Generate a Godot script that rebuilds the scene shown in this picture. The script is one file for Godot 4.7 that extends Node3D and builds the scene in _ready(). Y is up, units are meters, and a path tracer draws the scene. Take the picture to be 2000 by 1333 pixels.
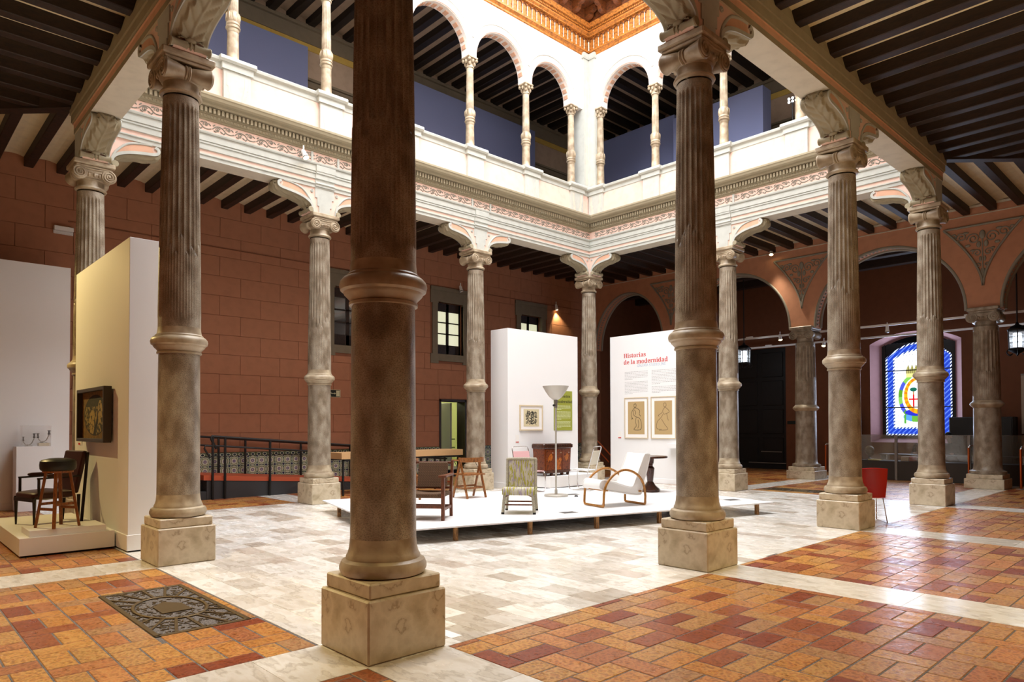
extends Node3D
# A two-storey palace courtyard used as a furniture exhibition.
# Plan coordinates: u runs along the long side, v along the short side, W(u, h, v) gives the point in the scene.

class MB:
	var P := PackedVector3Array()
	var N := PackedVector3Array()
	var T := PackedVector2Array()
	var C := PackedColorArray()
	var col := Color(1, 1, 1)
	var tinted := false
	var x := Transform3D()

	func vt(p: Vector3, n: Vector3, t: Vector2) -> void:
		P.append(x * p)
		N.append((x.basis * n).normalized())
		T.append(t)
		if tinted:
			C.append(col)

	func tri(a: Vector3, b: Vector3, c: Vector3, na: Vector3, nb: Vector3, nc: Vector3, ta := Vector2.ZERO, tb := Vector2.ZERO, tc := Vector2.ZERO) -> void:
		if (b - a).cross(c - a).dot(na + nb + nc) * x.basis.determinant() > 0.0:
			vt(a, na, ta); vt(c, nc, tc); vt(b, nb, tb)
		else:
			vt(a, na, ta); vt(b, nb, tb); vt(c, nc, tc)

	func face(pts: Array, out: Vector3) -> void:
		var n := Vector3.ZERO
		for i in range(1, pts.size() - 1):
			n += (pts[i] - pts[0]).cross(pts[i + 1] - pts[0])
		if n.length() < 1e-14:
			return
		n = n.normalized()
		if n.dot(out) < 0:
			n = -n
		for i in range(1, pts.size() - 1):
			tri(pts[0], pts[i], pts[i + 1], n, n, n)

	func pic(a: Vector3, b: Vector3, c: Vector3, d: Vector3, out: Vector3) -> void:   # a lower left, then round
		tri(a, b, c, out, out, out, Vector2(0, 1), Vector2(1, 1), Vector2(1, 0))
		tri(a, c, d, out, out, out, Vector2(0, 1), Vector2(1, 0), Vector2(0, 0))

	func box(lo: Vector3, hi: Vector3, bev := 0.0) -> void:
		var c := (lo + hi) / 2
		var h := (hi - lo) / 2
		h = h.abs()
		var b := minf(bev, minf(h.x, minf(h.y, h.z)) * 0.49)
		for ax in 3:
			var a1 := (ax + 1) % 3
			var a2 := (ax + 2) % 3
			for s in [-1.0, 1.0]:
				var q := []
				for k in [[-1, -1], [1, -1], [1, 1], [-1, 1]]:
					var p := Vector3.ZERO
					p[ax] = h[ax] * s
					p[a1] = (h[a1] - b) * k[0]
					p[a2] = (h[a2] - b) * k[1]
					q.append(c + p)
				var o := Vector3.ZERO
				o[ax] = s
				face(q, o)
		if b <= 0:
			return
		for ax in 3:
			var a1 := (ax + 1) % 3
			var a2 := (ax + 2) % 3
			for k in [[-1, -1], [1, -1], [1, 1], [-1, 1]]:
				var q := []
				for e in [[-1, 0], [1, 0], [1, 1], [-1, 1]]:
					var p := Vector3.ZERO
					p[ax] = (h[ax] - b) * e[0]
					p[a1] = (h[a1] - (b if e[1] else 0.0)) * k[0]
					p[a2] = (h[a2] - (0.0 if e[1] else b)) * k[1]
					q.append(c + p)
				var o := Vector3.ZERO
				o[a1] = k[0]
				o[a2] = k[1]
				face(q, o)
		for sx in [-1.0, 1.0]:
			for sy in [-1.0, 1.0]:
				for sz in [-1.0, 1.0]:
					face([c + Vector3(h.x * sx, (h.y - b) * sy, (h.z - b) * sz), c + Vector3((h.x - b) * sx, h.y * sy, (h.z - b) * sz), c + Vector3((h.x - b) * sx, (h.y - b) * sy, h.z * sz)], Vector3(sx, sy, sz))

	func slab(p: Vector3, q: Vector3, w: float, t: float, up := Vector3.UP, bev := 0.0) -> void:   # a bar from p to q, w wide, t thick along up
		var d := (q - p).normalized()
		var s := d.cross(up).normalized()
		var u := s.cross(d).normalized()
		var keep := x
		x = keep * Transform3D(Basis(d, u, d.cross(u)), (p + q) / 2)
		var l := p.distance_to(q) / 2
		box(Vector3(-l, -t / 2, -w / 2), Vector3(l, t / 2, w / 2), bev)
		x = keep

	func lathe(prof: Array, seg := 32, at := Vector3.ZERO, crease := 35.0) -> void:   # (radius, height) points going up
		var m := prof.size()
		var fn := []
		for i in m - 1:
			var d: Vector2 = prof[i + 1] - prof[i]
			fn.append(Vector2(d.y, -d.x).normalized())
		for i in m - 1:
			if prof[i].distance_to(prof[i + 1]) < 1e-6:
				continue
			var na: Vector2 = fn[i]
			var nb: Vector2 = fn[i]
			if i > 0 and rad_to_deg(fn[i - 1].angle_to(fn[i])) < crease and rad_to_deg(fn[i - 1].angle_to(fn[i])) > -crease:
				na = (fn[i] + fn[i - 1]).normalized()
			if i < m - 2 and absf(rad_to_deg(fn[i + 1].angle_to(fn[i]))) < crease:
				nb = (fn[i] + fn[i + 1]).normalized()
			var a: Vector2 = prof[i]
			var b: Vector2 = prof[i + 1]
			for k in seg:
				var t0 := TAU * k / seg
				var t1 := TAU * (k + 1) / seg
				var e0 := Vector3(cos(t0), 0, sin(t0))
				var e1 := Vector3(cos(t1), 0, sin(t1))
				var p00 := at + e0 * a.x + Vector3.UP * a.y
				var p01 := at + e1 * a.x + Vector3.UP * a.y
				var p10 := at + e0 * b.x + Vector3.UP * b.y
				var p11 := at + e1 * b.x + Vector3.UP * b.y
				var n00 := e0 * na.x + Vector3.UP * na.y
				var n01 := e1 * na.x + Vector3.UP * na.y
				var n10 := e0 * nb.x + Vector3.UP * nb.y
				var n11 := e1 * nb.x + Vector3.UP * nb.y
				if a.x > 1e-6:
					tri(p00, p01, p11, n00, n01, n11)
				if b.x > 1e-6:
					tri(p00, p11, p10, n00, n11, n10)

	func grid(g: PackedVector3Array, nu: int, nv: int, wrap: bool, out_hint: Vector3, round_axis := false) -> void:
		# nu columns (wrapping or not) of nv rows; smooth. out_hint: outward direction, or with round_axis the sign for «away from the y axis»
		var nn := PackedVector3Array()
		nn.resize(g.size())
		for i in nu:
			for j in nv:
				var i0 := (i + nu - 1) % nu if wrap else maxi(i - 1, 0)
				var i1 := (i + 1) % nu if wrap else mini(i + 1, nu - 1)
				var du := g[i1 * nv + j] - g[i0 * nv + j]
				var dv := g[i * nv + mini(j + 1, nv - 1)] - g[i * nv + maxi(j - 1, 0)]
				var n := du.cross(dv).normalized()
				var o := Vector3(g[i * nv + j].x, 0, g[i * nv + j].z) if round_axis else out_hint
				if n.dot(o) < 0:
					n = -n
				nn[i * nv + j] = n
		for i in (nu if wrap else nu - 1):
			var k := (i + 1) % nu
			for j in nv - 1:
				var a := i * nv + j
				var b := k * nv + j
				tri(g[a], g[b], g[b + 1], nn[a], nn[b], nn[b + 1])
				tri(g[a], g[b + 1], g[a + 1], nn[a], nn[b + 1], nn[a + 1])

	func tube(path: Array, r: float, seg := 8, closed := false, flat := 1.0) -> void:
		var m := path.size()
		var rows := []
		var up := Vector3.UP
		var d0: Vector3 = (path[1] - path[0]).normalized()
		if absf(d0.dot(up)) > 0.9:
			up = Vector3.RIGHT
		var side := d0.cross(up).normalized()
		for i in m:
			var a: Vector3 = path[(i + m - 1) % m] if closed else path[maxi(i - 1, 0)]
			var b: Vector3 = path[(i + 1) % m] if closed else path[mini(i + 1, m - 1)]
			var d := (b - a).normalized()
			side = (side - d * side.dot(d)).normalized()
			var u := side.cross(d).normalized()
			var row := []
			for k in seg:
				var t := TAU * k / seg
				var n := side * cos(t) + u * sin(t)
				row.append([path[i] + side * (cos(t) * r) + u * (sin(t) * r * flat), n])
			rows.append(row)
		for i in (m if closed else m - 1):
			var q: Array = rows[i]
			var w: Array = rows[(i + 1) % m]
			for k in seg:
				var l := (k + 1) % seg
				tri(q[k][0], q[l][0], w[l][0], q[k][1], q[l][1], w[l][1])
				tri(q[k][0], w[l][0], w[k][0], q[k][1], w[l][1], w[k][1])
		if not closed:
			for e in [0, m - 1]:
				var pts := []
				for k in seg:
					pts.append(rows[e][k][0])
				face(pts, (path[0] - path[1]) if e == 0 else (path[m - 1] - path[m - 2]))

	func prism(poly: PackedVector2Array, z0: float, z1: float, crease := 30.0) -> void:   # xy outline pushed along z
		if Geometry2D.is_polygon_clockwise(poly):
			poly.reverse()
		var m := poly.size()
		var ix := Geometry2D.triangulate_polygon(poly)
		for i in ix.size() / 3:
			var a := poly[ix[i * 3]]
			var b := poly[ix[i * 3 + 1]]
			var c := poly[ix[i * 3 + 2]]
			for z in [z0, z1]:
				var o := Vector3(0, 0, 1 if z == maxf(z0, z1) else -1)
				tri(Vector3(a.x, a.y, z), Vector3(b.x, b.y, z), Vector3(c.x, c.y, z), o, o, o)
		var en := []
		for i in m:
			var d := poly[(i + 1) % m] - poly[i]
			en.append(Vector2(d.y, -d.x).normalized())
		for i in m:
			var na: Vector2 = en[i]
			var nb: Vector2 = en[i]
			if absf(rad_to_deg(en[(i + m - 1) % m].angle_to(en[i]))) < crease:
				na = (en[(i + m - 1) % m] + en[i]).normalized()
			if absf(rad_to_deg(en[(i + 1) % m].angle_to(en[i]))) < crease:
				nb = (en[(i + 1) % m] + en[i]).normalized()
			var a := poly[i]
			var b := poly[(i + 1) % m]
			var n0 := Vector3(na.x, na.y, 0)
			var n1 := Vector3(nb.x, nb.y, 0)
			var p0 := Vector3(a.x, a.y, z0)
			var p1 := Vector3(b.x, b.y, z0)
			var p2 := Vector3(b.x, b.y, z1)
			var p3 := Vector3(a.x, a.y, z1)
			tri(p0, p1, p2, n0, n1, n1)
			tri(p0, p2, p3, n0, n1, n0)

	func ball(c: Vector3, r: Vector3, seg := 16, rings := 10) -> void:
		for j in rings:
			for i in seg:
				var q := []
				for e in [[0, 0], [1, 0], [1, 1], [0, 1]]:
					var a: float = TAU * (i + e[0]) / seg
					var b: float = PI * (j + e[1]) / rings
					q.append(Vector3(sin(b) * cos(a), cos(b), sin(b) * sin(a)))
				for k in [[0, 1, 2], [0, 2, 3]]:
					var t := [q[k[0]], q[k[1]], q[k[2]]]
					if t[0].distance_to(t[1]) > 1e-5 and t[1].distance_to(t[2]) > 1e-5 and t[0].distance_to(t[2]) > 1e-5:
						tri(c + t[0] * r, c + t[1] * r, c + t[2] * r, (t[0] / r).normalized(), (t[1] / r).normalized(), (t[2] / r).normalized())

	func mesh() -> ArrayMesh:
		var a := []
		a.resize(Mesh.ARRAY_MAX)
		a[Mesh.ARRAY_VERTEX] = P
		a[Mesh.ARRAY_NORMAL] = N
		a[Mesh.ARRAY_TEX_UV] = T
		if tinted:
			a[Mesh.ARRAY_COLOR] = C
		var m := ArrayMesh.new()
		m.add_surface_from_arrays(Mesh.PRIMITIVE_TRIANGLES, a)
		return m

const BU := [0.0, 4.2459, 8.5859, 13.0368]   # column axes along u
const BV := [0.0, 4.4964, 9.0606]            # column axes along v
const U1 := 13.0368
const V1 := 9.0606
const VW := 13.0      # inner face of the tall left wall
const UA := 17.95     # face of the arcade wall
const UB := 21.8      # back wall beyond the arcade
const UN := -4.2      # near left wall
const VN := -5.6      # near right wall
const SOF := 6.6      # underside of the entablature
const BEAM := 7.05    # underside of the gallery beams
const EYE := Vector3(-2.7899, 1.6, 4.3326)
var M := {}
var used := {}
var rng := RandomNumberGenerator.new()

func W(u: float, h: float, v: float) -> Vector3:
	return Vector3(u, h, -v)

func numbered(called: String) -> String:
	used[called] = used.get(called, -1) + 1
	return called if used[called] == 0 else "%s_%03d" % [called, used[called]]

func tag(o: Node, label: String, category: String, group := "") -> Node:
	o.set_meta("label", label)
	o.set_meta("category", category)
	if group:
		o.set_meta("group", group)
	return o

func thing(called: String, label: String, category: String, at := Vector3.ZERO, turn := 0.0, group := "") -> Node3D:
	var o := Node3D.new()
	o.name = numbered(called)
	add_child(o)
	o.position = at
	o.rotation.y = turn
	tag(o, label, category, group)
	return o

func setting(called: String) -> Node3D:
	var o := Node3D.new()
	o.name = called
	add_child(o)
	o.set_meta("kind", "structure")
	return o

func lay(m: Mesh, called: String, mat: Material, parent: Node, at := Transform3D()) -> MeshInstance3D:
	var o := MeshInstance3D.new()
	o.name = called
	o.mesh = m
	o.material_override = null
	o.set_surface_override_material(0, mat)
	o.transform = at
	parent.add_child(o, true)
	return o

func part(b: MB, called: String, mat: Material, parent: Node, at := Transform3D()) -> MeshInstance3D:
	return lay(b.mesh(), called, mat, parent, at)

func stuff(o: Node) -> void:
	o.set_meta("kind", "stuff")

func solo(b: MB, called: String, mat: Material, label: String, category: String, at := Transform3D(), group := "") -> MeshInstance3D:
	var o := part(b, numbered(called), mat, self, at)
	tag(o, label, category, group)
	return o

func copy(o: Node3D, at: Vector3, turn: float, label: String) -> Node3D:
	var c: Node3D = o.duplicate()
	c.name = numbered(String(o.name).rstrip("0123456789").rstrip("_"))
	add_child(c)
	c.position = at
	c.rotation.y = turn
	c.set_meta("label", label)
	return c

func arc(c: Vector2, r: float, a0: float, a1: float, n: int, ry := -1.0) -> PackedVector2Array:
	var o := PackedVector2Array()
	for i in n + 1:
		var t := deg_to_rad(lerpf(a0, a1, float(i) / n))
		o.append(c + Vector2(cos(t) * r, sin(t) * (r if ry < 0 else ry)))
	return o

func smooth(pts: Array, n := 6) -> Array:   # Catmull-Rom through the points
	var o := []
	for i in pts.size() - 1:
		var a = pts[maxi(i - 1, 0)]
		var b = pts[i]
		var c = pts[i + 1]
		var d = pts[mini(i + 2, pts.size() - 1)]
		for k in n:
			var t := float(k) / n
			o.append(b.cubic_interpolate(c, a, d, t))
	o.append(pts[-1])
	return o

func up_to(z: Vector3, at: Vector3) -> Transform3D:   # local y along z
	var y := z.normalized()
	var a := Vector3.UP if absf(y.y) < 0.9 else Vector3.RIGHT
	var xx := a.cross(y).normalized()
	return Transform3D(Basis(xx, y, xx.cross(y)), at)

# ---------------------------------------------------------------- materials
func noise_tex(freq: float, stops: Array, seed_: int, kind := FastNoiseLite.TYPE_SIMPLEX_SMOOTH, oct := 4, warp := 0.0, size := 512, ridged := false) -> NoiseTexture2D:
	var n := FastNoiseLite.new()
	n.noise_type = kind
	n.frequency = freq
	n.seed = seed_
	n.fractal_octaves = oct
	n.fractal_type = FastNoiseLite.FRACTAL_RIDGED if ridged else FastNoiseLite.FRACTAL_FBM
	if warp > 0:
		n.domain_warp_enabled = true
		n.domain_warp_amplitude = warp
		n.domain_warp_frequency = freq * 0.7
	var t := NoiseTexture2D.new()
	t.width = size
	t.height = size
	t.seamless = true
	t.noise = n
	var g := Gradient.new()
	var off := PackedFloat32Array()
	var cs := PackedColorArray()
	for s in stops:
		off.append(s[0])
		cs.append(s[1])
	g.offsets = off
	g.colors = cs
	t.color_ramp = g
	return t

func grey(v: float) -> Color:
	return Color(v, v, v)

func mat(called: String, c: Color, rough := 0.7, metal := 0.0, spec := 0.5) -> StandardMaterial3D:
	var m := StandardMaterial3D.new()
	m.resource_name = called
	m.albedo_color = c
	m.roughness = rough
	m.metallic = metal
	m.metallic_specular = spec
	M[called] = m
	return m

func world_tex(m: StandardMaterial3D, t: Texture2D, scale: Vector3, local := false) -> void:
	m.albedo_texture = t
	m.uv1_triplanar = true
	m.uv1_world_triplanar = not local
	m.uv1_scale = scale
	m.uv1_triplanar_sharpness = 4.0

func bump(m: StandardMaterial3D, t: Texture2D, cm: float) -> void:
	m.heightmap_enabled = true
	m.heightmap_texture = t
	m.heightmap_scale = cm

func detail(m: StandardMaterial3D, t: Texture2D) -> void:
	m.detail_enabled = true
	m.detail_albedo = t
	m.detail_blend_mode = BaseMaterial3D.BLEND_MODE_MUL
	m.detail_uv_layer = BaseMaterial3D.DETAIL_UV_2
	m.uv2_triplanar = true
	m.uv2_world_triplanar = true

func materials() -> void:
	var fine := noise_tex(0.03, [[0.0, grey(0.35)], [0.5, grey(0.6)], [1.0, grey(0.95)]], 11, FastNoiseLite.TYPE_SIMPLEX, 5)
	var rough_map := noise_tex(0.012, [[0.0, grey(0.55)], [0.45, grey(0.8)], [1.0, grey(1.0)]], 12, FastNoiseLite.TYPE_SIMPLEX, 4)
	# floor marble: white with warm grey drifts, tinted slab by slab
	var vein := noise_tex(0.006, [[0.0, Color(0.9, 0.88, 0.85)], [0.36, Color(0.98, 0.97, 0.96)], [0.5, Color(1, 1, 1)], [0.6, Color(0.97, 0.96, 0.94)], [0.67, Color(0.86, 0.84, 0.82)], [0.74, Color(0.96, 0.95, 0.93)], [1.0, Color(0.9, 0.88, 0.85)]], 21, FastNoiseLite.TYPE_SIMPLEX_SMOOTH, 5, 60.0, 1024)
	var m := mat("floor_marble", Color(0.97, 0.97, 0.965), 0.3)
	world_tex(m, vein, Vector3(0.85, 0.5, 0.35))
	m.vertex_color_use_as_albedo = true
	m.roughness_texture = rough_map
	# terracotta paving
	var clay := noise_tex(0.014, [[0.0, Color(0.62, 0.5, 0.42)], [0.3, Color(0.86, 0.78, 0.66)], [0.5, Color(1, 0.98, 0.9)], [0.68, Color(0.93, 0.8, 0.68)], [0.85, Color(0.75, 0.68, 0.64)], [1.0, Color(0.9, 0.86, 0.84)]], 31, FastNoiseLite.TYPE_SIMPLEX, 6, 20.0, 1024)
	m = mat("terracotta", Color(1, 1, 1), 0.42)
	world_tex(m, clay, Vector3(0.9, 0.9, 0.9))
	m.vertex_color_use_as_albedo = true
	m.roughness_texture = rough_map
	bump(m, fine, 0.12)
	m = mat("grout", Color(0.66, 0.62, 0.6), 0.75)
	world_tex(m, fine, Vector3(3, 3, 3))
	# column stone
	var stain := noise_tex(0.005, [[0.0, Color(0.58, 0.53, 0.46)], [0.35, Color(0.7, 0.65, 0.58)], [0.5, Color(0.76, 0.72, 0.66)], [0.7, Color(0.82, 0.79, 0.73)], [1.0, Color(0.9, 0.88, 0.83)]], 41, FastNoiseLite.TYPE_SIMPLEX, 6, 25.0, 1024)
	var speck := noise_tex(0.05, [[0.0, grey(0.55)], [0.4, grey(0.86)], [0.6, grey(1.0)], [1.0, grey(0.9)]], 42, FastNoiseLite.TYPE_SIMPLEX, 4)
	m = mat("column_stone", Color(0.84, 0.81, 0.77), 0.48)
	world_tex(m, stain, Vector3(0.75, 0.4, 0.75))
	m.uv2_scale = Vector3(2.6, 2.6, 2.6)
	detail(m, speck)
	bump(m, speck, 0.35)
	m.roughness_texture = rough_map
	m = mat("moulded_stone", Color(0.88, 0.84, 0.77), 0.42)
	world_tex(m, stain, Vector3(0.5, 0.5, 0.5))
	bump(m, speck, 0.15)
	var alab := noise_tex(0.005, [[0.0, Color(0.7, 0.65, 0.56)], [0.3, Color(0.84, 0.8, 0.72)], [0.5, Color(0.92, 0.89, 0.83)], [0.64, Color(0.86, 0.82, 0.75)], [0.68, Color(0.72, 0.66, 0.58)], [0.72, Color(0.87, 0.83, 0.76)], [1.0, Color(0.93, 0.9, 0.84)]], 51, FastNoiseLite.TYPE_SIMPLEX_SMOOTH, 5, 50.0, 1024)
	m = mat("alabaster", Color(0.9, 0.87, 0.81), 0.4)
	world_tex(m, alab, Vector3(0.45, 0.45, 0.45))
	# painted walls
	var plaster := noise_tex(0.01, [[0.0, grey(0.94)], [0.5, grey(0.98)], [1.0, grey(1.0)]], 61, FastNoiseLite.TYPE_SIMPLEX, 5)
	for q in [["terracotta_paint", Color(0.68, 0.47, 0.36)], ["salmon_paint", Color(0.79, 0.57, 0.45)], ["joint_paint", Color(0.55, 0.36, 0.27)], ["pink_paint", Color(0.93, 0.8, 0.74)], ["white_pink_paint", Color(0.96, 0.93, 0.9)], ["grey_paint", Color(0.76, 0.77, 0.74)], ["olive_paint", Color(0.64, 0.6, 0.5)], ["soffit_plaster", Color(0.83, 0.8, 0.73)], ["ceiling_plaster", Color(0.93, 0.87, 0.73)], ["upper_plaster", Color(0.72, 0.64, 0.56)], ["apricot_paint_and_shade", Color(0.86, 0.68, 0.57)], ["ornament_grey", Color(0.6, 0.58, 0.53)], ["stone_frame", Color(0.5, 0.46, 0.39)], ["ochre_paint", Color(0.8, 0.68, 0.36)], ["dim_wall", Color(0.46, 0.29, 0.2)], ["lilac_paint", Color(0.66, 0.5, 0.5)]]:
		m = mat(q[0], q[1], 0.82, 0.0, 0.35)
		world_tex(m, plaster, Vector3(0.6, 0.6, 0.6))
	# exhibition boards
	for q in [["board_white", Color(0.95, 0.95, 0.95), 0.7], ["board_cream", Color(0.93, 0.89, 0.78), 0.75], ["board_blue", Color(0.46, 0.5, 0.66), 0.75], ["label_paper", Color(0.96, 0.95, 0.93), 0.8], ["black_metal", Color(0.05, 0.05, 0.055), 0.45], ["ramp_grey", Color(0.2, 0.2, 0.21), 0.6], ["ramp_orange", Color(0.72, 0.33, 0.2), 0.6], ["white_enamel", Color(0.93, 0.93, 0.93), 0.35], ["dark_gap", Color(0.06, 0.055, 0.05), 0.9], ["red_plastic", Color(0.72, 0.06, 0.05), 0.32], ["print_red", Color(0.8, 0.2, 0.17), 0.8], ["print_grey", Color(0.76, 0.76, 0.76), 0.8], ["print_blue", Color(0.66, 0.74, 0.82), 0.8], ["print_dark", Color(0.2, 0.18, 0.1), 0.8], ["print_pale", Color(0.86, 0.88, 0.72), 0.8], ["olive_board", Color(0.6, 0.62, 0.22), 0.75], ["mdf", Color(0.78, 0.62, 0.43), 0.7], ["iron_dark", Color(0.04, 0.035, 0.03), 0.5], ["desk_front", Color(0.2, 0.17, 0.14), 0.55], ["steel_post", Color(0.5, 0.47, 0.44), 0.4], ["sign_green", Color(0.02, 0.09, 0.05), 0.5], ["sign_pale", Color(0.82, 0.82, 0.68), 0.6], ["mat_board", Color(0.97, 0.96, 0.95), 0.85], ["frame_wood_pale", Color(0.83, 0.76, 0.64), 0.6], ["frame_dark", Color(0.25, 0.22, 0.16), 0.5], ["rubber", Color(0.08, 0.07, 0.06), 0.7], ["skin", Color(0.75, 0.55, 0.45), 0.6], ["dark_cloth", Color(0.07, 0.07, 0.09), 0.85], ["hair", Color(0.05, 0.04, 0.03), 0.7], ["yellow_paper", Color(0.83, 0.75, 0.45), 0.8], ["card_print", Color(0.34, 0.33, 0.32), 0.6], ["grey_wool", Color(0.5, 0.52, 0.56), 0.9], ["pink_cloth", Color(0.86, 0.68, 0.68), 0.85], ["white_cloth", Color(0.95, 0.95, 0.94), 0.9], ["cream_cloth", Color(0.9, 0.87, 0.79), 0.9], ["green_leather", Color(0.07, 0.09, 0.075), 0.4], ["red_leather", Color(0.24, 0.09, 0.07), 0.4], ["whitewash_wood", Color(0.86, 0.82, 0.74), 0.6], ["door_grey", Color(0.52, 0.51, 0.58), 0.6], ["room_wall", Color(0.86, 0.87, 0.72), 0.8], ["green_rail", Color(0.36, 0.4, 0.26), 0.5], ["print_orange", Color(0.78, 0.36, 0.14), 0.7], ["book_red", Color(0.62, 0.12, 0.1), 0.6], ["book_cream", Color(0.8, 0.68, 0.55), 0.7]]:
		mat(q[0], q[1], q[2])
	mat("chrome", Color(0.88, 0.88, 0.88), 0.16, 1.0)
	mat("copper", Color(0.85, 0.45, 0.25), 0.3, 1.0)
	mat("lamp_alu", Color(0.74, 0.72, 0.68), 0.5, 0.4)
	mat("silver", Color(0.7, 0.68, 0.64), 0.3, 1.0)
	mat("bronze", Color(0.42, 0.35, 0.24), 0.5, 0.75)
	# woods
	var grain := noise_tex(0.01, [[0.0, grey(0.5)], [0.4, grey(0.8)], [0.55, grey(1.0)], [0.7, grey(0.78)], [1.0, grey(0.95)]], 71, FastNoiseLite.TYPE_SIMPLEX, 5, 12.0)
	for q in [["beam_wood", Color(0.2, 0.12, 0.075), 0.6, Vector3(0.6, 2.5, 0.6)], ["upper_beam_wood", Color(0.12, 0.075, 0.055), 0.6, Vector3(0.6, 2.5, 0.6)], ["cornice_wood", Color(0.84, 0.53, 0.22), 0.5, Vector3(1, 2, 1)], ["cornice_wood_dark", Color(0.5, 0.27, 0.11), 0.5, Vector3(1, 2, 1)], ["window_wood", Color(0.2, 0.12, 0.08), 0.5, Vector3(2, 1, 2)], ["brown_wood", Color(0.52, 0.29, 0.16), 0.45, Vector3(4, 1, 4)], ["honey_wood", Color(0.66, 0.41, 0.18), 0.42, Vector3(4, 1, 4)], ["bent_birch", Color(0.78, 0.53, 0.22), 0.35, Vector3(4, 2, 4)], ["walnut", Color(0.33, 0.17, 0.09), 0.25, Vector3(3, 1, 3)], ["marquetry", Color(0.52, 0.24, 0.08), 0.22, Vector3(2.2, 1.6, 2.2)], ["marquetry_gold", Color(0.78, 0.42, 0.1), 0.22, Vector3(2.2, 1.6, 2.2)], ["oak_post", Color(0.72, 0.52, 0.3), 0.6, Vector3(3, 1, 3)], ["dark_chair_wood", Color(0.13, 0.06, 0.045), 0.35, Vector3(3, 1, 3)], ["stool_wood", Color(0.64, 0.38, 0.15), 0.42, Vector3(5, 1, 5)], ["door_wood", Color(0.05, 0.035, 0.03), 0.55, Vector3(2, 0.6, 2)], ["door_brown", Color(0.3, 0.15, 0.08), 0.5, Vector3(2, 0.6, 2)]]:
		m = mat(q[0], q[1], q[2])
		world_tex(m, grain, q[3])
	# woven seats
	var weave := Image.create(64, 64, false, Image.FORMAT_RGB8)
	for i in 64:
		for j in 64:
			var on := ((i / 8) + (j / 8)) % 2 == 0
			var f := absf(sin(PI * (i % 8) / 8.0)) if on else absf(sin(PI * (j % 8) / 8.0))
			weave.set_pixel(i, j, grey(0.42 + 0.58 * f))
	m = mat("cord_weave", Color(0.5, 0.38, 0.27), 0.85)
	world_tex(m, ImageTexture.create_from_image(weave), Vector3(7, 7, 7), true)
	bump(m, m.albedo_texture, 0.4)
	var wick := Image.create(256, 256, false, Image.FORMAT_RGB8)
	var nz := FastNoiseLite.new()
	nz.seed = 5
	nz.frequency = 0.03
	for i in 256:
		for j in 256:
			var a := nz.get_noise_2d(i * 1.6, j * 0.35)
			var b := nz.get_noise_2d(i * 1.3 + 400, j * 0.3)
			var c := Color(0.9, 0.88, 0.8)
			if a > 0.12:
				c = Color(0.78, 0.76, 0.34)
			elif b > 0.1:
				c = Color(0.76, 0.71, 0.78)
			wick.set_pixel(i, j, c * (0.72 + 0.28 * absf(sin(PI * i / 8.0))))
	m = mat("wicker_colours", Color(1, 1, 1), 0.8)
	m.albedo_texture = ImageTexture.create_from_image(wick)
	m = mat("wicker_pale", Color(0.88, 0.85, 0.75), 0.8)
	world_tex(m, ImageTexture.create_from_image(weave), Vector3(9, 9, 9), true)
	# glass
	m = mat("clear_glass", Color(1, 1, 1, 0.06), 0.02)
	m.transparency = BaseMaterial3D.TRANSPARENCY_ALPHA
	m = mat("tinted_glass", Color(0.5, 0.48, 0.42, 0.3), 0.04)
	m.transparency = BaseMaterial3D.TRANSPARENCY_ALPHA
	# things that give light
	for q in [["lit_lamp", Color(1.0, 0.86, 0.6), 14.0], ["lit_lantern", Color(0.9, 0.95, 1.0), 3.0], ["lit_window_pane", Color(0.86, 0.87, 0.72), 0.75], ["lit_skylight", Color(0.97, 0.98, 1.0), 3.0]]:
		m = mat(q[0], Color(0.9, 0.9, 0.9), 0.5)
		m.emission_enabled = true
		m.emission = q[1]
		m.emission_energy_multiplier = q[2]
	# azulejo print: one glazed tile
	var az := Image.create(96, 96, false, Image.FORMAT_RGB8)
	for i in 96:
		for j in 96:
			var px := (i - 47.5) / 48.0
			var py := (j - 47.5) / 48.0
			var r := Vector2(px, py).length()
			var an := atan2(py, px)
			var c := Color(0.82, 0.83, 0.74)
			var star := 0.34 + 0.1 * cos(8 * an)
			if r < 0.12:
				c = Color(0.85, 0.82, 0.75)
			elif r < star:
				c = Color(0.36, 0.28, 0.5)
			elif r < star + 0.1:
				c = Color(0.9, 0.9, 0.84)
			elif absf(r - 0.72 + 0.05 * cos(4 * an)) < 0.07:
				c = Color(0.38, 0.38, 0.22)
			elif r > 0.95 and r < 1.1:
				c = Color(0.42, 0.52, 0.42)
			elif r > 1.22:
				c = Color(0.2, 0.26, 0.42)
			if maxi(absi(i - 48), absi(j - 48)) > 46:
				c = c * 0.75
			az.set_pixel(i, j, c)
	m = mat("glazed_tile", Color(0.92, 0.92, 0.9), 0.22)
	m.albedo_texture = ImageTexture.create_from_image(az)
	var bz := Image.create(64, 48, false, Image.FORMAT_RGB8)
	for i in 64:
		for j in 48:
			var d := Vector2((i - 31.5) / 20.0, (j - 26.0) / 18.0).length()
			bz.set_pixel(i, j, Color(0.16, 0.22, 0.24) if d < 0.8 else Color(0.82, 0.83, 0.76) if d < 1.15 else Color(0.4, 0.46, 0.34) if j < 40 else Color(0.15, 0.15, 0.13))
	m = mat("glazed_border", Color(0.92, 0.92, 0.9), 0.22)
	m.albedo_texture = ImageTexture.create_from_image(bz)

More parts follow.
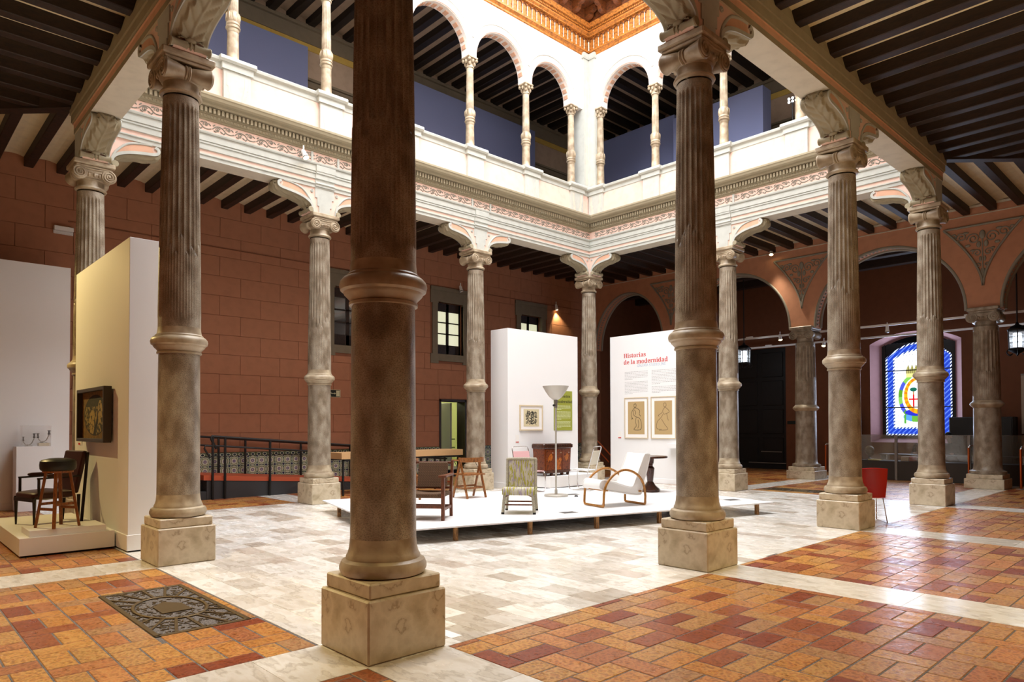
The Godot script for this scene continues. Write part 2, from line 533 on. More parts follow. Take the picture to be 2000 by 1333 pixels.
# ---------------------------------------------------------------- floor
func in_view(p: Vector3, margin := 0.1) -> bool:
	var d := p - EYE
	var dep := d.x * 0.686 - d.z * 0.727
	if dep < 0.5:
		return false
	var sx := (d.x * 0.727 + d.z * 0.686) / dep
	var sy := (d.y) / dep
	return absf(sx) < 0.744 + margin and sy > -0.40 - margin and sy < 0.62 + margin

func brick_rects(r: Rect2, along_u: bool) -> Array:
	var o := []
	var L := 0.385
	var g := 0.1925
	var a0 := r.position.x if along_u else r.position.y
	var a1 := r.end.x if along_u else r.end.y
	var b0 := r.position.y if along_u else r.position.x
	var b1 := r.end.y if along_u else r.end.x
	var b := b0
	var k := 0
	while b < b1 - 0.02:
		var a := a0 - (0.29 if k % 2 else 0.0) - rng.randf() * 0.03
		while a < a1:
			for q in [[a, g, b, L], [a + g, L, b, g], [a + g, L, b + g, g]]:
				var ca := maxf(q[0], a0)
				var cb := maxf(q[2], b0)
				var wa := minf(q[0] + q[1], a1) - ca
				var wb := minf(q[2] + q[3], b1) - cb
				if wa > 0.03 and wb > 0.03:
					o.append(Rect2(ca, cb, wa, wb) if along_u else Rect2(cb, ca, wb, wa))
			a += g + L
		b += L
		k += 1
	return o

func pieces(rects: Array, gap: float, tints: Array, called: String, matn: String, parent: Node, rest_name: String, most: int, wob: float) -> void:
	# the pieces that show largest become parts of their own; the rest is joined
	var ranked := []
	for i in rects.size():
		var r: Rect2 = rects[i]
		var c := r.get_center()
		var p := W(c.x, 0, c.y)
		var d := p.distance_to(EYE)
		ranked.append([(d if in_view(p, 0.12) else d + 100.0) / sqrt(sqrt(r.get_area())), i])
	ranked.sort_custom(func(a, b): return a[0] < b[0])
	var rest := MB.new()
	rest.tinted = true
	var made := {}
	for n in ranked.size():
		var r: Rect2 = rects[ranked[n][1]]
		var c := r.get_center()
		var t := int(pow(rng.randf(), 1.3) * tints.size()) % tints.size()
		var y := rng.randf_range(-1.0, 1.0) * wob
		if n < most and ranked[n][0] < 100:
			var key := "%.2f_%.2f_%d" % [r.size.x, r.size.y, t]
			if not made.has(key):
				var b := MB.new()
				b.tinted = true
				b.col = tints[t]
				var hx := r.size.x / 2 - gap / 2
				var hz := r.size.y / 2 - gap / 2
				b.box(Vector3(-hx, -0.03, -hz), Vector3(hx, 0, hz), 0.004 if gap > 0.004 else 0.0015)
				made[key] = b.mesh()
			var tilt := Basis(Vector3(1, 0, 0), rng.randf_range(-1, 1) * wob * 2.5) * Basis(Vector3(0, 0, 1), rng.randf_range(-1, 1) * wob * 2.5)
			lay(made[key], called, M[matn], parent, Transform3D(tilt, W(c.x, y, c.y)))
		else:
			rest.col = tints[t]
			var lo := W(r.position.x + gap / 2, -0.03, r.end.y - gap / 2)
			var hi := W(r.end.x - gap / 2, y, r.position.y + gap / 2)
			for f in [[Vector3(lo.x, hi.y, lo.z), Vector3(hi.x, hi.y, lo.z), Vector3(hi.x, hi.y, hi.z), Vector3(lo.x, hi.y, hi.z)]]:
				rest.face(f, Vector3.UP)
			rest.face([Vector3(lo.x, lo.y, lo.z), Vector3(lo.x, hi.y, lo.z), Vector3(lo.x, hi.y, hi.z), Vector3(lo.x, lo.y, hi.z)], Vector3.LEFT)
			rest.face([Vector3(lo.x, lo.y, hi.z), Vector3(lo.x, hi.y, hi.z), Vector3(hi.x, hi.y, hi.z), Vector3(hi.x, lo.y, hi.z)], Vector3.BACK)
	if rest.P.size():
		stuff(part(rest, rest_name, M[matn], parent))

func floors() -> void:
	var fl := setting("floor")
	var b := MB.new()
	b.box(W(UN - 0.4, -0.4, VN - 0.4), W(UB + 0.6, -0.0035, VW + 0.4))
	part(b, "mortar_bed", M.grout, fl)
	var us := [UN]
	for k in BU:
		us.append_array([k - 0.335, k + 0.335])
	us.append(UB)
	var vs := [VN]
	for k in BV:
		vs.append_array([k - 0.335, k + 0.335])
	vs.append(VW)
	var bricks := []
	for i in range(0, us.size(), 2):   # galleries along u
		for q in [[VN, -0.335], [V1 + 0.335, VW]]:
			bricks.append_array(brick_rects(Rect2(us[i], q[0], us[i + 1] - us[i], q[1] - q[0]), true))
	for j in range(2, vs.size() - 2, 2):
		for q in [[UN, -0.335], [U1 + 0.335, UB]]:
			bricks.append_array(brick_rects(Rect2(q[0], vs[j], q[1] - q[0], vs[j + 1] - vs[j]), false))
	var hole := Rect2(-1.15, 1.36, 0.74, 1.74)   # the floor grille lies here
	var hole2 := Rect2(13.7, 2.3, 0.74, 1.74)
	var kept := []
	for r in bricks:
		if hole.encloses(r) or hole2.encloses(r):
			continue
		for h in [hole, hole2]:
			if h.intersects(r):
				var x0: float = r.position.x
				var x1: float = r.end.x
				var y0: float = r.position.y
				var y1: float = r.end.y
				var cuts := [[h.position.x - x0, 0], [x1 - h.end.x, 1], [h.position.y - y0, 2], [y1 - h.end.y, 3]]
				cuts.sort_custom(func(a, c): return a[0] > c[0])
				match cuts[0][1]:
					0: x1 = h.position.x
					1: x0 = h.end.x
					2: y1 = h.position.y
					3: y0 = h.end.y
				r = Rect2(x0, y0, x1 - x0, y1 - y0)
		if r.size.x > 0.02 and r.size.y > 0.02:
			kept.append(r)
	var clays := []
	for c in [Color(0.76, 0.55, 0.34), Color(0.74, 0.51, 0.31), Color(0.73, 0.54, 0.36), Color(0.75, 0.51, 0.34), Color(0.7, 0.52, 0.38), Color(0.7, 0.46, 0.32), Color(0.67, 0.5, 0.39), Color(0.66, 0.42, 0.3), Color(0.6, 0.34, 0.24), Color(0.54, 0.27, 0.19)]:
		clays.append(c.srgb_to_linear() * Color(1.2, 1.38, 1.3))
	pieces(kept, 0.011, clays, "brick", "terracotta", fl, "brick_paving", 300, 0.0011)
	# courtyard marble in narrow courses
	var tiles := []
	var u := -0.335
	while u < U1 + 0.33:
		var w := minf(0.268, U1 + 0.335 - u)
		var v := -0.335 - rng.randf() * 0.4
		while v < V1 + 0.335:
			var l := 0.53 if rng.randf() < 0.8 else 0.4
			var v0 := maxf(v, -0.335)
			var v1 := minf(v + l, V1 + 0.335)
			if v1 - v0 > 0.04:
				tiles.append(Rect2(u, v0, w, v1 - v0))
			v += l
		u += 0.268
	var whites := []
	for c in [Color(1, 1, 0.99), Color(0.98, 0.97, 0.95), Color(0.99, 0.98, 0.96), Color(0.96, 0.95, 0.93), Color(0.94, 0.92, 0.89), Color(0.9, 0.88, 0.85), Color(0.86, 0.82, 0.78), Color(0.82, 0.78, 0.73)]:
		whites.append(c.srgb_to_linear())
	pieces(tiles, 0.0025, whites, "marble_tile", "floor_marble", fl, "marble_paving", 300, 0.0002)
	# marble bands that tie the columns to the walls
	var bands := []
	for k in BU:
		for q in [[VN, -0.335], [V1 + 0.335, VW]]:
			var v: float = q[0]
			while v < q[1] - 0.01:
				bands.append(Rect2(k - 0.335, v, 0.67, minf(1.12, q[1] - v)))
				v += 1.12
	for k in BV:
		for q in [[UN, -0.335], [U1 + 0.335, UB]]:
			var uu: float = q[0]
			while uu < q[1] - 0.01:
				bands.append(Rect2(uu, k - 0.335, minf(1.12, q[1] - uu), 0.67))
				uu += 1.12
	pieces(bands, 0.0025, [whites[3], whites[4], whites[1], whites[5]], "marble_slab", "floor_marble", fl, "marble_bands", 300, 0.0002)

func grille(at: Rect2, label: String) -> void:
	var c := at.get_center()
	var t := thing("floor_grille", label, "grille", W(c.x, 0, c.y))
	var hx := at.size.x / 2
	var hz := at.size.y / 2
	var b := MB.new()
	b.box(Vector3(-hx, -0.006, -hz), Vector3(hx, -0.0045, hz))
	part(b, "pit", M.dark_gap, t)
	b = MB.new()
	for s in [-1, 1]:
		b.box(Vector3(s * (hx - 0.02) - 0.02, -0.006, -hz), Vector3(s * (hx - 0.02) + 0.02, 0.006, hz), 0.003)
		b.box(Vector3(-hx, -0.006, s * (hz - 0.02) - 0.02), Vector3(hx, 0.006, s * (hz - 0.02) + 0.02), 0.003)
	part(b, "frame", M.bronze, t)
	# pointed oval in the middle
	b = MB.new()
	var ring := []
	for i in 40:
		var a := TAU * i / 40
		ring.append(Vector3(cos(a) * (hx - 0.09), 0.001, sin(a) * (hz * 0.5)))
	b.tube(ring, 0.018, 6, true, 0.5)
	part(b, "oval", M.bronze, t)
	# rays
	for e in [-1, 1]:
		for i in 9:
			var a := deg_to_rad(-68 + 17 * i)
			var dirn := Vector3(sin(a), 0, cos(a) * e)
			var o := Vector3(sin(a) * (hx - 0.09) * 0.98, 0.001, cos(a) * hz * 0.5 * e)
			var far := minf((hx - 0.03 - o.x * signf(sin(a)) * 1.0) / maxf(absf(dirn.x), 0.01), (hz - 0.03 - absf(o.z)) / maxf(absf(dirn.z), 0.01))
			if far > 0.05:
				var rb := MB.new()
				rb.slab(o, o + dirn * far, 0.024, 0.008)
				part(rb, "ray", M.bronze, t)
	# cast filling: small leaves between the rays and round the coat of arms
	b = MB.new()
	for i in 420:
		var p := Vector3(rng.randf_range(-hx + 0.04, hx - 0.04), -0.002, rng.randf_range(-hz + 0.04, hz - 0.04))
		var a := rng.randf() * PI
		var d := Vector3(cos(a), 0, sin(a)) * rng.randf_range(0.012, 0.028)
		b.slab(p - d, p + d, 0.009, 0.007, Vector3.UP)
	var lf := part(b, "cast_leafwork", M.bronze, t)
	stuff(lf)
	b = MB.new()
	b.prism(PackedVector2Array([Vector2(-0.12, -0.2), Vector2(0.12, -0.2), Vector2(0.12, 0.08), Vector2(0, 0.22), Vector2(-0.12, 0.08)]), 0, 0.006)
	part(b, "shield", M.bronze, t, Transform3D(Basis(Vector3(1, 0, 0), -PI / 2), Vector3(0, 0, 0)))

# ---------------------------------------------------------------- columns and brackets
var col_mesh := {}

func shaft(y0: float, y1: float, r0: float, r1: float, yt: float, n: int) -> ArrayMesh:
	var b := MB.new()
	var per := 8
	var rows := [y0, y0 + 0.07, y0 + 0.1, y0 + 0.13, y0 + 0.16]
	var y := y0 + 0.35
	while y < yt - 0.2:
		rows.append(y)
		y += 0.25
	y = yt - 0.16
	while y < yt + 0.17:
		rows.append(y)
		y += 0.022
	y = yt + 0.35
	while y < y1 - 0.25:
		rows.append(y)
		y += 0.3
	rows.append_array([y1 - 0.17, y1 - 0.14, y1 - 0.115, y1 - 0.09, y1 - 0.06, y1 - 0.02, y1])
	var jit := []
	for i in n:
		jit.append(rng.randf_range(-0.12, 0.12))
	var g := PackedVector3Array()
	for i in n * per:
		var a := TAU * i / (n * per)
		var f := float(i % per) / per
		var xx := (f - 0.5) * 2.0
		var up := sqrt(maxf(0.0, 1.0 - pow(xx / 0.86, 2)))
		var lo := sqrt(maxf(0.0, 1.0 - pow((fmod(f * 2.0, 1.0) - 0.5) * 2.0 / 0.9, 2)))
		var jt: float = yt + jit[i / per] + 0.05 * (1.0 - absf(xx))
		for yy in rows:
			var s: float = (yy - y0) / (y1 - y0)
			var r := lerpf(r0, r1, s) + 0.004 * sin(PI * s)
			var e := clampf((y1 - 0.09 - 0.05 * xx * xx - yy) / 0.05, 0, 1) * clampf((yy - y0 - 0.09) / 0.04, 0, 1)
			var k := clampf((yy - jt) / 0.02 + 0.5, 0, 1)
			r -= e * lerpf(0.007 * lo - 0.002, 0.024 * up, k)
			g.append(Vector3(cos(a) * r, yy, sin(a) * r))
	b.grid(g, n * per, rows.size(), true, Vector3.ZERO, true)
	return b.mesh()

func spiral(r: float, turns: float) -> Array:
	var o := []
	var n := int(turns * 14)
	for i in n + 1:
		var t := float(i) / n
		var a := -TAU * turns * t + PI / 2
		var q := r * (1.0 - 0.86 * t)
		o.append(Vector3(cos(a) * q, sin(a) * q, 0))
	return o

func ionic(h0: float, s: float) -> Dictionary:
	# capital from the astragal (h0) up; volutes look along z
	var d := {}
	var b := MB.new()
	b.lathe([Vector2(0.2, 0.0), Vector2(0.228, 0.01), Vector2(0.24, 0.03), Vector2(0.228, 0.055), Vector2(0.205, 0.062), Vector2(0.2, 0.07), Vector2(0.2, 0.16), Vector2(0.215, 0.17), Vector2(0.225, 0.18)], 40)
	b.lathe([Vector2(0.205, 0.18), Vector2(0.24, 0.2), Vector2(0.262, 0.24), Vector2(0.255, 0.28), Vector2(0.1, 0.29)], 40)
	d.capital = b.mesh()
	b = MB.new()
	for k in 20:   # eggs
		var a := TAU * k / 20
		b.ball(Vector3(cos(a) * 0.252, 0.235, sin(a) * 0.252), Vector3(0.026, 0.036, 0.026), 8, 6)
	d.eggs = b.mesh()
	b = MB.new()   # one bolster, lying along z at x = 0
	var half := [Vector2(0.0, -0.27), Vector2(0.108, -0.27), Vector2(0.118, -0.255), Vector2(0.112, -0.235), Vector2(0.1, -0.2), Vector2(0.088, -0.12), Vector2(0.072, -0.05), Vector2(0.064, -0.035), Vector2(0.08, -0.03), Vector2(0.084, -0.018), Vector2(0.076, -0.008), Vector2(0.088, 0.0)]
	var full := half.duplicate()
	for i in range(half.size() - 2, -1, -1):
		full.append(Vector2(half[i].x, -half[i].y))
	b.x = Transform3D(Basis(Vector3(1, 0, 0), PI / 2), Vector3.ZERO)
	b.lathe(full, 28)
	d.bolster = b.mesh()
	b = MB.new()
	b.tube(spiral(0.1, 2.3), 0.014, 6)
	b.ball(Vector3(0, 0, 0.004), Vector3(0.022, 0.022, 0.016), 10, 6)
	d.spiral = b.mesh()
	b = MB.new()
	b.x = Transform3D(Basis().scaled(Vector3(-1, 1, 1)), Vector3.ZERO)
	b.tube(spiral(0.1, 2.3), 0.014, 6)
	b.ball(Vector3(0, 0, 0.004), Vector3(0.022, 0.022, 0.016), 10, 6)
	d.spiral_m = b.mesh()
	b = MB.new()   # channel between the two volutes of a face
	var pts := smooth([Vector3(-0.2, 0.345, 0), Vector3(-0.1, 0.327, 0), Vector3(0, 0.322, 0), Vector3(0.1, 0.327, 0), Vector3(0.2, 0.345, 0)], 4)
	b.tube(pts, 0.013, 6)
	b.box(Vector3(-0.2, 0.27, -0.03), Vector3(0.2, 0.34, -0.004))
	d.channel = b.mesh()
	b = MB.new()
	b.box(Vector3(-0.27, 0.345, -0.27), Vector3(0.27, 0.385, 0.27), 0.008)
	b.box(Vector3(-0.305, 0.385, -0.305), Vector3(0.305, 0.465, 0.305), 0.014)
	d.abacus = b.mesh()
	return d

func bracket_meshes() -> Dictionary:
	# half a bracket, reaching along +x; heights are those of the column's foot
	var d := {}
	var under := [Vector2(0.29, 6.065), Vector2(0.33, 6.08), Vector2(0.335, 6.13), Vector2(0.305, 6.17), Vector2(0.302, 6.215), Vector2(0.35, 6.27), Vector2(0.45, 6.325), Vector2(0.6, 6.37), Vector2(0.78, 6.4), Vector2(0.93, 6.42), Vector2(1.01, 6.455), Vector2(1.035, 6.51), Vector2(1.02, 6.565), Vector2(0.96, SOF)]
	under = smooth(under, 3)
	var core := PackedVector2Array(under)
	core.append(Vector2(0.0, SOF))
	core.append(Vector2(0.0, 6.065))
	var b := MB.new()
	b.prism(core, -0.19, 0.19)
	d.core = b.mesh()
	b = MB.new()   # grey edge band along the underside
	for s in [-1.0, 1.0]:
		var inner := []
		for i in under.size():
			var p0: Vector2 = under[maxi(i - 1, 0)]
			var p1: Vector2 = under[mini(i + 1, under.size() - 1)]
			var t := (p1 - p0).normalized()
			inner.append(under[i] + Vector2(-t.y, t.x) * 0.05)
		for i in range(2, under.size() - 1):
			var z0: float = 0.188 * s
			var z1: float = 0.215 * s
			var a := Vector3(under[i].x, under[i].y, 0)
			var c := Vector3(under[i + 1].x, under[i + 1].y, 0)
			var e := Vector3(inner[i + 1].x, inner[i + 1].y, 0)
			var f := Vector3(inner[i].x, inner[i].y, 0)
			var mid := (a + c + e + f) / 4
			var q0 := Vector3(0, 0, z0)
			var q1 := Vector3(0, 0, z1)
			b.face([a + q1, c + q1, e + q1, f + q1], Vector3(0, 0, s))
			b.face([a + q0, c + q0, c + q1, a + q1], a - mid)
			b.face([f + q0, e + q0, e + q1, f + q1], f - mid)
		var g := smooth([Vector3(0.245, 6.075, 0), Vector3(0.285, 6.26, 0), Vector3(0.345, 6.37, 0), Vector3(0.5, 6.52, 0), Vector3(0.72, 6.585, 0), Vector3(0.9, 6.6, 0)], 4)
		for i in g.size():
			g[i] = g[i] + Vector3(0, 0, 0.192 * s)
		b.tube(g, 0.022, 6)
	d.band = b.mesh()
	b = MB.new()   # channel floor, recess shading put into an apricot colour
	var ch := PackedVector2Array()
	for p in smooth([Vector2(0.262, 6.2), Vector2(0.31, 6.34), Vector2(0.46, 6.48), Vector2(0.7, 6.565), Vector2(0.9, 6.58)], 4):
		ch.append(p)
	for p in smooth([Vector2(0.93, 6.47), Vector2(0.78, 6.45), Vector2(0.58, 6.42), Vector2(0.42, 6.37), Vector2(0.3, 6.26)], 4):
		ch.append(p)
	b.prism(ch, -0.194, 0.194)
	d.channel = b.mesh()
	b = MB.new()   # acanthus leaf along the underside
	var path := []
	for i in range(9, under.size()):
		path.append(under[i])
	var nv := 44
	var nw := 41
	var g := PackedVector3Array()
	for j in nw:
		var w := (float(j) / (nw - 1) - 0.5) * 2.0
		for i in nv:
			var t := float(i) / (nv - 1)
			var fi := t * (path.size() - 1)
			var k := mini(int(fi), path.size() - 2)
			var p: Vector2 = path[k].lerp(path[k + 1], fi - k)
			var tn: Vector2 = (path[k + 1] - path[k]).normalized()
			var nrm := Vector2(tn.y, -tn.x)
			var phase := t * 6.5 - absf(w) * 1.5
			var lobe := 0.86 - 0.16 * absf(sin(PI * phase)) - 0.25 * pow(t, 6)
			var inside := clampf((lobe - absf(w)) / 0.1, 0, 1)
			var rib := absf(sin(PI * phase))
			var hh := 0.004 + inside * (0.014 + 0.04 * pow(rib, 0.7) * (0.4 + 0.6 * absf(w)) + 0.01 * (1.0 - w * w)) + 0.02 * exp(-pow(w / 0.07, 2)) * (1.0 - t * 0.5)
			hh += 0.02 * inside * smoothstep(0.8, 1.0, t)
			g.append(Vector3(p.x + nrm.x * hh, p.y + nrm.y * hh, w * 0.2))
	b.grid(g, nw, nv, false, Vector3(0.4, -1, 0))
	d.leaf = b.mesh()
	b = MB.new()   # roll at the foot with a tied middle
	b.x = Transform3D(Basis(Vector3(1, 0, 0), PI / 2), Vector3(0.315, 6.125, 0))
	b.lathe([Vector2(0, -0.235), Vector2(0.05, -0.235), Vector2(0.058, -0.22), Vector2(0.048, -0.2), Vector2(0.042, -0.12), Vector2(0.05, -0.04), Vector2(0.036, -0.03), Vector2(0.036, -0.012), Vector2(0.05, -0.01), Vector2(0.052, 0), Vector2(0.05, 0.01), Vector2(0.036, 0.012), Vector2(0.036, 0.03), Vector2(0.05, 0.04), Vector2(0.042, 0.12), Vector2(0.048, 0.2), Vector2(0.058, 0.22), Vector2(0.05, 0.235), Vector2(0, 0.235)], 18)
	b.x = Transform3D()
	b.ball(Vector3(0.335, 6.19, 0), Vector3(0.03, 0.04, 0.07), 10, 6)
	d.roll = b.mesh()
	b = MB.new()   # rosette
	b.x = Transform3D(Basis(Vector3(1, 0, 0), PI / 2), Vector3(0, 0, 0))
	b.lathe([Vector2(0.034, 0), Vector2(0.036, 0.012), Vector2(0.026, 0.018), Vector2(0.018, 0.01), Vector2(0.012, 0.022), Vector2(0, 0.026)], 12)
	d.rosette = b.mesh()
	b = MB.new()   # stepped middle panel of the bracket
	var st := [Vector2(0.215, SOF + 0.01), Vector2(0.215, 6.4), Vector2(0.165, 6.4), Vector2(0.165, 6.23), Vector2(0.125, 6.23), Vector2(0.125, 6.066)]
	var full := PackedVector2Array(st)
	for i in range(st.size() - 1, -1, -1):
		full.append(Vector2(-st[i].x, st[i].y))
	b.prism(full, -0.208, 0.208)
	d.panel = b.mesh()
	return d

func build_column_meshes() -> void:
	var d := {}
	var b := MB.new()
	b.box(Vector3(-0.327, 0, -0.327), Vector3(0.327, 0.43, 0.327), 0.012)
	d.plinth = b.mesh()
	b = MB.new()
	b.box(Vector3(-0.298, 0.43, -0.298), Vector3(0.298, 0.535, 0.298), 0.01)
	d.slab = b.mesh()
	b = MB.new()
	b.lathe([Vector2(0.27, 0.535), Vector2(0.3, 0.545), Vector2(0.315, 0.575), Vector2(0.315, 0.6), Vector2(0.3, 0.635), Vector2(0.275, 0.648), Vector2(0.268, 0.652), Vector2(0.268, 0.668), Vector2(0.256, 0.69), Vector2(0.245, 0.73), Vector2(0.239, 0.8)], 48)
	d.base = b.mesh()
	b = MB.new()
	b.lathe([Vector2(0.239, 0.8), Vector2(0.237, 1.2), Vector2(0.234, 1.8), Vector2(0.23, 2.49)], 48)
	d.lower = b.mesh()
	b = MB.new()
	b.lathe([Vector2(0.23, 2.48), Vector2(0.25, 2.485), Vector2(0.25, 2.505), Vector2(0.24, 2.51), Vector2(0.25, 2.53), Vector2(0.275, 2.555), Vector2(0.285, 2.565), Vector2(0.29, 2.58), Vector2(0.312, 2.595), Vector2(0.32, 2.63), Vector2(0.312, 2.66), Vector2(0.29, 2.685), Vector2(0.27, 2.692), Vector2(0.268, 2.705), Vector2(0.25, 2.72), Vector2(0.243, 2.75), Vector2(0.238, 2.8)], 48)
	d.ring = b.mesh()
	d.fluted = shaft(2.8, 5.58, 0.238, 0.2, 3.75, 22)
	d.merge(ionic(5.57, 1.0))
	d.bracket = bracket_meshes()
	col_mesh = d

func capital(t: Node3D, h: float, sc: float, turn: float, painted := "moulded_stone") -> void:
	var at := Transform3D(Basis(Vector3.UP, turn).scaled(Vector3(sc, sc, sc)), Vector3(0, h, 0))
	var c := lay(col_mesh.capital, "capital", M[painted], t, at)
	lay(col_mesh.eggs, "egg_moulding", M[painted], c)
	for s in [-1, 1]:
		lay(col_mesh.bolster, "bolster", M[painted], c, Transform3D(Basis(), Vector3(0.215 * s, 0.245, 0)))
		var f := Transform3D(Basis() if s > 0 else Basis(Vector3.UP, PI), Vector3.ZERO)
		lay(col_mesh.channel, "volute_channel", M[painted], c, f * Transform3D(Basis(), Vector3(0, 0, 0.262)))
		for e in [-1, 1]:
			lay(col_mesh.spiral if e > 0 else col_mesh.spiral_m, "volute", M[painted], c, f * Transform3D(Basis(), Vector3(0.215 * e, 0.245, 0.272)))
	lay(col_mesh.abacus, "abacus", M[painted], c)

func column(u: float, v: float, along: float, arms: Array, label: String) -> void:
	var t := thing("stone_column", label, "column", W(u, 0, v), 0, "columns round the courtyard")
	var d := col_mesh
	lay(d.plinth, "plinth", M.alabaster, t)
	lay(d.slab, "plinth_slab", M.alabaster, t)
	lay(d.base, "base_moulding", M.moulded_stone, t)
	lay(d.lower, "lower_shaft", M.column_stone, t)
	lay(d.ring, "shaft_ring", M.moulded_stone, t)
	lay(d.fluted, "fluted_shaft", M.column_stone, t, Transform3D(Basis(Vector3.UP, rng.randf() * TAU), Vector3.ZERO))
	capital(t, 5.6, 1.0, along)
	var k: Dictionary = d.bracket
	for a in arms:
		var at := Transform3D(Basis(Vector3.UP, a), Vector3.ZERO)
		var o := lay(k.core, "bracket", M.pink_paint, t, at)
		lay(k.band, "bracket_moulding", M.grey_paint, o)
		lay(k.channel, "bracket_channel", M.apricot_paint_and_shade, o)  # apricot here stands for pink paint shaded in the deep groove
		lay(k.leaf, "acanthus_leaf", M.olive_paint, o)
		lay(k.roll, "leaf_roll", M.olive_paint, o)
		for s in [-1, 1]:
			lay(k.rosette, "rosette", M.grey_paint, o, Transform3D(Basis() if s > 0 else Basis(Vector3.UP, PI), Vector3(0.285, 6.52, 0.19 * s)))
	if arms.size() == 2 and absf(absf(arms[0] - arms[1]) - PI) < 0.01:
		lay(k.panel, "bracket_panel", M.grey_paint, t, Transform3D(Basis(Vector3.UP, along), Vector3.ZERO))
	else:
		var b := MB.new()
		b.box(Vector3(-0.2, 6.066, -0.2), Vector3(0.2, SOF, 0.2))
		part(b, "bracket_block", M.grey_paint, t)

func columns() -> void:
	build_column_meshes()
	var H := PI / 2
	# turning by +90 degrees takes +x to -z, that is to +v
	column(BU[0], BV[0], 0, [0.0, H], "nearest big dark stone column, in front of the woven armchair")
	column(BU[0], BV[1], H, [H, -H], "stone column beside the cream board with the framed oval picture")
	column(BU[0], BV[2], 0, [0.0, -H], "stone column half hidden behind the cream board at far left")
	column(BU[1], BV[0], 0, [0.0, PI], "stone column in front of the panel of two framed figure drawings")
	column(BU[2], BV[0], 0, [0.0, PI], "stone column with the red chair tucked behind its plinth")
	column(BU[3], BV[0], 0, [PI, H], "stone column standing in front of the stained glass window")
	column(BU[1], BV[2], 0, [0.0, PI], "stone column beside the green exit sign and the ramp rail")
	column(BU[2], BV[2], 0, [0.0, PI], "stone column right behind the slatted folding chair, beside the lit doorway")
	column(BU[3], BV[2], 0, [PI, -H], "stone column in the gap between the two tall white boards")
	column(BU[3], BV[1], H, [H, -H], "stone column right of the drawings board, beside the far dark door")
	# stout columns of the arcade
	var lower := MB.new()
	lower.lathe([Vector2(0.33, 0.36), Vector2(0.4, 0.37), Vector2(0.41, 0.4), Vector2(0.4, 0.44), Vector2(0.34, 0.46), Vector2(0.315, 0.5), Vector2(0.305, 0.6), Vector2(0.295, 2.06)], 40)
	var ring := MB.new()
	ring.lathe([Vector2(0.295, 2.05), Vector2(0.33, 2.08), Vector2(0.36, 2.11), Vector2(0.375, 2.14), Vector2(0.36, 2.18), Vector2(0.33, 2.2), Vector2(0.3, 2.24)], 40)
	var lm := lower.mesh()
	var rm := ring.mesh()
	var fm := shaft(2.24, 4.12, 0.3, 0.275, 3.0, 20)
	var lab := ["arcade column hidden behind the tall white boards", "stout arcade column between the dark door and the reception desk", "stout dark arcade column at the far right by the lantern"]
	var pos := [9.43, 4.78, 0.13]
	for i in 3:
		var t := thing("arcade_column", lab[i], "column", W(18.15, 0, pos[i]), 0, "stout columns of the arcade")
		var b := MB.new()
		b.box(Vector3(-0.43, 0, -0.43), Vector3(0.43, 0.25, 0.43), 0.01)
		part(b, "plinth", M.alabaster, t)
		b = MB.new()
		b.box(Vector3(-0.39, 0.25, -0.39), Vector3(0.39, 0.365, 0.39), 0.01)
		part(b, "plinth_slab", M.alabaster, t)
		lay(lm, "lower_shaft", M.column_stone, t)
		lay(rm, "shaft_ring", M.moulded_stone, t)
		lay(fm, "fluted_shaft", M.column_stone, t)
		capital(t, 4.08, 1.14, PI / 2, "column_stone")

# ---------------------------------------------------------------- entablature, parapet, upper storey
# side 0: v = V1, side 1: u = U1, side 2: v = 0, side 3: u = 0; d counts from the column axis towards the courtyard
func rim(side: int, d: float, h: float, last: bool) -> Vector3:
	match side:
		0: return W(U1 - d if last else d, h, V1 - d)
		1: return W(U1 - d, h, d if last else V1 - d)
		2: return W(d if last else U1 - d, h, d)
	return W(d, h, V1 - d if last else d)

func inward(side: int) -> Vector3:
	return [Vector3(0, 0, 1), Vector3(-1, 0, 0), Vector3(0, 0, -1), Vector3(1, 0, 0)][side]

func run(b: MB, side: int, prof: Array) -> void:
	for i in prof.size() - 1:
		var p: Vector2 = prof[i]
		var q: Vector2 = prof[i + 1]
		var n := inward(side) * (q.y - p.y) + Vector3.UP * (p.x - q.x)
		b.face([rim(side, p.x, p.y, false), rim(side, p.x, p.y, true), rim(side, q.x, q.y, true), rim(side, q.x, q.y, false)], n)

func on_side(side: int, s: float, d: float, h: float) -> Vector3:   # s: u on sides 0 and 2, v on sides 1 and 3
	match side:
		0: return W(s, h, V1 - d)
		1: return W(U1 - d, h, s)
		2: return W(s, h, d)
	return W(d, h, s)

func facing(side: int) -> Basis:   # local z towards the courtyard
	return [Basis(), Basis(Vector3.UP, -PI / 2), Basis(Vector3.UP, PI), Basis(Vector3.UP, PI / 2)][side]

func seg_run(b: MB, side: int, s0: float, s1: float, prof: Array, caps := true) -> void:   # a straight piece with closed ends
	var out := []
	for i in prof.size() - 1:
		var p: Vector2 = prof[i]
		var q: Vector2 = prof[i + 1]
		var n := inward(side) * (q.y - p.y) + Vector3.UP * (p.x - q.x)
		b.face([on_side(side, s0, p.x, p.y), on_side(side, s1, p.x, p.y), on_side(side, s1, q.x, q.y), on_side(side, s0, q.x, q.y)], n)
	if caps:
		var poly := PackedVector2Array(prof)
		var ix := Geometry2D.triangulate_polygon(poly)
		for s in [s0, s1]:
			var n := on_side(side, s, 0, 0) - on_side(side, s0 + s1 - s, 0, 0)
			for i in ix.size() / 3:
				b.face([on_side(side, s, poly[ix[i * 3]].x, poly[ix[i * 3]].y), on_side(side, s, poly[ix[i * 3 + 1]].x, poly[ix[i * 3 + 1]].y), on_side(side, s, poly[ix[i * 3 + 2]].x, poly[ix[i * 3 + 2]].y)], n)

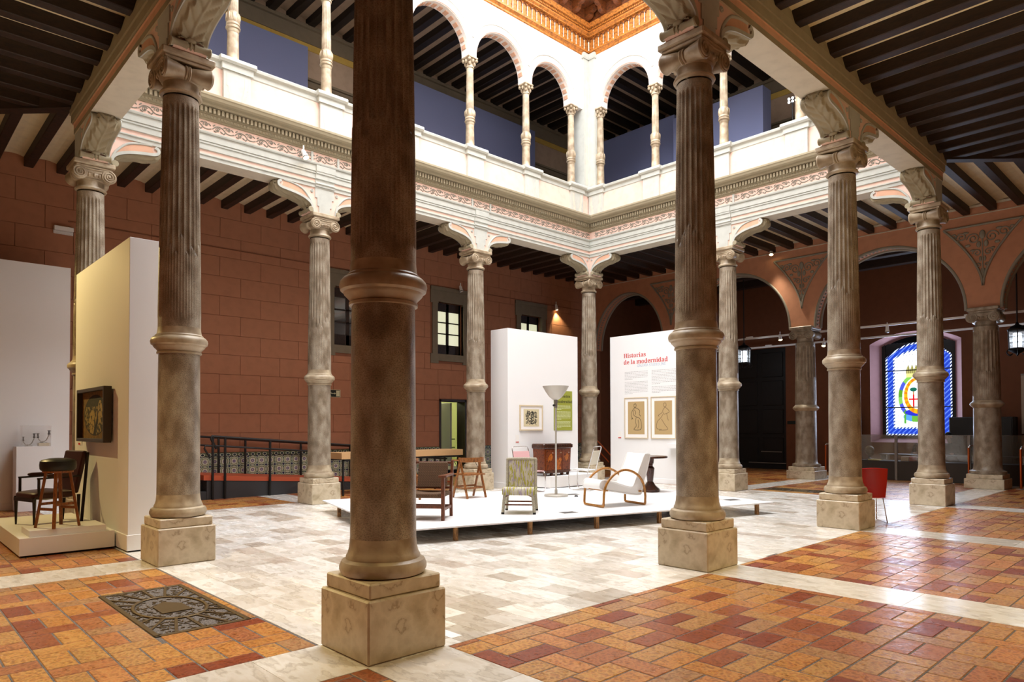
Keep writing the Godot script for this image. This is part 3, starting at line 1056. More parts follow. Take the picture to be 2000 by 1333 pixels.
func V2(a: Array) -> Array:
	var o := []
	for i in range(0, a.size(), 2):
		o.append(Vector2(a[i], a[i + 1]))
	return o

func scroll_motif() -> ArrayMesh:
	var b := MB.new()
	var wave := smooth([Vector3(-0.2, -0.03, 0), Vector3(-0.12, 0.04, 0), Vector3(-0.02, 0.03, 0), Vector3(0.06, -0.04, 0), Vector3(0.14, -0.05, 0), Vector3(0.2, -0.03, 0)], 4)
	b.tube(wave, 0.011, 5)
	for q in [[-0.1, -0.02, 1], [0.1, 0.03, -1]]:
		var sp := []
		for i in 12:
			var a: float = i * 0.75 * q[2] + (0.5 if q[2] > 0 else 3.6)
			var r := 0.05 * (1 - i / 13.0)
			sp.append(Vector3(q[0] + cos(a) * r, q[1] + sin(a) * r, 0))
		b.tube(sp, 0.01, 5)
		b.ball(Vector3(q[0], q[1], 0.005), Vector3(0.016, 0.016, 0.014), 6, 4)
	for q in [[-0.17, 0.05, 40], [-0.03, -0.05, -30], [0.03, 0.06, 20], [0.17, 0.04, -40], [0.02, -0.06, 50], [-0.15, -0.06, -20]]:
		b.x = Transform3D(Basis(Vector3(0, 0, 1), deg_to_rad(q[2])), Vector3(q[0], q[1], 0))
		b.ball(Vector3.ZERO, Vector3(0.034, 0.013, 0.014), 8, 4)
	return b.mesh()

func entablature() -> void:
	var motif := scroll_motif()
	for side in 4:
		var t := setting("trim_%d" % (side + 1))
		var bays: Array = BU if side % 2 == 0 else BV
		var b := MB.new()
		run(b, side, V2([-0.215, SOF, 0.215, SOF]))
		part(b, "soffit", M.soffit_plaster, t)
		b = MB.new()
		run(b, side, V2([0.215, SOF, 0.215, 6.67, 0.235, 6.675, 0.235, 6.695, 0.2, 6.7]))
		run(b, side, V2([0.2, 6.78, 0.228, 6.785, 0.228, 6.885, 0.245, 6.89, 0.245, 6.915, 0.236, 6.918, 0.236, 6.93, 0.255, 6.935, 0.255, 7.06, 0.28, 7.065, 0.29, 7.09, 0.27, 7.1, 0.27, 7.115, 0.225, 7.12]))
		part(b, "architrave", M.grey_paint, t)
		b = MB.new()
		run(b, side, V2([0.2, 6.7, 0.2, 6.78]))
		part(b, "architrave_pink_band", M.pink_paint, t)
		b = MB.new()
		run(b, side, V2([0.225, 7.12, 0.225, 7.33]))
		part(b, "frieze", M.pink_paint, t)
		b = MB.new()
		run(b, side, V2([0.225, 7.33, 0.25, 7.335, 0.25, 7.36, 0.285, 7.37, 0.29, 7.42, 0.31, 7.425, 0.31, 7.54, 0.4, 7.545, 0.41, 7.585, 0.47, 7.6, 0.5, 7.63, 0.515, 7.67, 0.53, 7.69, 0.53, 7.73, 0.2, 7.745]))
		part(b, "cornice", M.olive_paint, t)
		b = MB.new()
		run(b, side, V2([-0.2, BEAM + 0.28, -0.27, BEAM - 0.0, -0.27, 6.93, -0.25, 6.925, -0.25, 6.8, -0.232, 6.795, -0.232, 6.77]))
		run(b, side, V2([-0.215, 6.68, -0.215, SOF]))
		part(b, "outer_architrave", M.olive_paint, t)
		b = MB.new()
		run(b, side, V2([-0.232, 6.77, -0.215, 6.765, -0.215, 6.68]))
		part(b, "outer_apricot_band", M.apricot_paint_and_shade, t)
		if side >= 2:
			continue
		var inn := inward(side)
		var L: float = bays[-1]
		b = MB.new()
		var s := 0.36
		while s < L - 0.36:
			var p := on_side(side, s, 0.335, 7.485)
			var hx := Vector3(0.022, 0.045, 0.03) if side == 0 else Vector3(0.03, 0.045, 0.022)
			b.box(p - hx, p + hx)
			s += 0.078
		stuff(part(b, "dentil_row", M.olive_paint, t))
		b = MB.new()
		s = 0.33
		while s < L - 0.33:
			b.ball(on_side(side, s, 0.287, 7.395), Vector3(0.022, 0.026, 0.016) if side == 0 else Vector3(0.016, 0.026, 0.022), 6, 4)
			s += 0.062
		stuff(part(b, "egg_row", M.olive_paint, t))
		# leaf scrolls in the frieze, square panels over the columns
		s = 0.45
		while s < L - 0.4:
			lay(motif, "scroll_ornament", M.ornament_grey, t, Transform3D(facing(side), on_side(side, s, 0.228, 7.225)))
			s += 0.42
		for k in range(1, bays.size() - 1):
			var q: float = bays[k]
			b = MB.new()
			seg_run(b, side, q - 0.22, q + 0.22, V2([0.2, SOF + 0.03, 0.235, SOF + 0.03, 0.235, 6.675, 0.255, 6.68, 0.255, 6.7, 0.225, 6.72, 0.225, 6.775, 0.25, 6.785, 0.25, 6.885, 0.268, 6.89, 0.268, 6.93, 0.278, 6.935, 0.278, 7.06, 0.2, 7.06]))
			part(b, "architrave_break", M.grey_paint, t)
			for e in [-0.3, 0.3]:
				b = MB.new()
				seg_run(b, side, q + e - 0.025, q + e + 0.025, V2([0.2, 7.125, 0.245, 7.125, 0.245, 7.325, 0.2, 7.325]))
				part(b, "frieze_stile", M.grey_paint, t)

const UPU := [0.72, 2.38, 4.37, 6.37, 8.38, 10.38, 12.23]   # little columns, long side
const UPV := [0.6, 2.6, 4.55, 6.62, 8.56]                  # little columns, short side

func small_column_mesh() -> Dictionary:
	var d := {}
	var b := MB.new()
	b.lathe(V2([0.0, 0, 0.15, 0, 0.15, 0.03, 0.135, 0.05, 0.125, 0.07, 0.115, 0.1, 0.11, 0.3, 0.105, 0.63]), 24)
	d.lower = b.mesh()
	b = MB.new()
	b.lathe(V2([0.105, 0.63, 0.112, 0.64, 0.112, 0.7, 0.135, 0.715, 0.138, 0.74, 0.12, 0.755, 0.118, 0.77, 0.13, 0.785, 0.13, 0.81, 0.12, 0.83, 0.135, 0.87, 0.135, 0.93, 0.12, 1.02, 0.1, 1.04]), 24)
	for k in 10:
		var a := TAU * k / 10
		b.ball(Vector3(cos(a) * 0.12, 0.93, sin(a) * 0.12), Vector3(0.026, 0.085, 0.026), 6, 6)
	d.vase = b.mesh()
	b = MB.new()
	var g := PackedVector3Array()
	for i in 96:
		var a := TAU * i / 96
		for q in [[1.03, 0.1, 0.0], [1.07, 0.1, 1.0], [2.02, 0.088, 1.0], [2.06, 0.088, 0.0], [2.1, 0.09, 0.0]]:
			var r: float = q[1] - q[2] * 0.008 * maxf(0, sin(a * 16))
			g.append(Vector3(cos(a) * r, q[0], sin(a) * r))
	b.grid(g, 96, 5, true, Vector3.ZERO, true)
	d.shaft = b.mesh()
	b = MB.new()
	b.lathe(V2([0.088, 2.09, 0.11, 2.1, 0.11, 2.125, 0.092, 2.135, 0.095, 2.2, 0.12, 2.3, 0.14, 2.33]), 20)
	for k in 4:
		var a := TAU * (k + 0.5) / 4
		var e := Vector3(cos(a), 0, sin(a))
		b.ball(e * 0.165 + Vector3.UP * 2.28, Vector3(0.045, 0.045, 0.045), 10, 6)
		b.ball(e * 0.11 + Vector3.UP * 2.2, Vector3(0.04, 0.06, 0.04), 8, 6)
		var f := Vector3(cos(a + PI / 4), 0, sin(a + PI / 4))
		b.ball(f * 0.13 + Vector3.UP * 2.25, Vector3(0.035, 0.055, 0.035), 8, 6)
	b.box(Vector3(-0.15, 2.32, -0.15), Vector3(0.15, 2.37, 0.15), 0.01)
	d.cap = b.mesh()
	return d

func pedestal(t: Node3D, side: int, s: float) -> void:
	var b := MB.new()
	seg_run(b, side, s - 0.26, s + 0.26, V2([-0.1, 7.74, 0.27, 7.74, 0.27, 8.42, -0.1, 8.42]))
	var o := part(b, "pedestal", M.grey_paint, t)
	b = MB.new()
	for e in [-1, 1]:
		for st in [[0.1, 8.1, 8.34], [0.075, 7.98, 8.1], [0.05, 7.82, 7.98]]:
			var a: float = s + e * 0.17
			var w: float = 0.035
			seg_run(b, side, a - w - (e * (0.1 - st[0])) , a + w - (e * (0.1 - st[0])), V2([0.26, st[1], 0.273, st[1], 0.273, st[2], 0.26, st[2]]))
	part(b, "pedestal_inlay", M.pink_paint, o)
	b = MB.new()
	seg_run(b, side, s - 0.3, s + 0.3, V2([-0.1, 8.4, 0.3, 8.4, 0.3, 8.5, 0.31, 8.52, -0.1, 8.52]))
	seg_run(b, side, s - 0.345, s + 0.345, V2([-0.12, 8.52, 0.33, 8.52, 0.36, 8.56, 0.36, 8.6, 0.34, 8.63, -0.12, 8.63]))
	part(b, "pedestal_cap", M.grey_paint, o)

func arch_bay(side: int, s0: float, s1: float, t: Node3D) -> void:
	# wall over one opening, from the capitals (11.0) to the wooden cornice
	var c := (s0 + s1) / 2
	var r := (s1 - s0) / 2 - 0.13
	var y0 := 11.0
	var ys := 11.06
	var poly := PackedVector2Array([Vector2(s0, y0), Vector2(s0, 12.7), Vector2(s1, 12.7), Vector2(s1, y0), Vector2(c + r, y0)])
	poly.append_array(arc(Vector2(c, ys), r, 0, 180, 24, r * 1.0))
	poly.append(Vector2(c - r, y0))
	var to := func(p: Vector2, d: float) -> Vector3: return on_side(side, p.x, d, p.y)
	var b := MB.new()
	var ix := Geometry2D.triangulate_polygon(poly)
	for i in ix.size() / 3:
		for d in [-0.14, 0.14]:
			b.face([to.call(poly[ix[i * 3]], d), to.call(poly[ix[i * 3 + 1]], d), to.call(poly[ix[i * 3 + 2]], d)], inward(side) * d)
	var pm := poly.size()
	for i in range(4, pm):
		var p := poly[i]
		var q := poly[(i + 1) % pm]
		b.face([to.call(p, -0.14), to.call(q, -0.14), to.call(q, 0.14), to.call(p, 0.14)], to.call(Vector2(c, ys), 0.0) - to.call((p + q) / 2, 0.0))
	part(b, "arch_wall", M.white_pink_paint, t)
	for q in [[r + 0.035, 0.028, "pink_paint"], [r + 0.2, 0.026, "grey_paint"]]:
		b = MB.new()
		var path := []
		if q[0] > r + 0.1:
			var lim := rad_to_deg(acos(minf(1.0, (s1 - s0) / 2 / q[0]))) + 2
			for p in arc(Vector2(c, ys + 0.02), q[0], lim, 180 - lim, 24):
				path.append(to.call(p, 0.14))
		else:
			path.append(to.call(Vector2(c + q[0], y0), 0.14))
			for p in arc(Vector2(c, ys), q[0], 0, 180, 28):
				path.append(to.call(p, 0.14))
			path.append(to.call(Vector2(c - q[0], y0), 0.14))
		b.tube(path, q[1], 6)
		part(b, "archivolt", M[q[2]], t)
	# brick edge of the soffit, alternate bricks proud
	var ml := MB.new()
	var wd := 0.075
	var rr := Vector3(wd, 0.012, 0.05)
	ml.box(-rr, rr, 0.004)
	var mm := ml.mesh()
	for k in 14:
		var a := deg_to_rad(12 + 156.0 * k / 13)
		var p: Vector3 = to.call(Vector2(c + cos(a) * (r - 0.008), ys + sin(a) * (r - 0.008)), -0.03)
		var radial: Vector3 = (to.call(Vector2(c, ys), 0.0) - to.call(Vector2(c + cos(a), ys + sin(a)), 0.0)).normalized()
		var z := inward(side)
		lay(mm, "arch_brick", M.apricot_paint_and_shade, t, Transform3D(Basis(z, radial, z.cross(radial)), p))

func upper_storey() -> void:
	var sm := small_column_mesh()
	for side in 2:
		var cols: Array = UPU if side == 0 else UPV
		var L := U1 if side == 0 else V1
		# parapet
		var t := setting("wall_parapet_left" if side == 0 else "wall_parapet_back")
		var b := MB.new()
		seg_run(b, side, 0.2, L - 0.2, V2([-0.12, 7.74, 0.2, 7.74, 0.2, 8.4, -0.12, 8.4]))
		part(b, "parapet_panel", M.pink_paint, t)
		b = MB.new()
		seg_run(b, side, 0.2, L - 0.2, V2([-0.14, 8.4, 0.2, 8.4, 0.215, 8.42, 0.215, 8.49, 0.225, 8.51, 0.27, 8.54, 0.28, 8.58, 0.28, 8.6, 0.25, 8.615, -0.14, 8.615]))
		part(b, "parapet_coping", M.grey_paint, t)
		for s in cols:
			pedestal(t, side, s)
		# corner pier faces
		b = MB.new()
		var sc: float = cols[-1] if side == 0 else cols[-1]
		seg_run(b, side, L - 0.42, L - 0.2, V2([-0.2, 8.6, 0.2, 8.6, 0.2, 12.5, -0.2, 12.5]))
		part(b, "corner_pier", M.grey_paint, t)
		b = MB.new()
		seg_run(b, side, L - 0.345, L - 0.27, V2([0.19, 8.75, 0.206, 8.75, 0.206, 12.3, 0.19, 12.3]))
		part(b, "corner_pier_inlay", M.pink_paint, t)
		b = MB.new()
		seg_run(b, side, L - 0.46, L - 0.2, V2([-0.2, 12.5, 0.23, 12.5, 0.25, 12.56, 0.25, 12.66, -0.2, 12.66]))
		part(b, "corner_pier_cap", M.grey_paint, t)
		# little columns
		var names: Array = ["by the far left end", "first from the left, above the left column", "second from the left, over the ceiling spot", "half hidden by the nearest big column", "third from the corner pier", "second from the corner pier", "touching the corner pier on its left"] if side == 0 else ["at the far right end", "above the second right-hand column", "third right of the corner pier", "second right of the corner pier", "touching the corner pier on its right"]
		for i in cols.size():
			var o := thing("gallery_column", "little column of the upper gallery, " + names[i], "column", on_side(side, cols[i], 0.03, 8.63), 0, "little columns of the upper gallery")
			lay(sm.lower, "lower_shaft", M.moulded_stone, o)
			lay(sm.vase, "leaf_collar", M.moulded_stone, o)
			lay(sm.shaft, "fluted_shaft", M.moulded_stone, o)
			lay(sm.cap, "capital", M.moulded_stone, o)
		# arches
		var w := setting("wall_upper_left" if side == 0 else "wall_upper_back")
		for i in cols.size() - 1:
			arch_bay(side, cols[i], cols[i + 1], w)
		b = MB.new()
		seg_run(b, side, cols[-1], L - 0.14, V2([-0.14, 11.0, 0.14, 11.0, 0.14, 12.7, -0.14, 12.7]))
		seg_run(b, side, 0.14, cols[0], V2([-0.14, 11.0, 0.14, 11.0, 0.14, 12.7, -0.14, 12.7]))
		part(b, "arch_wall", M.white_pink_paint, w)
	# plain near sides of the upper storey, and the lantern walls up to the skylight
	for side in [2, 3]:
		var w := setting("wall_upper_near_right" if side == 2 else "wall_upper_near_left")
		var b := MB.new()
		seg_run(b, side, -0.3, (U1 if side == 2 else V1) + 0.3, V2([-0.3, 7.3, 0.14, 7.3, 0.14, 12.7, -0.3, 12.7]))
		part(b, "wall_face", M.white_pink_paint, w)
	wood_cornice()

func wood_cornice() -> void:
	for side in 4:
		var L := U1 if side % 2 == 0 else V1
		var t := setting("trim_%d" % (side + 5))
		var b := MB.new()
		run(b, side, V2([0.14, 12.6, 0.17, 12.62, 0.17, 12.66, 0.21, 12.7, 0.24, 12.71, 0.24, 12.76]))
		run(b, side, V2([0.24, 13.12, 0.29, 13.13, 0.29, 13.16, 0.34, 13.2, 0.34, 13.24]))
		run(b, side, V2([0.36, 13.32, 0.4, 13.33, 0.42, 13.4, 0.44, 13.44]))
		part(b, "wood_moulding", M.cornice_wood, t)
		b = MB.new()
		run(b, side, V2([0.24, 12.76, 0.2, 12.77, 0.22, 13.12, 0.24, 13.12]))
		part(b, "wood_frieze", M.cornice_wood, t)
		b = MB.new()
		run(b, side, V2([0.34, 13.24, 0.34, 13.32, 0.36, 13.32]))
		run(b, side, V2([0.44, 13.44, 0.44, 13.75, 1.3, 13.9, 1.3, 14.1]))
		part(b, "wood_eaves", M.cornice_wood_dark, t)
		if side >= 2:
			continue
		# blind arcade: colonnettes and round heads
		var cm := MB.new()
		cm.lathe(V2([0.012, 0, 0.016, 0.03, 0.009, 0.06, 0.014, 0.14, 0.009, 0.2, 0.016, 0.24, 0.012, 0.27]), 6)
		var cmm := cm.mesh()
		cm = MB.new()
		var hp := []
		for p in arc(Vector2.ZERO, 0.075, 0, 180, 8):
			hp.append(Vector3(p.x, p.y, 0))
		cm.tube(hp, 0.014, 5)
		var hm := cm.mesh()
		cm = MB.new()
		cm.x = Transform3D(Basis(), Vector3.ZERO)
		cm.prism(PackedVector2Array(smooth(V2([0, 0, 0.14, 0.0, 0.24, 0.05, 0.26, 0.14, 0.34, 0.16, 0.42, 0.22, 0.42, 0.3]), 3) + [Vector2(0, 0.3)]), -0.07, 0.07)
		var km := cm.mesh()
		var n := int((L - 0.5) / 0.18)
		var dents := MB.new()
		for i in n + 1:
			var s := 0.25 + (L - 0.5) * i / n
			lay(cmm, "colonnette", M.whitewash_wood, t, Transform3D(facing(side), on_side(side, s, 0.235, 12.76)))
			if i < n:
				lay(hm, "arch_head", M.cornice_wood_dark, t, Transform3D(facing(side), on_side(side, s + (L - 0.5) / n / 2, 0.232, 13.02)))
			for e in [0.0, 0.06, 0.12]:
				var p := on_side(side, s + e, 0.35, 13.28)
				dents.box(p - Vector3(0.018, 0.026, 0.018), p + Vector3(0.018, 0.026, 0.018))
		stuff(part(dents, "wood_dentils", M.cornice_wood, t))
		var k := 0.9
		while k < L - 0.5:
			lay(km, "wood_corbel", M.cornice_wood_dark, t, Transform3D(facing(side) * Basis(Vector3.UP, -PI / 2), on_side(side, k, 0.42, 13.46)))
			k += 0.55
	# luminous glazed ceiling of the courtyard
	var sk := setting("ceiling_skylight")
	var b := MB.new()
	b.face([W(1.2, 14.3, 1.2), W(U1 - 1.2, 14.3, 1.2), W(U1 - 1.2, 14.3, V1 - 1.2), W(1.2, 14.3, V1 - 1.2)], Vector3.DOWN)
	part(b, "skylight_glass", M.lit_skylight, sk)
	b = MB.new()
	for i in 12:
		var u := 1.2 + (U1 - 2.4) * i / 11
		b.box(W(u - 0.03, 14.2, 1.2), W(u + 0.03, 14.3, V1 - 1.2))
	for i in 8:
		var v := 1.2 + (V1 - 2.4) * i / 7
		b.box(W(1.2, 14.22, v - 0.03), W(U1 - 1.2, 14.3, v + 0.03))
	part(b, "glazing_bars", M.white_enamel, sk)
	b = MB.new()
	b.box(W(UN - 0.4, 14.32, VN - 0.4), W(UB + 0.6, 14.6, VW + 4.6))
	part(b, "roof", M.upper_plaster, sk)

# ---------------------------------------------------------------- ceilings
func beam_field(parent: Node, y: float, w: float, h: float, step: float, kind: int, matn: String, plaster: String, offs := 0.0, deep := -1.0) -> void:
	# kind 0: near right (v < 0), 1: right (u > U1), 2: far left (v > V1), 3: near left (u < 0); the corners are mitred
	var s0: float = UN if kind % 2 == 0 else VN
	var s1: float = UA if kind % 2 == 0 else VW
	var vault := MB.new()
	var s := s0 + offs
	var e0 := 0.22
	var made := {}
	while s < s1 + step:
		var L := U1 if kind % 2 == 0 else V1
		var over := maxf(0, maxf(-s, s - L))
		var far: float = [-VN, UA - U1, VW - V1, -UN][kind]
		if deep > 0:
			far = deep
		var at := func(a: float, r: float, yy: float) -> Vector3:
			match kind:
				0: return W(a, yy, -r)
				1: return W(U1 + r, yy, a)
				2: return W(a, yy, V1 + r)
			return W(-r, yy, a)
		var near := maxf(e0, over)
		if far - near > 0.1 and s > s0 - 0.01 and s < s1 + 0.01:
			var b := MB.new()
			var p: Vector3 = at.call(s - w / 2, near, y)
			var q: Vector3 = at.call(s + w / 2, far + 0.05, y + h)
			var c := (p + q) / 2
			var hf := ((q - p) / 2).abs()
			var key := "%.3f" % (far - near)
			if not made.has(key):
				b.box(-hf, hf, 0.012)
				made[key] = b.mesh()
			lay(made[key], "beam", M[matn], parent, Transform3D(Basis(), c))
		# shallow plaster vault up to the next beam
		for i in 6:
			var a0 := s + step * i / 6
			var a1 := s + step * (i + 1) / 6
			var f0 := y + h - 0.075 + 0.07 * sin(PI * i / 6)
			var f1 := y + h - 0.075 + 0.07 * sin(PI * (i + 1) / 6)
			var o0 := maxf(e0 - 0.1, maxf(-a0, a0 - L) - 0.03)
			var o1 := maxf(e0 - 0.1, maxf(-a1, a1 - L) - 0.03)
			if o0 < far and o1 < far:
				vault.face([at.call(a0, o0, f0), at.call(a1, o1, f1), at.call(a1, far + 0.02, f1), at.call(a0, far + 0.02, f0)], Vector3.DOWN)
		s += step
	part(vault, "plaster_vaults", M[plaster], parent)

func ceilings() -> void:
	var c := setting("ceiling")
	for k in 4:
		beam_field(c, BEAM, 0.17, 0.24, 0.5775, k, "beam_wood", "ceiling_plaster", [0.22, 0.3, 0.42, 0.25][k])
	# diagonal girders at the corners
	for q in [[0, 0, UN, UN], [U1, 0, U1 + 5.0, -5.0], [0, V1, UN, V1 - UN], [U1, V1, U1 + 4.0, V1 + 4.0]]:
		var b := MB.new()
		b.slab(W(q[0], BEAM + 0.1, q[1]), W(q[2], BEAM + 0.1, q[3]), 0.2, 0.26, Vector3.UP, 0.01)
		part(b, "diagonal_girder", M.beam_wood, c)
	# floor slab of the upper storey closes the galleries from above
	var b := MB.new()
	b.box(W(UN - 0.4, 7.33, VN - 0.4), W(UB + 0.6, 7.62, -0.15))
	b.box(W(UN - 0.4, 7.33, V1 + 0.15), W(UB + 0.6, 7.62, VW + 0.4))
	b.box(W(UN - 0.4, 7.33, -0.15), W(-0.15, 7.62, V1 + 0.15))
	b.box(W(U1 + 0.15, 7.33, -0.15), W(UB + 0.6, 7.62, V1 + 0.15))
	part(b, "floor_slab", M.upper_plaster, c)
	# ceiling of the upper gallery
	var g := setting("ceiling_upper")
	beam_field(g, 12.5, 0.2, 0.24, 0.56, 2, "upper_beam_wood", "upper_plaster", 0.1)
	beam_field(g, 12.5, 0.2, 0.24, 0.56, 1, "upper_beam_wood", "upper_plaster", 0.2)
	b = MB.new()
	b.slab(W(U1, 12.6, V1), W(U1 + 4.0, 12.6, V1 + 4.0), 0.22, 0.26)
	part(b, "diagonal_girder", M.upper_beam_wood, g)
	b = MB.new()
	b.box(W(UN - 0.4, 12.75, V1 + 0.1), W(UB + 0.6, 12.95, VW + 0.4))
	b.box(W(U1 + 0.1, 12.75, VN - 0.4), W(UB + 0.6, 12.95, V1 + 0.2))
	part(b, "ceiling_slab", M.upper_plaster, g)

# ---------------------------------------------------------------- walls
func cut(rs: Array, hole: Rect2) -> Array:
	var o := []
	for r in rs:
		if not hole.intersects(r):
			o.append(r)
			continue
		var q: Rect2 = hole.intersection(r)
		for c in [Rect2(r.position.x, r.position.y, q.position.x - r.position.x, r.size.y), Rect2(q.end.x, r.position.y, r.end.x - q.end.x, r.size.y), Rect2(q.position.x, r.position.y, q.size.x, q.position.y - r.position.y), Rect2(q.position.x, q.end.y, q.size.x, r.end.y - q.end.y)]:
			if c.size.x > 0.03 and c.size.y > 0.03:
				o.append(c)
	return o

func wall_with_holes(b: MB, r: Rect2, holes: Array, v0: float, v1: float) -> void:   # in (u, h), between v0 and v1
	var rs := [r]
	for h in holes:
		rs = cut(rs, h)
	for q in rs:
		b.box(W(q.position.x, q.position.y, v0), W(q.end.x, q.end.y, v1))

func left_wall() -> void:
	var t := setting("wall_left")
	var holes := [Rect2(6.75, 3.9, 1.05, 1.65), Rect2(10.35, 3.9, 1.05, 1.65), Rect2(14.0, 3.9, 1.05, 1.65), Rect2(10.5, 0.0, 0.97, 2.4)]
	var b := MB.new()
	wall_with_holes(b, Rect2(UN - 0.4, 0, UA + 0.9 - UN, 7.35), holes, VW + 0.012, VW + 0.42)
	part(b, "wall_core", M.joint_paint, t)
	var around := [Rect2(6.48, 3.6, 1.59, 2.42), Rect2(10.08, 3.6, 1.59, 2.42), Rect2(13.73, 3.6, 1.59, 2.42), Rect2(10.42, 0.0, 1.13, 2.48)]
	var rs := []
	var h := 0.97
	var course := 0
	while h < 7.3:
		var u := -2.1 - (0.52 if course % 2 else 0.0)
		while u < UA + 0.02:
			rs.append(Rect2(u, h, minf(1.04, UA + 0.02 - u), minf(0.487, 7.33 - h)))
			u += 1.04
		h += 0.487
		course += 1
	for q in around:
		rs = cut(rs, q)
	var made := {}
	for r in rs:
		if r.size.x < 0.03 or r.size.y < 0.03:
			continue
		var key := "%.3f_%.3f" % [r.size.x, r.size.y]
		if not made.has(key):
			b = MB.new()
			b.box(Vector3(-r.size.x / 2 + 0.004, -r.size.y / 2 + 0.004, -0.016), Vector3(r.size.x / 2 - 0.004, r.size.y / 2 - 0.004, 0.004), 0.006)
			made[key] = b.mesh()
		var c: Vector2 = r.get_center()
		lay(made[key], "wall_block", M.terracotta_paint, t, Transform3D(Basis(), W(c.x, c.y, VW)))
	# cable conduit
	b = MB.new()
	b.tube([W(0.4, 6.05, VW - 0.02), W(9.9, 6.05, VW - 0.02), W(17.8, 6.05, VW - 0.02)], 0.012, 6)
	part(b, "cable", M.joint_paint, t)
	# glazed tile dado
	var tm := MB.new()
	tm.box(Vector3(-0.1165, -0.1165, -0.012), Vector3(0.1165, 0.1165, 0.006), 0.003)
	tm.pic(Vector3(-0.114, -0.114, 0.0065), Vector3(0.114, -0.114, 0.0065), Vector3(0.114, 0.114, 0.0065), Vector3(-0.114, 0.114, 0.0065), Vector3(0, 0, 1))
	var tmm := tm.mesh()
	tm = MB.new()
	tm.box(Vector3(-0.0765, -0.049, -0.012), Vector3(0.0765, 0.049, 0.01), 0.003)
	tm.pic(Vector3(-0.074, -0.047, 0.0105), Vector3(0.074, -0.047, 0.0105), Vector3(0.074, 0.047, 0.0105), Vector3(-0.074, 0.047, 0.0105), Vector3(0, 0, 1))
	var bmm := tm.mesh()
	var u := 2.35
	var n := 0
	while u < UA:
		for row in 3:
			if (u < 10.36 or u > 11.6) and n < 296:
				lay(tmm, "tile", M.glazed_tile, t, Transform3D(Basis(), W(u, 0.7525 - 0.235 * row, VW)))
				n += 1
		u += 0.235
	u = 2.3
	while u < UA:
		if u < 10.4 or u > 11.56:
			lay(bmm, "border_tile", M.glazed_border, t, Transform3D(Basis(), W(u, 0.921, VW)))
		u += 0.155
	# stone window frames and casements
	for i in 3:
		var w: float = [6.75, 10.35, 14.0][i]
		var o := setting("window_%d" % (i + 2))
		b = MB.new()
		wall_with_holes(b, Rect2(w - 0.2, 3.68, 1.45, 2.3), [Rect2(w, 3.9, 1.05, 1.65)], VW - 0.03, VW + 0.1)
		for q in [[w - 0.27, 5.5, 0.52], [w + 1.02, 5.5, 0.52], [w - 0.27, 3.6, 0.3], [w + 1.02, 3.6, 0.3]]:
			b.box(W(q[0], q[1], VW - 0.031), W(q[0] + 0.3, q[1] + q[2], VW + 0.05))
		b.box(W(w - 0.27, 5.9, VW - 0.05), W(w + 1.32, 6.02, VW + 0.05))
		part(b, "stone_frame", M.stone_frame, o)
		b = MB.new()
		var vz := VW + 0.16
		for x in [w, w + 0.47, w + 0.57 - 0.05, w + 0.99]:
			b.box(W(x, 3.9, vz), W(x + 0.06, 5.55, vz + 0.06), 0.005)
		b.box(W(w, 3.9, vz), W(w + 1.05, 4.22, vz + 0.05))
		b.box(W(w, 5.28, vz), W(w + 1.05, 5.55, vz + 0.05))
		for hh in [4.57, 4.93]:
			b.box(W(w, hh - 0.02, vz), W(w + 1.05, hh + 0.02, vz + 0.05))
		part(b, "casement", M.window_wood, o)
		for x in [w + 0.06, w + 0.58]:
			for hh in [4.22, 4.59, 4.95]:
				b = MB.new()
				b.box(W(x, hh, vz + 0.02), W(x + 0.41, hh + 0.33, vz + 0.026))
				part(b, "pane", M.clear_glass if i == 0 else M.lit_window_pane, o)
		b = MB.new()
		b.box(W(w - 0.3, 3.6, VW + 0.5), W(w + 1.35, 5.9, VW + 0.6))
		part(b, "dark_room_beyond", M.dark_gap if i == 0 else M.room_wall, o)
	# doorway with the lit room behind it
	var d := setting("door_2")
	b = MB.new()
	b.box(W(10.43, 0, VW - 0.01), W(10.5, 2.47, VW + 0.42))
	b.box(W(11.47, 0, VW - 0.01), W(11.54, 2.47, VW + 0.42))
	b.box(W(10.43, 2.4, VW - 0.01), W(11.54, 2.47, VW + 0.42))
	part(b, "door_frame", M.window_wood, d)
	b = MB.new()
	b.box(W(11.2, 0.3, VW + 0.42), W(11.26, 2.38, VW + 1.3), 0.005)
	part(b, "door_leaf", M.door_grey, d)
	b = MB.new()
	b.box(W(9.4, 0, 15.6), W(13.2, 3, 15.7))
	b.box(W(9.3, 0, VW + 0.42), W(9.4, 3, 15.7))
	b.box(W(13.2, 0, VW + 0.42), W(13.3, 3, 15.7))
	b.box(W(9.3, 3, VW + 0.42), W(13.3, 3.1, 15.7))
	b.box(W(9.3, 0.2, VW + 0.42), W(13.3, 0.3, 15.7))
	part(b, "room_beyond", M.room_wall, d)
	for q in [[11.78, 12.2, 1], [10.9, 11.5, 0]]:
		var pt := thing("painting", "small red and yellow painting %s through the lit doorway" % ("fully seen" if q[2] else "cut by the door jamb, seen"), "painting", W((q[0] + q[1]) / 2, 1.85, 15.58), 0, "paintings in the lit room")
		b = MB.new()
		b.box(Vector3(-0.25, -0.32, -0.01), Vector3(0.25, 0.32, 0.015), 0.004)
		part(b, "canvas", M.yellow_paper, pt)
		b = MB.new()
		b.prism(PackedVector2Array(smooth(V2([-0.18, -0.3, -0.12, -0.05, -0.05, 0.18, 0.03, 0.26, 0.08, 0.12, 0.14, -0.08, 0.2, -0.3]), 3)), 0.015, 0.019)
		part(b, "painted_figure", M.print_orange, pt)
		b = MB.new()
		b.prism(PackedVector2Array(smooth(V2([-0.14, -0.3, -0.08, -0.1, -0.02, 0.1, 0.02, 0.0, 0.04, -0.3]), 3)), 0.019, 0.021)
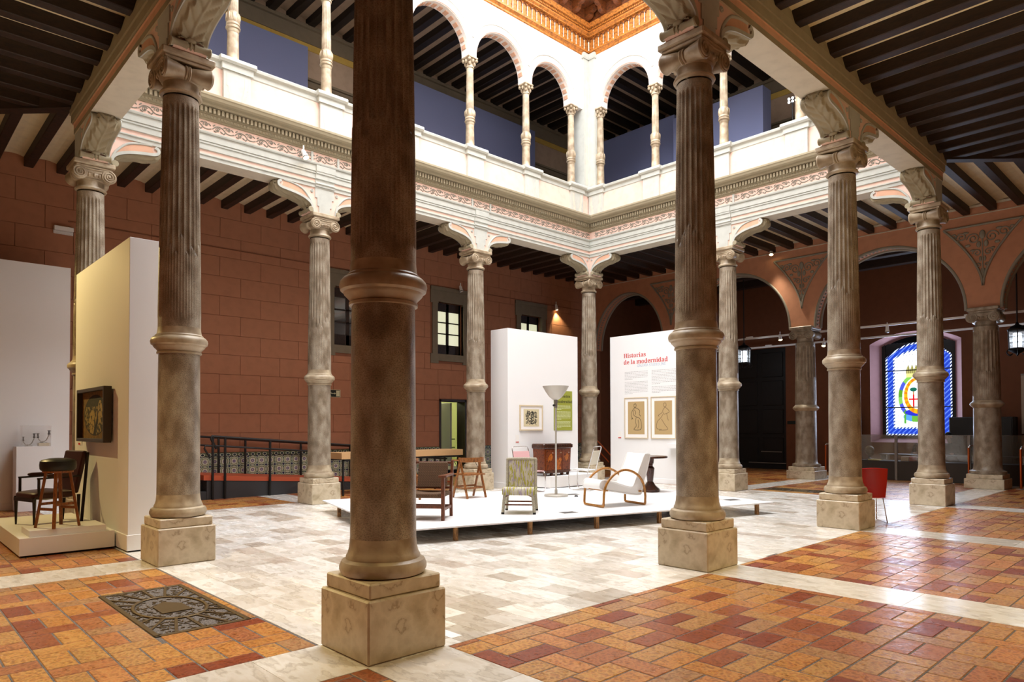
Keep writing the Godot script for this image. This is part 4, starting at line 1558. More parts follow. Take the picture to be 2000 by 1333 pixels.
		part(b, "painted_robe", M.book_red, pt)
	var rl := thing("green_handrail", "green tubular handrail inside the lit room beyond the doorway", "handrail", W(11.4, 0.3, 15.2))
	for hh in [0.55, 0.85]:
		b = MB.new()
		b.tube([Vector3(-1.4, hh, 0), Vector3(1.4, hh, 0)], 0.025, 8)
		part(b, "rail", M.green_rail, rl)
	for x in [-0.9, 0.1, 1.0]:
		b = MB.new()
		b.tube([Vector3(x, 0, 0), Vector3(x, 0.85, 0)], 0.02, 8)
		part(b, "post", M.green_rail, rl)
	# upper gallery back walls
	for k in 2:
		t = setting("wall_upper_gallery_left" if k == 0 else "wall_upper_gallery_back")
		b = MB.new()
		if k == 0:
			b.box(W(UN - 0.4, 7.6, VW), W(UB + 0.5, 12.8, VW + 0.3))
		else:
			b.box(W(UA, 7.6, VN - 0.4), W(UA + 0.3, 12.8, VW))
		part(b, "plaster", M.upper_plaster, t)
		b = MB.new()
		for q in [[12.05, 12.5, 0.06], [12.42, 12.52, 0.14], [10.85, 11.0, 0.08], [11.02, 11.08, 0.12]]:
			if k == 0:
				b.box(W(UN, q[0], VW - q[2]), W(UA, q[1], VW))
			else:
				b.box(W(UA - q[2], q[0], VN), W(UA, q[1], VW))
		part(b, "wall_cornice", M.stone_frame, t)
		b = MB.new()
		if k == 0:
			b.box(W(UN, 11.88, VW - 0.03), W(UA, 12.05, VW))
			b.box(W(15.75, 7.6, VW - 0.04), W(16.3, 10.9, VW))
		else:
			b.box(W(UA - 0.03, 11.88, VN), W(UA, 12.05, VW))
		part(b, "ochre_band", M.ochre_paint, t)
	for q in [[14.75, 15.6, 0, 3], [6.5, 7.5, 0, 4], [3.9, 4.7, 1, 5]]:
		d = setting("door_%d" % q[3])
		b = MB.new()
		var c := MB.new()
		for m in 2:
			var e: float = 0.02 if m == 0 else 0.05
			var lo: float = q[0] - (0.0 if m == 0 else 0.12)
			var hi: float = q[1] + (0.0 if m == 0 else 0.12)
			var bb: MB = b if m == 0 else c
			for s in ([[lo, hi, 7.62, 10.4]] if m == 0 else [[lo, lo + 0.12, 7.62, 10.55], [hi - 0.12, hi, 7.62, 10.55], [lo, hi, 10.4, 10.55]]):
				if q[2] == 0:
					bb.box(W(s[0], s[2], VW - e), W(s[1], s[3], VW))
				else:
					bb.box(W(UA - e, s[2], s[0]), W(UA, s[3], s[1]))
		part(b, "door_leaf", M.door_brown, d)
		part(c, "door_surround", M.stone_frame, d)
	var lab := ["blue display board in the upper gallery, behind the two leftmost little columns", "long blue display board in the upper gallery behind the arches left of the corner", "pale blue display board right of the corner pier in the upper gallery", "deep blue display board with a dark side, upper gallery at the right"]
	var bx := [[1.2, 5.7, 12.5, 12.7, 11.68], [7.6, 14.25, 12.5, 12.7, 11.95], [16.5, 16.7, 8.3, 11.5, 11.85], [15.9, 16.4, 4.95, 7.95, 11.4]]
	for i in 4:
		b = MB.new()
		b.box(W(bx[i][0], 7.62, bx[i][2]), W(bx[i][1], bx[i][4], bx[i][3]), 0.005)
		solo(b, "display_board", M.board_blue, lab[i], "display board", Transform3D(), "blue boards in the upper gallery")
	# near walls, behind the camera
	t = setting("wall_near_left")
	b = MB.new()
	b.box(W(UN - 0.3, 0, VN - 0.3), W(UN, 7.35, VW + 0.3))
	part(b, "wall_face", M.terracotta_paint, t)
	t = setting("wall_near_right")
	b = MB.new()
	b.box(W(UN - 0.3, 0, VN - 0.3), W(UB + 0.5, 7.35, VN))
	part(b, "wall_face", M.terracotta_paint, t)

func arcade_wall() -> void:
	var t := setting("wall_arcade")
	var pos := [13.15, 9.43, 4.78, 0.13, -4.52]
	var ys := 4.61
	var mo := MB.new()   # leaf scrolls of a spandrel, drawn in a triangle pointing down
	for s in [-1.0, 1.0]:
		for q in [[0.2, 0.28, 0.15, 1.6], [0.46, 0.36, 0.12, 1.4], [0.12, -0.1, 0.1, 1.3], [0.09, -0.42, 0.06, 1.1], [0.62, 0.42, 0.06, 1.0]]:
			var sp := []
			var n := int(q[3] * 12)
			for i in n + 1:
				var a: float = TAU * q[3] * i / n
				var r: float = q[2] * (1.0 - 0.8 * i / n)
				sp.append(Vector3(s * (q[0] + cos(a) * r), q[1] + sin(a) * r, 0))
			mo.tube(sp, 0.017, 5)
		for q in [[0.08, 0.12, 0.05, 0.09], [0.32, 0.12, 0.06, 0.04], [0.36, 0.46, 0.07, 0.035], [0.05, -0.26, 0.03, 0.07], [0.55, 0.28, 0.05, 0.03], [0.03, -0.58, 0.02, 0.08], [0.22, -0.02, 0.05, 0.03]]:
			mo.ball(Vector3(s * q[0], q[1], 0), Vector3(q[2], q[3], 0.025), 8, 6)
	mo.ball(Vector3(0, 0.36, 0), Vector3(0.07, 0.12, 0.035), 10, 6)
	mo.tube([Vector3(0, 0.3, 0), Vector3(0, -0.7, 0)], 0.016, 5)
	var motif := mo.mesh()
	var at := func(v: float, h: float, d: float) -> Vector3: return W(UA + d, h, v)
	for i in 4:
		var s0: float = pos[i + 1]
		var s1: float = pos[i]
		var c := (s0 + s1) / 2
		var rx := (s1 - s0) / 2 - 0.37
		var ry := 1.97
		if i == 0:
			c = 11.35
			rx = 1.58
		var poly := PackedVector2Array([Vector2(s0, 4.56), Vector2(s0, 7.35), Vector2(s1, 7.35), Vector2(s1, 4.56), Vector2(c + rx, 4.56)])
		poly.append_array(arc(Vector2(c, ys), rx, 0, 180, 32, ry))
		poly.append(Vector2(c - rx, 4.56))
		var b := MB.new()
		var ix := Geometry2D.triangulate_polygon(poly)
		for k in ix.size() / 3:
			for d in [0.0, 0.45]:
				b.face([at.call(poly[ix[k * 3]].x, poly[ix[k * 3]].y, d), at.call(poly[ix[k * 3 + 1]].x, poly[ix[k * 3 + 1]].y, d), at.call(poly[ix[k * 3 + 2]].x, poly[ix[k * 3 + 2]].y, d)], Vector3(d - 0.2, 0, 0))
		var pm := poly.size()
		for k in range(3, pm):
			var p := poly[k]
			var q := poly[(k + 1) % pm]
			b.face([at.call(p.x, p.y, 0.0), at.call(q.x, q.y, 0.0), at.call(q.x, q.y, 0.45), at.call(p.x, p.y, 0.45)], at.call(c, ys, 0.2) - at.call((p.x + q.x) / 2, (p.y + q.y) / 2, 0.2) + Vector3(0, -0.01, 0))
		part(b, "arch_wall", M.salmon_paint, t)
		b = MB.new()
		for m in 2:
			var path := []
			path.append(at.call(c + rx - 0.01, 4.57, 0.02 + 0.41 * m))
			for p in arc(Vector2(c, ys), rx - 0.01, 0, 180, 36, ry - 0.01):
				path.append(at.call(p.x, p.y, 0.02 + 0.41 * m))
			path.append(at.call(c - rx + 0.01, 4.57, 0.02 + 0.41 * m))
			b.tube(path, 0.045, 6)
		part(b, "archivolt", M.ornament_grey, t)
		b = MB.new()
		for k in 60:
			var a := deg_to_rad(3 * k + 1.5)
			b.ball(at.call(c + cos(a) * (rx - 0.005), ys + sin(a) * (ry - 0.005), 0.22), Vector3(0.05, 0.03, 0.03), 6, 4)
		stuff(part(b, "bead_row", M.ornament_grey, t))
		if i < 3:
			var k0: float = pos[i + 1]
			var fr := MB.new()
			var L := []
			var R := []
			for m in 13:
				var f := m / 12.0
				L.append(at.call(k0 + 0.86 * pow(f, 1.45), 5.17 + 1.57 * pow(f, 0.86), -0.02))
				R.append(at.call(k0 - 0.86 * pow(f, 1.45), 5.17 + 1.57 * pow(f, 0.86), -0.02))
			fr.tube(L, 0.03, 6)
			fr.tube(R, 0.03, 6)
			fr.tube([L[-1], R[-1]], 0.03, 6)
			var sp := part(fr, "spandrel_frame", M.ornament_grey, t)
			lay(motif, "spandrel_scrollwork", M.ornament_grey, sp, Transform3D(Basis(Vector3.UP, -PI / 2), at.call(k0, 6.12, -0.012)))
	# ledge under the ceiling
	var b := MB.new()
	b.box(W(UA - 0.06, 7.2, VN), W(UA, 7.26, VW), 0.01)
	b.box(W(UA - 0.03, 7.0, VN), W(UA, 7.02, VW))
	part(b, "ledge", M.soffit_plaster, t)

func stained_glass() -> Image:
	var w := 300
	var h := 460
	var im := Image.create(w, h, false, Image.FORMAT_RGB8)
	var top := func(x: float) -> float: return 70.0 * pow(absf(x - 150.0) / 150.0, 2)   # segmental head
	var ell := func(x: float, y: float, cx: float, cy: float, rx: float, ry: float) -> float: return Vector2((x - cx) / rx, (y - cy) / ry).length()
	for j in h:
		for i in w:
			var e := minf(minf(i, w - 1 - i), minf(h - 1 - j, j - top.call(i)))
			var c := Color(0.93, 0.96, 1.0)
			var x := float(i)
			var y := float(j)
			if e < 0:
				c = Color(0, 0, 0)
			elif e < 42:
				var k := (i + j) % 24
				if e < 9:
					c = Color(0.05, 0.1, 0.3) if (int(x + y) / 8) % 2 else Color(0.85, 0.9, 1.0)
				elif e > 34:
					c = Color(0.1, 0.2, 0.5) if (int(x + y) / 8) % 2 else Color(0.9, 0.94, 1.0)
				else:
					c = Color(0.07, 0.2, 0.66) if k < 17 else Color(0.3, 0.5, 0.9)
					if k == 20:
						c = Color(0.4, 0.1, 0.2)
			else:
				if (i % 14 < 2 and (j % 30 < 3)):
					c = Color(0.3, 0.32, 0.36)
				elif i % 14 == 0:
					c = Color(0.8, 0.83, 0.87)
				# acanthus mantling
				var side := absf(x - 150)
				if ell.call(x, y, 150, 268, 92, 118) < 1.0 and ell.call(x, y, 150, 268, 74, 100) > 1.0:
					var a := atan2(y - 268, x - 150)
					var q := int((a + PI) / 0.42) % 4
					c = [Color(0.3, 0.55, 0.12), Color(0.25, 0.3, 0.75), Color(0.45, 0.7, 0.3), Color(0.62, 0.68, 0.9)][q]
				if ell.call(x, y, 150, 262, 66, 90) < 1.0:
					c = Color(0.85, 0.45, 0.02) if int(atan2(y - 262, x - 150) * 6) % 2 else Color(0.95, 0.62, 0.05)
				if ell.call(x, y, 150, 258, 50, 72) < 1.0:
					c = Color(0.95, 0.93, 0.85)
				if ell.call(x, y, 150, 258, 46, 68) < 1.0:
					if y < 258:
						c = Color(0.92, 0.94, 0.96)
						if ell.call(x, y, 128, 232, 16, 10) < 1:
							c = Color(0.03, 0.35, 0.28)
						elif absf(x - 128) < 3 and y > 232:
							c = Color(0.6, 0.4, 0.1)
						elif ell.call(x, y, 172, 235, 13, 20) < 1:
							c = Color(0.5, 0.5, 0.85)
					else:
						c = Color(0.95, 0.93, 0.93)
						if x < 150 and (absf(x - 128) < 3.5 or absf(y - 280) < 3.5):
							c = Color(0.75, 0.03, 0.08)
						if x >= 150:
							c = Color(0.95, 0.7, 0.1) if int(x) % 12 < 6 else Color(0.75, 0.08, 0.05)
				# crown
				if y > 108 and y < 172 and absf(x - 150) < 54 - (172 - y) * -0.05:
					var tooth := fmod(x - 96, 18.0) / 18.0
					if y > 108 + 44 * absf(tooth - 0.5) * 1.2:
						c = Color(0.62, 0.6, 0.36) if int(x) % 9 < 6 else Color(0.4, 0.38, 0.2)
					if y > 152:
						c = Color(0.82, 0.8, 0.5)
				# foot of the mantling
				if ell.call(x, y, 150, 366, 70, 26) < 1 and y > 356:
					c = Color(0.3, 0.55, 0.85) if side > 30 else Color(0.35, 0.62, 0.2)
				if side > 56 and side < 66 and y > 356 and y < 400:
					c = Color(0.3, 0.6, 0.2)
				if ell.call(x, y, 150, 345, 62, 18) < 1 and ell.call(x, y, 150, 262, 66, 90) > 1:
					c = Color(0.12, 0.16, 0.7)
			im.set_pixel(i, j, c)
	return im

func back_room() -> void:
	var t := setting("wall_back")
	var g0 := 1.9
	var g1 := 3.84
	var b := MB.new()
	for q in [[VN, 1.55, 0.0, 7.3], [4.2, 7.1, 0.0, 7.3], [9.15, VW + 0.4, 0.0, 7.3], [7.1, 9.15, 4.5, 7.3], [1.55, 4.2, 0.0, 1.05]]:
		b.box(W(UB, q[2], q[0]), W(UB + 0.4, q[3], q[1]))
	var head := PackedVector2Array([Vector2(1.55, 7.3), Vector2(4.2, 7.3)])
	var hh := arc(Vector2(2.875, 3.3), 2.0, 48.5, 131.5, 16, 1.35)
	head.append_array(hh)
	var ix := Geometry2D.triangulate_polygon(head)
	for k in ix.size() / 3:
		b.face([W(UB, head[ix[k * 3]].y, head[ix[k * 3]].x), W(UB, head[ix[k * 3 + 1]].y, head[ix[k * 3 + 1]].x), W(UB, head[ix[k * 3 + 2]].y, head[ix[k * 3 + 2]].x)], Vector3.LEFT)
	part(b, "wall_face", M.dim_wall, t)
	# splayed reveal
	b = MB.new()
	var outer := [Vector2(1.55, 1.05), Vector2(4.2, 1.05)]
	for p in hh:
		outer.append(p)
	var inner := []
	for p in outer:
		inner.append(Vector2(2.87, 2.7) + (p - Vector2(2.875, 2.65)) * Vector2(0.76, 0.92))
	for i in outer.size():
		var k := (i + 1) % outer.size()
		b.face([W(UB, outer[i].y, outer[i].x), W(UB, outer[k].y, outer[k].x), W(UB + 0.45, inner[k].y, inner[k].x), W(UB + 0.45, inner[i].y, inner[i].x)], W(0, 2.65 - outer[i].y, 2.87 - outer[i].x))
	part(b, "window_reveal", M.lilac_paint, t)
	var w := setting("window_1")
	b = MB.new()
	b.pic(W(UB + 0.4, 1.27, g1), W(UB + 0.4, 1.27, g0), W(UB + 0.4, 4.33, g0), W(UB + 0.4, 4.33, g1), Vector3.LEFT)
	var m := mat("stained_glass_window", Color(0.5, 0.5, 0.5), 0.3)
	m.albedo_texture = ImageTexture.create_from_image(stained_glass())
	m.emission_enabled = true
	m.emission = Color(1, 1, 1)
	m.emission_operator = BaseMaterial3D.EMISSION_OP_MULTIPLY
	m.emission_texture = m.albedo_texture
	m.emission_energy_multiplier = 1.5
	part(b, "stained_glass", m, w)
	b = MB.new()
	for h in [2.2, 3.42]:
		b.box(W(UB + 0.37, h - 0.015, g0), W(UB + 0.4, h + 0.015, g1))
	part(b, "glazing_bar", M.iron_dark, w)
	b = MB.new()
	for v in [g0 - 0.16, g1]:
		b.box(W(UB + 0.36, 1.1, v), W(UB + 0.44, 4.4, v + 0.16))
	b.box(W(UB + 0.36, 1.1, g0), W(UB + 0.44, 1.27, g1))
	part(b, "window_frame", M.iron_dark, w)
	# great door
	var d := setting("door_1")
	b = MB.new()
	b.box(W(UB + 0.12, 0, 7.1), W(UB + 0.2, 4.5, 9.15))
	part(b, "door_leaf", M.door_wood, d)
	for i in 2:
		for k in 4:
			b = MB.new()
			b.box(W(UB + 0.08, 0.25 + k * 1.06, 7.25 + i * 1.0), W(UB + 0.13, 1.16 + k * 1.06, 8.05 + i * 1.0), 0.02)
			part(b, "door_panel", M.door_wood, d)
	for q in [[0.2, 7.15, 8.6], [0.62, 7.3, 8.1]]:
		b = MB.new()
		b.box(W(UB + 0.05, q[0], q[1]), W(UB + 0.08, q[0] + 0.035, q[2]))
		part(b, "steel_bar", M.steel_post, d)
	# side wall and ceiling of the back room
	t = setting("wall_back_left")
	b = MB.new()
	b.box(W(UA + 0.45, 0, VW), W(UB + 0.4, 7.3, VW + 0.4))
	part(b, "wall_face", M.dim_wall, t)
	var c := setting("ceiling_back")
	b = MB.new()
	b.box(W(UA + 0.4, 7.2, VN), W(UB + 0.4, 7.32, VW))
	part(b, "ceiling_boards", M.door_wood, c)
	for i in 26:
		b = MB.new()
		var v := VN + 0.4 + i * 0.7
		b.box(W(UA + 0.45, 6.95, v), W(UB, 7.2, v + 0.2), 0.01)
		part(b, "beam", M.beam_wood, c)
	for u in [19.4, 20.8]:
		b = MB.new()
		b.box(W(u - 0.14, 6.65, VN), W(u + 0.14, 6.95, VW), 0.01)
		part(b, "girder", M.beam_wood, c)

# ---------------------------------------------------------------- small builders
func bit(t: Node, called: String, mn: String, p: Vector3, q: Vector3, w: float, th: float, up := Vector3.UP, bev := 0.004) -> MeshInstance3D:
	var b := MB.new()
	b.slab(p, q, w, th, up, bev)
	return part(b, called, M[mn], t)

func rod(t: Node, called: String, mn: String, pts: Array, r: float, seg := 10) -> MeshInstance3D:
	var b := MB.new()
	b.tube(pts, r, seg)
	return part(b, called, M[mn], t)

func block(t: Node, called: String, mn: String, lo: Vector3, hi: Vector3, bev := 0.004) -> MeshInstance3D:
	var b := MB.new()
	b.box(lo, hi, bev)
	return part(b, called, M[mn], t)

func turned(t: Node, called: String, mn: String, prof: Array, seg := 28, at := Vector3.ZERO) -> MeshInstance3D:
	var b := MB.new()
	b.lathe(V2(prof), seg)
	return part(b, called, M[mn], t, Transform3D(Basis(), at))

func look(du: float, dv: float) -> float:   # turn that brings local +z to the plan direction (du, dv)
	return atan2(du, -dv)

func cushion(b: MB, lo: Vector3, hi: Vector3, puff: float) -> void:   # a soft pad
	var c := (lo + hi) / 2
	var h := (hi - lo) / 2
	var n := 28
	var g := PackedVector3Array()
	for i in n:
		var a := TAU * i / n
		for j in 13:
			var e := PI * j / 12 - PI / 2
			var s := func(t: float, k: float) -> float: return signf(t) * pow(absf(t), k)
			var d := Vector3(s.call(cos(e), 0.35) * s.call(cos(a), 0.3), s.call(sin(e), 0.7), s.call(cos(e), 0.35) * s.call(sin(a), 0.3))
			g.append(d * Vector3(h.x, h.y + puff * (1 - absf(d.x)) * (1 - absf(d.z)), h.z))
	var keep := b.x
	b.x = keep * Transform3D(Basis(), c)
	b.grid(g, n, 13, true, Vector3.ZERO, true)
	b.x = keep

const PA := Vector2(0.964, -0.266)   # long edge of the platform, in (u, v)
const PB := Vector2(0.266, 0.964)
const PH := 0.21
func on_platform(a: float, b: float) -> Vector3:
	var p := PA * a + PB * b
	return W(p.x, PH, p.y)

func platform() -> void:
	var turn := -atan2(0.266, 0.964)
	var t := thing("exhibition_platform", "large low white platform carrying the chairs in the courtyard", "platform", W(0, 0, 0), turn)
	# local x runs along the long edge, local -z away from the viewer
	var b := MB.new()
	b.box(Vector3(1.42, PH - 0.022, -8.37), Vector3(4.99, PH, -3.97), 0.002)
	part(b, "deck_board", M.board_white, t)
	b = MB.new()
	b.box(Vector3(4.994, PH - 0.022, -8.37), Vector3(8.58, PH, -3.97), 0.002)
	part(b, "deck_board", M.board_white, t)
	for x in [2.3, 3.5, 4.7, 5.95, 7.2, 8.2]:
		for z in [-4.02, -8.3]:
			block(t, "post", "oak_post", Vector3(x - 0.03, 0, z - 0.03), Vector3(x + 0.03, PH - 0.022, z + 0.03))
	for z in [-5.3, -6.4, -7.4]:
		for x in [1.5, 8.2]:
			block(t, "post", "oak_post", Vector3(x - 0.03, 0, z - 0.03), Vector3(x + 0.03, PH - 0.022, z + 0.03))
	for z in [-4.6, -6.2, -7.8]:
		block(t, "joist", "oak_post", Vector3(1.6, PH - 0.09, z - 0.02), Vector3(8.4, PH - 0.022, z + 0.02))
	var cards := [["white caption card on the platform left of the bentwood lounge chair", 5.5, 3.13], ["white caption card on the platform right of the bentwood lounge chair", 7.74, 2.2], ["white caption card at the right corner of the platform", 9.1, 2.25], ["white caption card lying behind the floor lamp base", 7.75, 5.05]]
	for q in cards:
		var o := thing("caption_card", q[0], "card", W(q[1], PH, q[2]), turn, "caption cards on the platform")
		block(o, "card", "label_paper", Vector3(-0.15, 0, -0.11), Vector3(0.15, 0.004, 0.11), 0.001)
		block(o, "printed_area", "card_print", Vector3(-0.135, 0.004, -0.095), Vector3(0.135, 0.0055, 0.095), 0.0)

func chairs() -> void:
	# --- wicker chair
	var t := thing("wicker_chair", "pale wicker chair with yellow and lilac woven back, at the platform's front edge", "chair", W(4.98, PH, 3.71), look(-0.41, -0.35))
	var b := MB.new()
	var prof := smooth(V2([0.29, 0.3, 0.3, 0.36, 0.27, 0.415, 0.2, 0.425, 0.0, 0.4, -0.2, 0.39, -0.25, 0.4]), 3)   # (z, y)
	for i in prof.size() - 1:
		for s in [[0.0, 0.25], [-0.25, 0.0]]:
			var p: Vector2 = prof[i]
			var q: Vector2 = prof[i + 1]
			var n := Vector3(0, absf(q.x - p.x), absf(q.y - p.y) if p.x > 0.15 else 0.0)
			var n3 := n.normalized()
			var uv0 := float(i) / prof.size() * 0.5
			var uv1 := float(i + 1) / prof.size() * 0.5
			b.tri(Vector3(s[0], p.y, p.x), Vector3(s[1], p.y, p.x), Vector3(s[1], q.y, q.x), n3, n3, n3, Vector2(s[0] * 2, uv0), Vector2(s[1] * 2, uv0), Vector2(s[1] * 2, uv1))
			b.tri(Vector3(s[0], p.y, p.x), Vector3(s[1], q.y, q.x), Vector3(s[0], q.y, q.x), n3, n3, n3, Vector2(s[0] * 2, uv0), Vector2(s[1] * 2, uv1), Vector2(s[0] * 2, uv1))
	b.box(Vector3(-0.25, 0.33, -0.25), Vector3(0.25, 0.385, 0.26))
	for s in [-1, 1]:
		b.box(Vector3(s * 0.25 - 0.012, 0.31, -0.25), Vector3(s * 0.25 + 0.012, 0.4, 0.28), 0.01)
	part(b, "seat", M.wicker_colours, t)
	b = MB.new()
	b.pic(Vector3(-0.21, 0.4, -0.215), Vector3(0.21, 0.4, -0.215), Vector3(0.21, 0.83, -0.275), Vector3(-0.21, 0.83, -0.275), Vector3(0, 0.14, 0.99))
	b.pic(Vector3(0.21, 0.4, -0.235), Vector3(-0.21, 0.4, -0.235), Vector3(-0.21, 0.83, -0.295), Vector3(0.21, 0.83, -0.295), Vector3(0, -0.14, -0.99))
	part(b, "backrest", M.wicker_colours, t)
	b = MB.new()
	b.tube(smooth([Vector3(-0.235, 0.36, -0.22), Vector3(-0.235, 0.6, -0.255), Vector3(-0.235, 0.82, -0.285), Vector3(-0.2, 0.85, -0.29), Vector3(0.2, 0.85, -0.29), Vector3(0.235, 0.82, -0.285), Vector3(0.235, 0.6, -0.255), Vector3(0.235, 0.36, -0.22)], 3), 0.024, 8)
	part(b, "back_frame", M.wicker_pale, t)
	for s in [-1, 1]:
		for q in [[0.25, 0.265, 0.3], [-0.22, -0.27, 0.38]]:
			var lg := rod(t, "leg", "wicker_pale", [Vector3(0.225 * s, q[2], q[0]), Vector3(0.25 * s, 0.03, q[1])], 0.026)
			rod(lg, "foot", "rubber", [Vector3(0.2505 * s, 0.035, q[1]), Vector3(0.252 * s, 0, q[1])], 0.025)
		rod(t, "brace", "brown_wood", smooth([Vector3(0.235 * s, 0.22, 0.255), Vector3(0.2 * s, 0.28, 0.25), Vector3(0.14 * s, 0.305, 0.25)], 3), 0.009, 6)
	rod(t, "stretcher", "brown_wood", [Vector3(-0.235, 0.15, 0.258), Vector3(0.235, 0.15, 0.258)], 0.013)
	rod(t, "stretcher", "brown_wood", [Vector3(-0.235, 0.15, -0.25), Vector3(0.235, 0.15, -0.25)], 0.013)
	# --- armchair with corded seat
	t = thing("woven_armchair", "brown wooden armchair with woven cord back, right behind the nearest big column", "armchair", W(3.5, PH, 4.2), look(-0.43, -0.348))
	for s in [-1, 1]:
		bit(t, "front_leg", "brown_wood", Vector3(0.3 * s, 0, 0.275), Vector3(0.3 * s, 0.64, 0.275), 0.05, 0.055, Vector3.BACK)
		bit(t, "rear_leg", "brown_wood", Vector3(0.3 * s, 0, -0.275), Vector3(0.3 * s, 0.42, -0.25), 0.045, 0.055, Vector3.BACK)
		bit(t, "back_upright", "brown_wood", Vector3(0.3 * s, 0.4, -0.25), Vector3(0.3 * s, 0.86, -0.37), 0.04, 0.05, Vector3.BACK)
		b = MB.new()
		b.prism(PackedVector2Array(smooth(V2([0.34, -0.3, 0.345, 0.1, 0.36, 0.3, 0.34, 0.345, 0.25, 0.345, 0.24, 0.28, 0.27, 0.1, 0.28, -0.3]), 3)), 0, 0.03)
		part(b, "armrest", M.brown_wood, t, Transform3D(Basis(Vector3(s, 0, 0), Vector3(0, 0, 1), Vector3(0, 1, 0)) if s < 0 else Basis(Vector3(1, 0, 0), Vector3(0, 0, 1), Vector3(0, -1, 0)), Vector3(0, 0.64 if s < 0 else 0.67, 0)))
		bit(t, "side_stretcher", "brown_wood", Vector3(0.3 * s, 0.16, -0.26), Vector3(0.3 * s, 0.16, 0.26), 0.025, 0.045)
	bit(t, "front_stretcher", "brown_wood", Vector3(-0.29, 0.2, 0.275), Vector3(0.29, 0.2, 0.275), 0.03, 0.05)
	bit(t, "rear_stretcher", "brown_wood", Vector3(-0.29, 0.16, -0.265), Vector3(0.29, 0.16, -0.265), 0.03, 0.045)
	b = MB.new()
	var g := PackedVector3Array()
	for i in 9:
		for j in 9:
			var x := (i / 8.0 - 0.5) * 0.56
			var z := (j / 8.0 - 0.5) * 0.56
			g.append(Vector3(x, 0.4 - 0.03 * (1 - pow(x / 0.28, 2)), z))
	b.grid(g, 9, 9, false, Vector3.UP)
	b.box(Vector3(-0.28, 0.33, 0.25), Vector3(0.28, 0.395, 0.285), 0.015)
	b.box(Vector3(-0.28, 0.33, -0.28), Vector3(0.28, 0.395, -0.25), 0.015)
	b.box(Vector3(-0.3, 0.34, -0.26), Vector3(-0.275, 0.395, 0.26), 0.01)
	b.box(Vector3(0.275, 0.34, -0.26), Vector3(0.3, 0.395, 0.26), 0.01)
	part(b, "corded_seat", M.cord_weave, t)
	b = MB.new()
	b.slab(Vector3(0, 0.44, -0.25), Vector3(0, 0.83, -0.35), 0.47, 0.045, Vector3(0, 0.25, 1), 0.02)
	part(b, "corded_back", M.cord_weave, t)
	for h in [[0.445, -0.255], [0.825, -0.355]]:
		bit(t, "back_rail", "brown_wood", Vector3(-0.29, h[0], h[1]), Vector3(0.29, h[0], h[1]), 0.03, 0.035)
	# --- folding armchairs with A-shaped sides
	var f := thing("folding_armchair", "honey wood armchair with A-shaped legs, in front of the lit doorway", "armchair", W(5.9, PH, 6.07), look(0.05, 1.0), "A-legged wooden armchairs")
	for s in [-1, 1]:
		bit(f, "front_leg", "honey_wood", Vector3(0.25 * s, 0, 0.23), Vector3(0.25 * s, 0.7, 0.0), 0.026, 0.05, Vector3.BACK)
		bit(f, "rear_leg", "honey_wood", Vector3(0.225 * s, 0, -0.21), Vector3(0.225 * s, 0.72, 0.02), 0.026, 0.05, Vector3.BACK)
		bit(f, "armrest", "honey_wood", Vector3(0.25 * s, 0.735, -0.06), Vector3(0.26 * s, 0.735, 0.25), 0.05, 0.022)
		rod(f, "strut", "black_metal", [Vector3(0.25 * s, 0.72, 0.2), Vector3(0.245 * s, 0.56, 0.05)], 0.006, 6)
		bit(f, "side_stretcher", "honey_wood", Vector3(0.24 * s, 0.2, -0.14), Vector3(0.24 * s, 0.2, 0.15), 0.016, 0.03)
	b = MB.new()
	var row := []
	for i in 17:
		var a := deg_to_rad(-10 + 200.0 * i / 16)
		row.append(Vector3(-cos(a) * 0.27, 0, -sin(a) * 0.2 - 0.02))
	for i in 16:
		var p: Vector3 = row[i]
		var q: Vector3 = row[i + 1]
		var o := Vector3(p.x + q.x, 0, p.z + q.z).normalized() * 0.011
		var lo := Vector3(0, 0.7, 0)
		var hi := Vector3(0, 0.79, 0)
		b.face([p + o + lo, q + o + lo, q + o + hi, p + o + hi], o)
		b.face([p - o + lo, q - o + lo, q - o + hi, p - o + hi], -o)
		b.face([p - o + hi, q - o + hi, q + o + hi, p + o + hi], Vector3.UP)
		b.face([p - o + lo, q - o + lo, q + o + lo, p + o + lo], Vector3.DOWN)
	part(b, "curved_backrest", M.honey_wood, f)
	b = MB.new()
	b.prism(PackedVector2Array(smooth(V2([-0.22, -0.2, 0.22, -0.2, 0.235, 0.0, 0.23, 0.22, 0.0, 0.24, -0.23, 0.22, -0.235, 0.0, -0.22, -0.2]), 3)), -0.012, 0.012)
	part(b, "seat", M.honey_wood, f, Transform3D(Basis(Vector3(1, 0, 0), PI / 2), Vector3(0, 0.46, 0)))
	bit(f, "rear_stretcher", "honey_wood", Vector3(-0.22, 0.2, -0.15), Vector3(0.22, 0.2, -0.15), 0.018, 0.035)
	bit(f, "front_stretcher", "honey_wood", Vector3(-0.24, 0.22, 0.16), Vector3(0.24, 0.22, 0.16), 0.018, 0.035)
	copy(f, W(4.72, PH, 6.62), look(0.05, 1.0), "honey wood armchair almost hidden behind the woven armchair")
